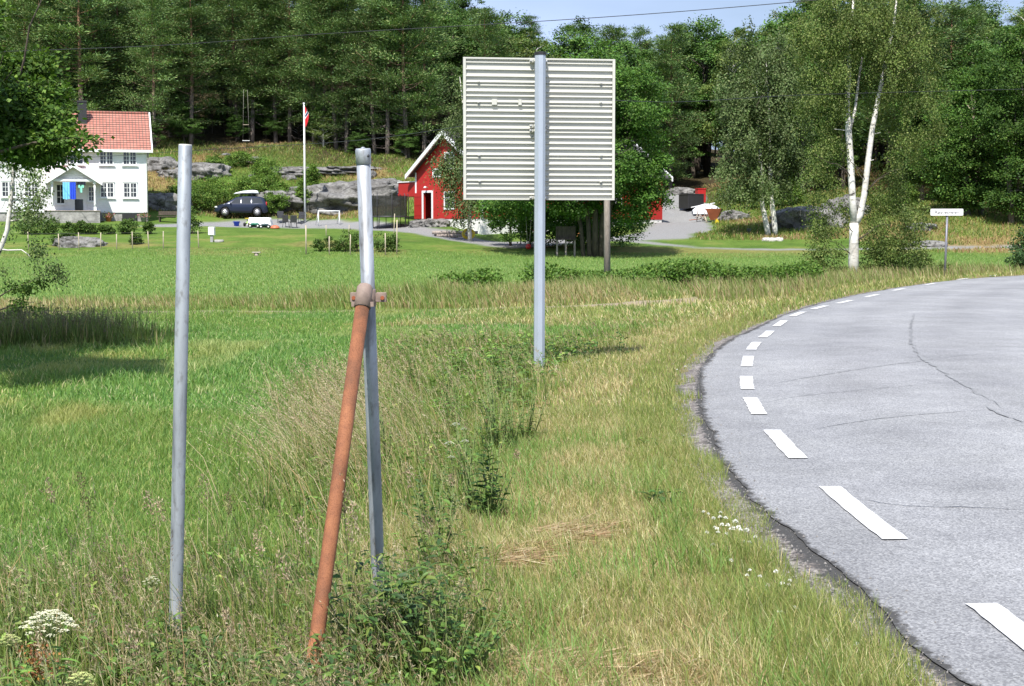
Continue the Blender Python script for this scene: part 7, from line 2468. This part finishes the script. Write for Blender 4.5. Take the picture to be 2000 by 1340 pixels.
weed('nettle', 'blue-green leafy plant right of the foot of the capped pole', 806, 1280, .46, 7, 10, .11, .05, [(.09, .15, .075), (.11, .18, .085)], .12, up=.1)
weed('bramble', 'dense dark green bramble in the foreground between the brace and the mown verge', 862, 1300, .38, 24, 10, .060, .042, WD + WG, .34, up=.1)
weed('bramble', 'lower green bramble shoots left of the dense dark one', 800, 1250, .24, 10, 8, .05, .035, WG, .26, up=.1)
weed('bramble', 'green bramble shoots at the bottom edge right of the brace foot', 735, 1330, .22, 10, 8, .05, .035, WG, .28, up=.1)
weed('leafy_weed', 'green toothed weed directly left of the plain steel pole foot', 268, 1262, .22, 6, 8, .075, .034, WG, .18, up=.2)
weed('leafy_weed', 'green toothed weed directly right of the plain steel pole foot', 385, 1275, .20, 6, 8, .075, .034, WG, .18, up=.2)
weed('leafy_weed', 'small-leaved sprig in front of the plain steel pole foot', 343, 1262, .20, 3, 8, .045, .025, WY, .06, up=.3)
weed('sapling_shoot', 'young shrub shoot with rounded leaves at the left edge of the foreground', 22, 1235, .40, 3, 12, .055, .030, [(.16, .22, .06), (.20, .26, .07)], .10, up=.5)
weed('leafy_weed', 'dark leafy weed half way between the plain pole and the brace', 480, 1245, .17, 5, 7, .085, .036, WD, .2, up=.2)
weed('leafy_weed', 'leafy weed just left of the rusty brace foot', 560, 1270, .16, 6, 7, .07, .03, WG, .2, up=.2)
weed('leafy_weed', 'broad-leaved weed low in the middle of the mown verge', 1305, 985, .10, 3, 6, .15, .045, WD, .15, up=.1, start=.05)
weed('leafy_weed', 'low leafy weed on the mown verge above the clover heads', 1270, 870, .07, 3, 6, .09, .03, WG, .12, up=.1, start=.05)
for k, (px, py, lab) in enumerate(((720, 800, 'thin bindweed climbing the shaded side of the capped pole'), (770, 700, 'leafy climber standing just right of the capped pole'))):
    weed('climber', lab, px + 35, py + 90 if k == 0 else py + 40, .75, 3, 16, .05, .03, WG, .12, up=.0)
weed('leafy_weed', 'leafy clump with pale stems hiding the rusty brace foot', 606, 1345, .20, 10, 9, .07, .03, WG + WD, .22, up=.25)
weed('leafy_weed', 'lower green clump right of the rusty brace foot', 670, 1330, .20, 9, 9, .06, .03, WG, .22, up=.25)
weed('leafy_weed', 'leafy clump directly in front of the plain steel pole foot', 345, 1300, .17, 7, 8, .06, .028, WG + WY, .18, up=.25)
for k in range(46):
    px = rng.uniform(-20, 880); py = rng.uniform(1180, 1400)
    weed('foreground_herb', 'green leafy herb standing in the tangled grass along the bottom left', px, py, rng.uniform(.10, .24), int(rng.integers(2, 6)), int(rng.integers(5, 9)), rng.uniform(.035, .075), rng.uniform(.014, .032), [WD, WG, WY][int(rng.integers(0, 3))], .14, 'herbs in the bottom left foreground', up=rng.uniform(.0, .5))
for k in range(16):
    f = rng.random(); yy = 700 + 430 * f ** 1.4
    weed('strip_herb', 'dark green leafy herb rising from the unmown strip between the braced pole and the sign', rng.uniform(800, 960) + (1 - f) * 80, yy, rng.uniform(.36, .62), 7, 13, rng.uniform(.07, .12), rng.uniform(.014, .03), [WD, WG][k % 2], .2, 'herbs in the unmown strip')
# single stalks of ripe grass standing out of the tangle
for k, (px, py, D, lean_, dark) in enumerate(((156, 925, 7.0, .06, 1), (170, 975, 7.2, .05, 1), (287, 962, 7.3, .10, 0), (308, 975, 7.1, .12, 0), (445, 965, 7.4, .02, 1), (395, 930, 7.6, .15, 0), (92, 935, 7.2, .14, 0), (500, 1040, 6.4, .12, 0),
                                         (690, 985, 5.7, -.05, 0), (668, 925, 6.0, .03, 0), (585, 1010, 6.2, .16, 0), (545, 1080, 5.8, .2, 0), (235, 1090, 6.0, .14, 0), (75, 1235, 4.9, .04, 0), (250, 1225, 5.0, .12, 0), (440, 1190, 5.2, .1, 0), (795, 905, 7.5, .1, 0), (830, 1010, 6.8, .12, 0), (1008, 880, 10, .05, 0), (880, 930, 9, .08, 0))):
    tip = P(px, py, D)
    o = np.array([tip[0] + lean_, tip[1] + .05, hz(tip[0] + lean_, tip[1] + .05)])
    q = tip - o
    t = thing('grass_stalk', 'tall grass stalk with a ripe brown seed head standing out of the tangle' if not dark else 'tall dark grass stalk with a dense upright seed head in the left foreground', 'grass stalk', o, 0, 'ripe grass stalks in the foreground' if not dark else 'dark grass stalks in the foreground')
    MB().tube([(0, 0, -.03), q * .5 + np.array([q[0] * -.15, 0, .03]), q], [.0022, .0018, .0010], 5).build('stem', bpy.data.materials.get('green_stem'), t)
    m = 90
    f = rng.random(m)
    ps = q * (1 - .20 * f)[:, None] + rng.normal(0, 1, (m, 3)) * (.004 + .010 * np.sin(f * 3.1))[:, None]
    dr = unit(np.tile(q / np.linalg.norm(q), (m, 1)) + rng.normal(0, .5, (m, 3)))
    V, l, tt_, c_ = leaf_arrays(ps, dr, .016, .006, palette(m, [(.20, .17, .08), (.13, .12, .06)] if dark else [(.40, .31, .22), (.28, .20, .14), (.50, .41, .29)], [1, 1] if dark else [1, 1, 1]))
    tag(link('seed_head', np_mesh('seed_head', V, l, tt_, col=c_), M['leaf'], t), kind='stuff')
# rank growth that buries the feet of the posts
parts = []
for n, p0, p1, d0, d1, hr, lf in ((780, 500, 720, 4.95, 5.75, (.12, .34), .7), (560, 680, 910, 5.6, 6.35, (.18, .52), 1.8), (420, 230, 460, 5.6, 6.45, (.08, .24), .7)):
    pn = np.clip(rng.normal((p0 + p1) / 2, (p1 - p0) * .27, n), p0 - 60, p1 + 60)
    Y = rng.uniform(d0, d1, n); X = (pn - 1000) / FPX * Y
    parts += tall(n, X, Y, hr, .45, 2.6, .40, (.0022, .0045), .30, bl=6.0, lsd=1.2)
    k = int(n * lf)
    pn = np.clip(rng.normal((p0 + p1) / 2, (p1 - p0) * .28, k), p0 - 60, p1 + 60)
    Y = rng.uniform(d0, d1, k); X = (pn - 1000) / FPX * Y
    a = rng.random(k) * 6.283
    parts.append(big_leaves(np.stack([X, Y, gz(X, Y) + hr[1] * rng.random(k) * .92], 1), np.stack([np.cos(a), np.sin(a), rng.normal(.3, .3, k)], 1), .03 + .05 * rng.random(k), .010 + .014 * rng.random(k), palette(k, WD + WG + WY, [1, 1, 1, 1.4, 1.4, 1.2, .5, .5, .5])))
stuff('rank_growth', 'rank grass and leafy weeds burying the feet of the posts and the brace', parts, M['grass'])
# reddish dock seed head
t = weed('red_dock', 'orange-brown dock gone to seed at the left of the foreground', 72, 1300, .22, 3, 4, .07, .025, [(.30, .14, .05), (.24, .16, .06)], .08)
k = 260
z = rng.random(k)
ps = np.stack([rng.normal(0, .035, k), rng.normal(0, .035, k), .10 + .14 * z], 1)
V, l, tt_, c_ = leaf_arrays(ps, unit(rng.normal(0, 1, (k, 3))), .014, .012, palette(k, [(.42, .20, .06), (.30, .13, .06), (.22, .10, .06)], [.4, .4, .2]))
tag(link('seed_head', np_mesh('seed_head', V, l, tt_, col=c_), M['leaf'], t), kind='stuff')

def umbel(name, label, px, py, D, r, h, matk, nray=30, group=None, dome=.7, cat='flower', leaves=True):
    """stem with a flat umbel whose centre is seen at the pixel"""
    c = P(px, py, D)
    g = hz(c[0], c[1])
    o = np.array([c[0] + .03, c[1] + .03, g])
    t = thing(name, label, cat, o, 0, group)
    hh = c[2] - g
    st = MB()
    base = np.array([-.03, -.03, hh - r * .55])
    st.tube([np.array([0, 0, -.03]), np.array([-.01, -.01, hh * .5]), base], [.004 + .01 * r, .0035 + .008 * r, .003 + .006 * r], 7)
    pt = MB()
    for k in range(nray):
        f = math.sqrt((k + .5) / nray)
        a = k * 2.39996
        e = np.array([-.03 + r * f * math.cos(a), -.03 + r * f * math.sin(a), hh + r * dome * (1 - f * f) - r * .2])
        st.tube([base, base + (e - base) * .5 + np.array([0, 0, -.04 * r]), e], [.0011 + .004 * r, .0009 + .003 * r, .0007 + .002 * r], 4, False)
        ur = r * .17 * (.8 + .4 * rng.random())
        for q in range(17):
            b = rng.random() * 6.283; rr = ur * math.sqrt(rng.random())
            pp = e + np.array([rr * math.cos(b), rr * math.sin(b), .3 * ur * (1 - (rr / ur) ** 2) + .002 * rng.random()])
            s = ur * .21
            pt.add([pp + np.array([s * math.cos(w) , s * math.sin(w), (.25 * s if w_ % 2 else -.1 * s)]) for w_, w in enumerate(np.linspace(0, 6.283, 6)[:5] + rng.random())] , [(0, 1, 2, 3, 4)])
    st.build('stem', bpy.data.materials.get('green_stem'), t)
    pt.build('blossom', M[matk], t)
    if leaves:
        n = 26
        pos = np.stack([rng.normal(0, .015, n), rng.normal(0, .015, n), hh * (.1 + .7 * rng.random(n))], 1)
        a = rng.random(n) * 6.283
        V, l, tt, c_ = big_leaves(pos, np.stack([np.cos(a), np.sin(a), np.full(n, .3)], 1), .05 + .05 * rng.random(n), .010 + .008 * rng.random(n), palette(n, WG, [1, 1, 1]))
        link('leaves', np_mesh('leaves', V, l, tt, True, col=c_), M['leaf'], t)
    return t
umbel('hogweed', 'large creamy white umbel in the bottom left corner of the foreground', 95, 1220, 5.15, .094, .3, 'petal_cream', 46)
umbel('hogweed', 'yellow-green budding umbel at the very left edge below the creamy one', 18, 1252, 5.0, .040, .3, 'petal_green', 26)
umbel('hogweed', 'yellow-green budding umbel cut off by the bottom edge', 158, 1328, 4.9, .048, .3, 'petal_green', 28)
umbel('hogweed', 'small faded umbel left of the plain steel pole foot', 296, 1136, 6.4, .040, .3, 'petal_cream', 22)
umbel('dead_umbel', 'brown dead seed umbel on a bare stalk standing on the mown verge', 1065, 842, 12.4, .042, .3, 'clamp', 16, leaves=False)
for px, py, D, r, lab in ((890, 829, 10.6, .034, 'white yarrow head, highest of the group right of the capped pole'), (906, 838, 10.5, .022, 'small white yarrow head just right of the highest one'),
                          (878, 866, 10.2, .036, 'white yarrow head, widest of the group right of the capped pole'), (908, 862, 10.3, .030, 'white yarrow head right of the widest one'), (881, 893, 10.0, .026, 'white yarrow head, lowest of the group right of the capped pole')):
    umbel('yarrow', lab, px, py, D, r, .3, 'petal', 18, 'yarrow right of the capped pole', .55)
for i, (px, py) in enumerate(((1028, 742), (1040, 741), (1012, 772), (1024, 790), (1040, 770), (1052, 785), (1066, 788), (1010, 790), (1030, 800), (1075, 772), (1092, 770), (1100, 742), (1128, 708), (1150, 704))):
    umbel('yarrow', 'small white flower head in the grass near the foot of the sign post', px, py, 16.2 if py > 735 else 18.5, .032 + .016 * rng.random(), .3, 'petal', 10, 'white flowers near the sign post', .6, leaves=False)
CL = [(1374, 1000), (1383, 1004), (1393, 1013), (1407, 1001), (1406, 1010), (1417, 1012), (1421, 1026), (1410, 1025), (1436, 1019), (1442, 1031), (1446, 1036), (1458, 1036), (1430, 1033), (1400, 1033), (1396, 1030), (1402, 1040), (1419, 1043), (1380, 1040), (1475, 1049),
      (1393, 1065), (1380, 1075), (1451, 1058), (1463, 1060), (1428, 1095), (1459, 1124), (1464, 1114), (1484, 1126), (1516, 1117), (1528, 1140), (1541, 1142), (1542, 1134), (1499, 1144), (1562, 1166), (1521, 1196), (1529, 1196), (1551, 1188), (1613, 1252), (1672, 1258), (1338, 716), (1322, 722)]
for i, (px, py) in enumerate(CL):
    big = 1425 < px < 1465 and py < 1045
    o = flat(px, py + 18)
    t = thing('clover', 'white clover head in the patch on the mown verge beside the road edge', 'flower', (o[0], o[1], hz(o[0], o[1])), 0, 'white clover heads by the road edge')
    hgt = max(.03, P(px, py, o[1])[2] - hz(o[0], o[1]))
    MB().tube([(0, 0, -.02), (.004, 0, hgt * .6), (0, 0, hgt)], .0016, 5).build('stem', bpy.data.materials.get('green_stem'), t)
    k = 46
    u = unit(rng.normal(0, 1, (k, 3))); u[:, 2] = np.abs(u[:, 2]) - .25
    rr = (.0125 if big else .0095) * (.8 + .4 * rng.random())
    V, l, tt_, c_ = leaf_arrays(np.array([0, 0, hgt]) + u * rr * .4, unit(u), rr, rr * .5, np.ones((k, 3)) * .8)
    link('blossom', np_mesh('blossom', V, l, tt_), M['petal'], t)
# low broad leaves woven through the unmown strip (nobody could count them)
n = 15000
X, Y = samp(n * 4, 4.9, 24)
s = road_s(X, Y)
keep = (s > 1.8) & (s < weed_s(Y)) & (fbm(X * 1.4, Y * 1.4, 201) > .47)
X, Y = X[keep][:n], Y[keep][:n]; n = len(X)
a = rng.random(n) * 6.283
pos = np.stack([X, Y, gz(X, Y) + .03 + .17 * rng.random(n) ** 1.3], 1)
sc = np.clip(Y / 9, .8, 2.0)
V, l, tt_, c_ = big_leaves(pos, np.stack([np.cos(a), np.sin(a), rng.normal(.35, .35, n)], 1), (.03 + .05 * rng.random(n)) * sc, (.010 + .016 * rng.random(n)) * sc, palette(n, WD + WG + WY, [1, 1, 1, 1.6, 1.6, 1.4, .6, .6, .6]))
tag(link('broadleaf_weeds', np_mesh('broadleaf_weeds', V, l, tt_, True, col=np.clip(c_, 0, 1)), M['leaf']), 'low broad-leaved herbs woven through the unmown grass', 'ground cover', kind='stuff')
# loose grit along the road edge
n = 2600
q = EDGE[(EDGE[:, 1] > 3) & (EDGE[:, 1] < 24)]
i = rng.integers(0, len(q) - 1, n); f = rng.random((n, 1))
b = q[i] * (1 - f) + q[i + 1] * f
L_ = EDGE_L[(EDGE[:, 1] > 3) & (EDGE[:, 1] < 24)][i]
b = b + L_ * (rng.normal(.13, .13, n))[:, None]
r_ = .003 + .007 * rng.random(n) ** 3
tet = np.array([[1, 0, -.4], [-.5, .87, -.4], [-.5, -.87, -.4], [.1, .1, .8], [.6, .7, .2]])
V = np.concatenate([(np.array([[b[k, 0], b[k, 1], .004]]) + tet * (.7 + .6 * rng.random((5, 1))) * r_[k]) for k in range(n)])
fc = np.array([[0, 1, 2], [0, 4, 3], [4, 1, 3], [1, 2, 3], [2, 0, 3], [0, 1, 4]])
loops = ((np.arange(n) * 5)[:, None, None] + fc[None]).ravel()
me = np_mesh('road_grit', V, loops, np.full(n * 6, 3))
tag(link('road_grit', me, pmat('grit', (.25, .235, .22), .9, .4, 60)), 'loose grit scattered along the crumbling road edge', 'gravel', kind='stuff')
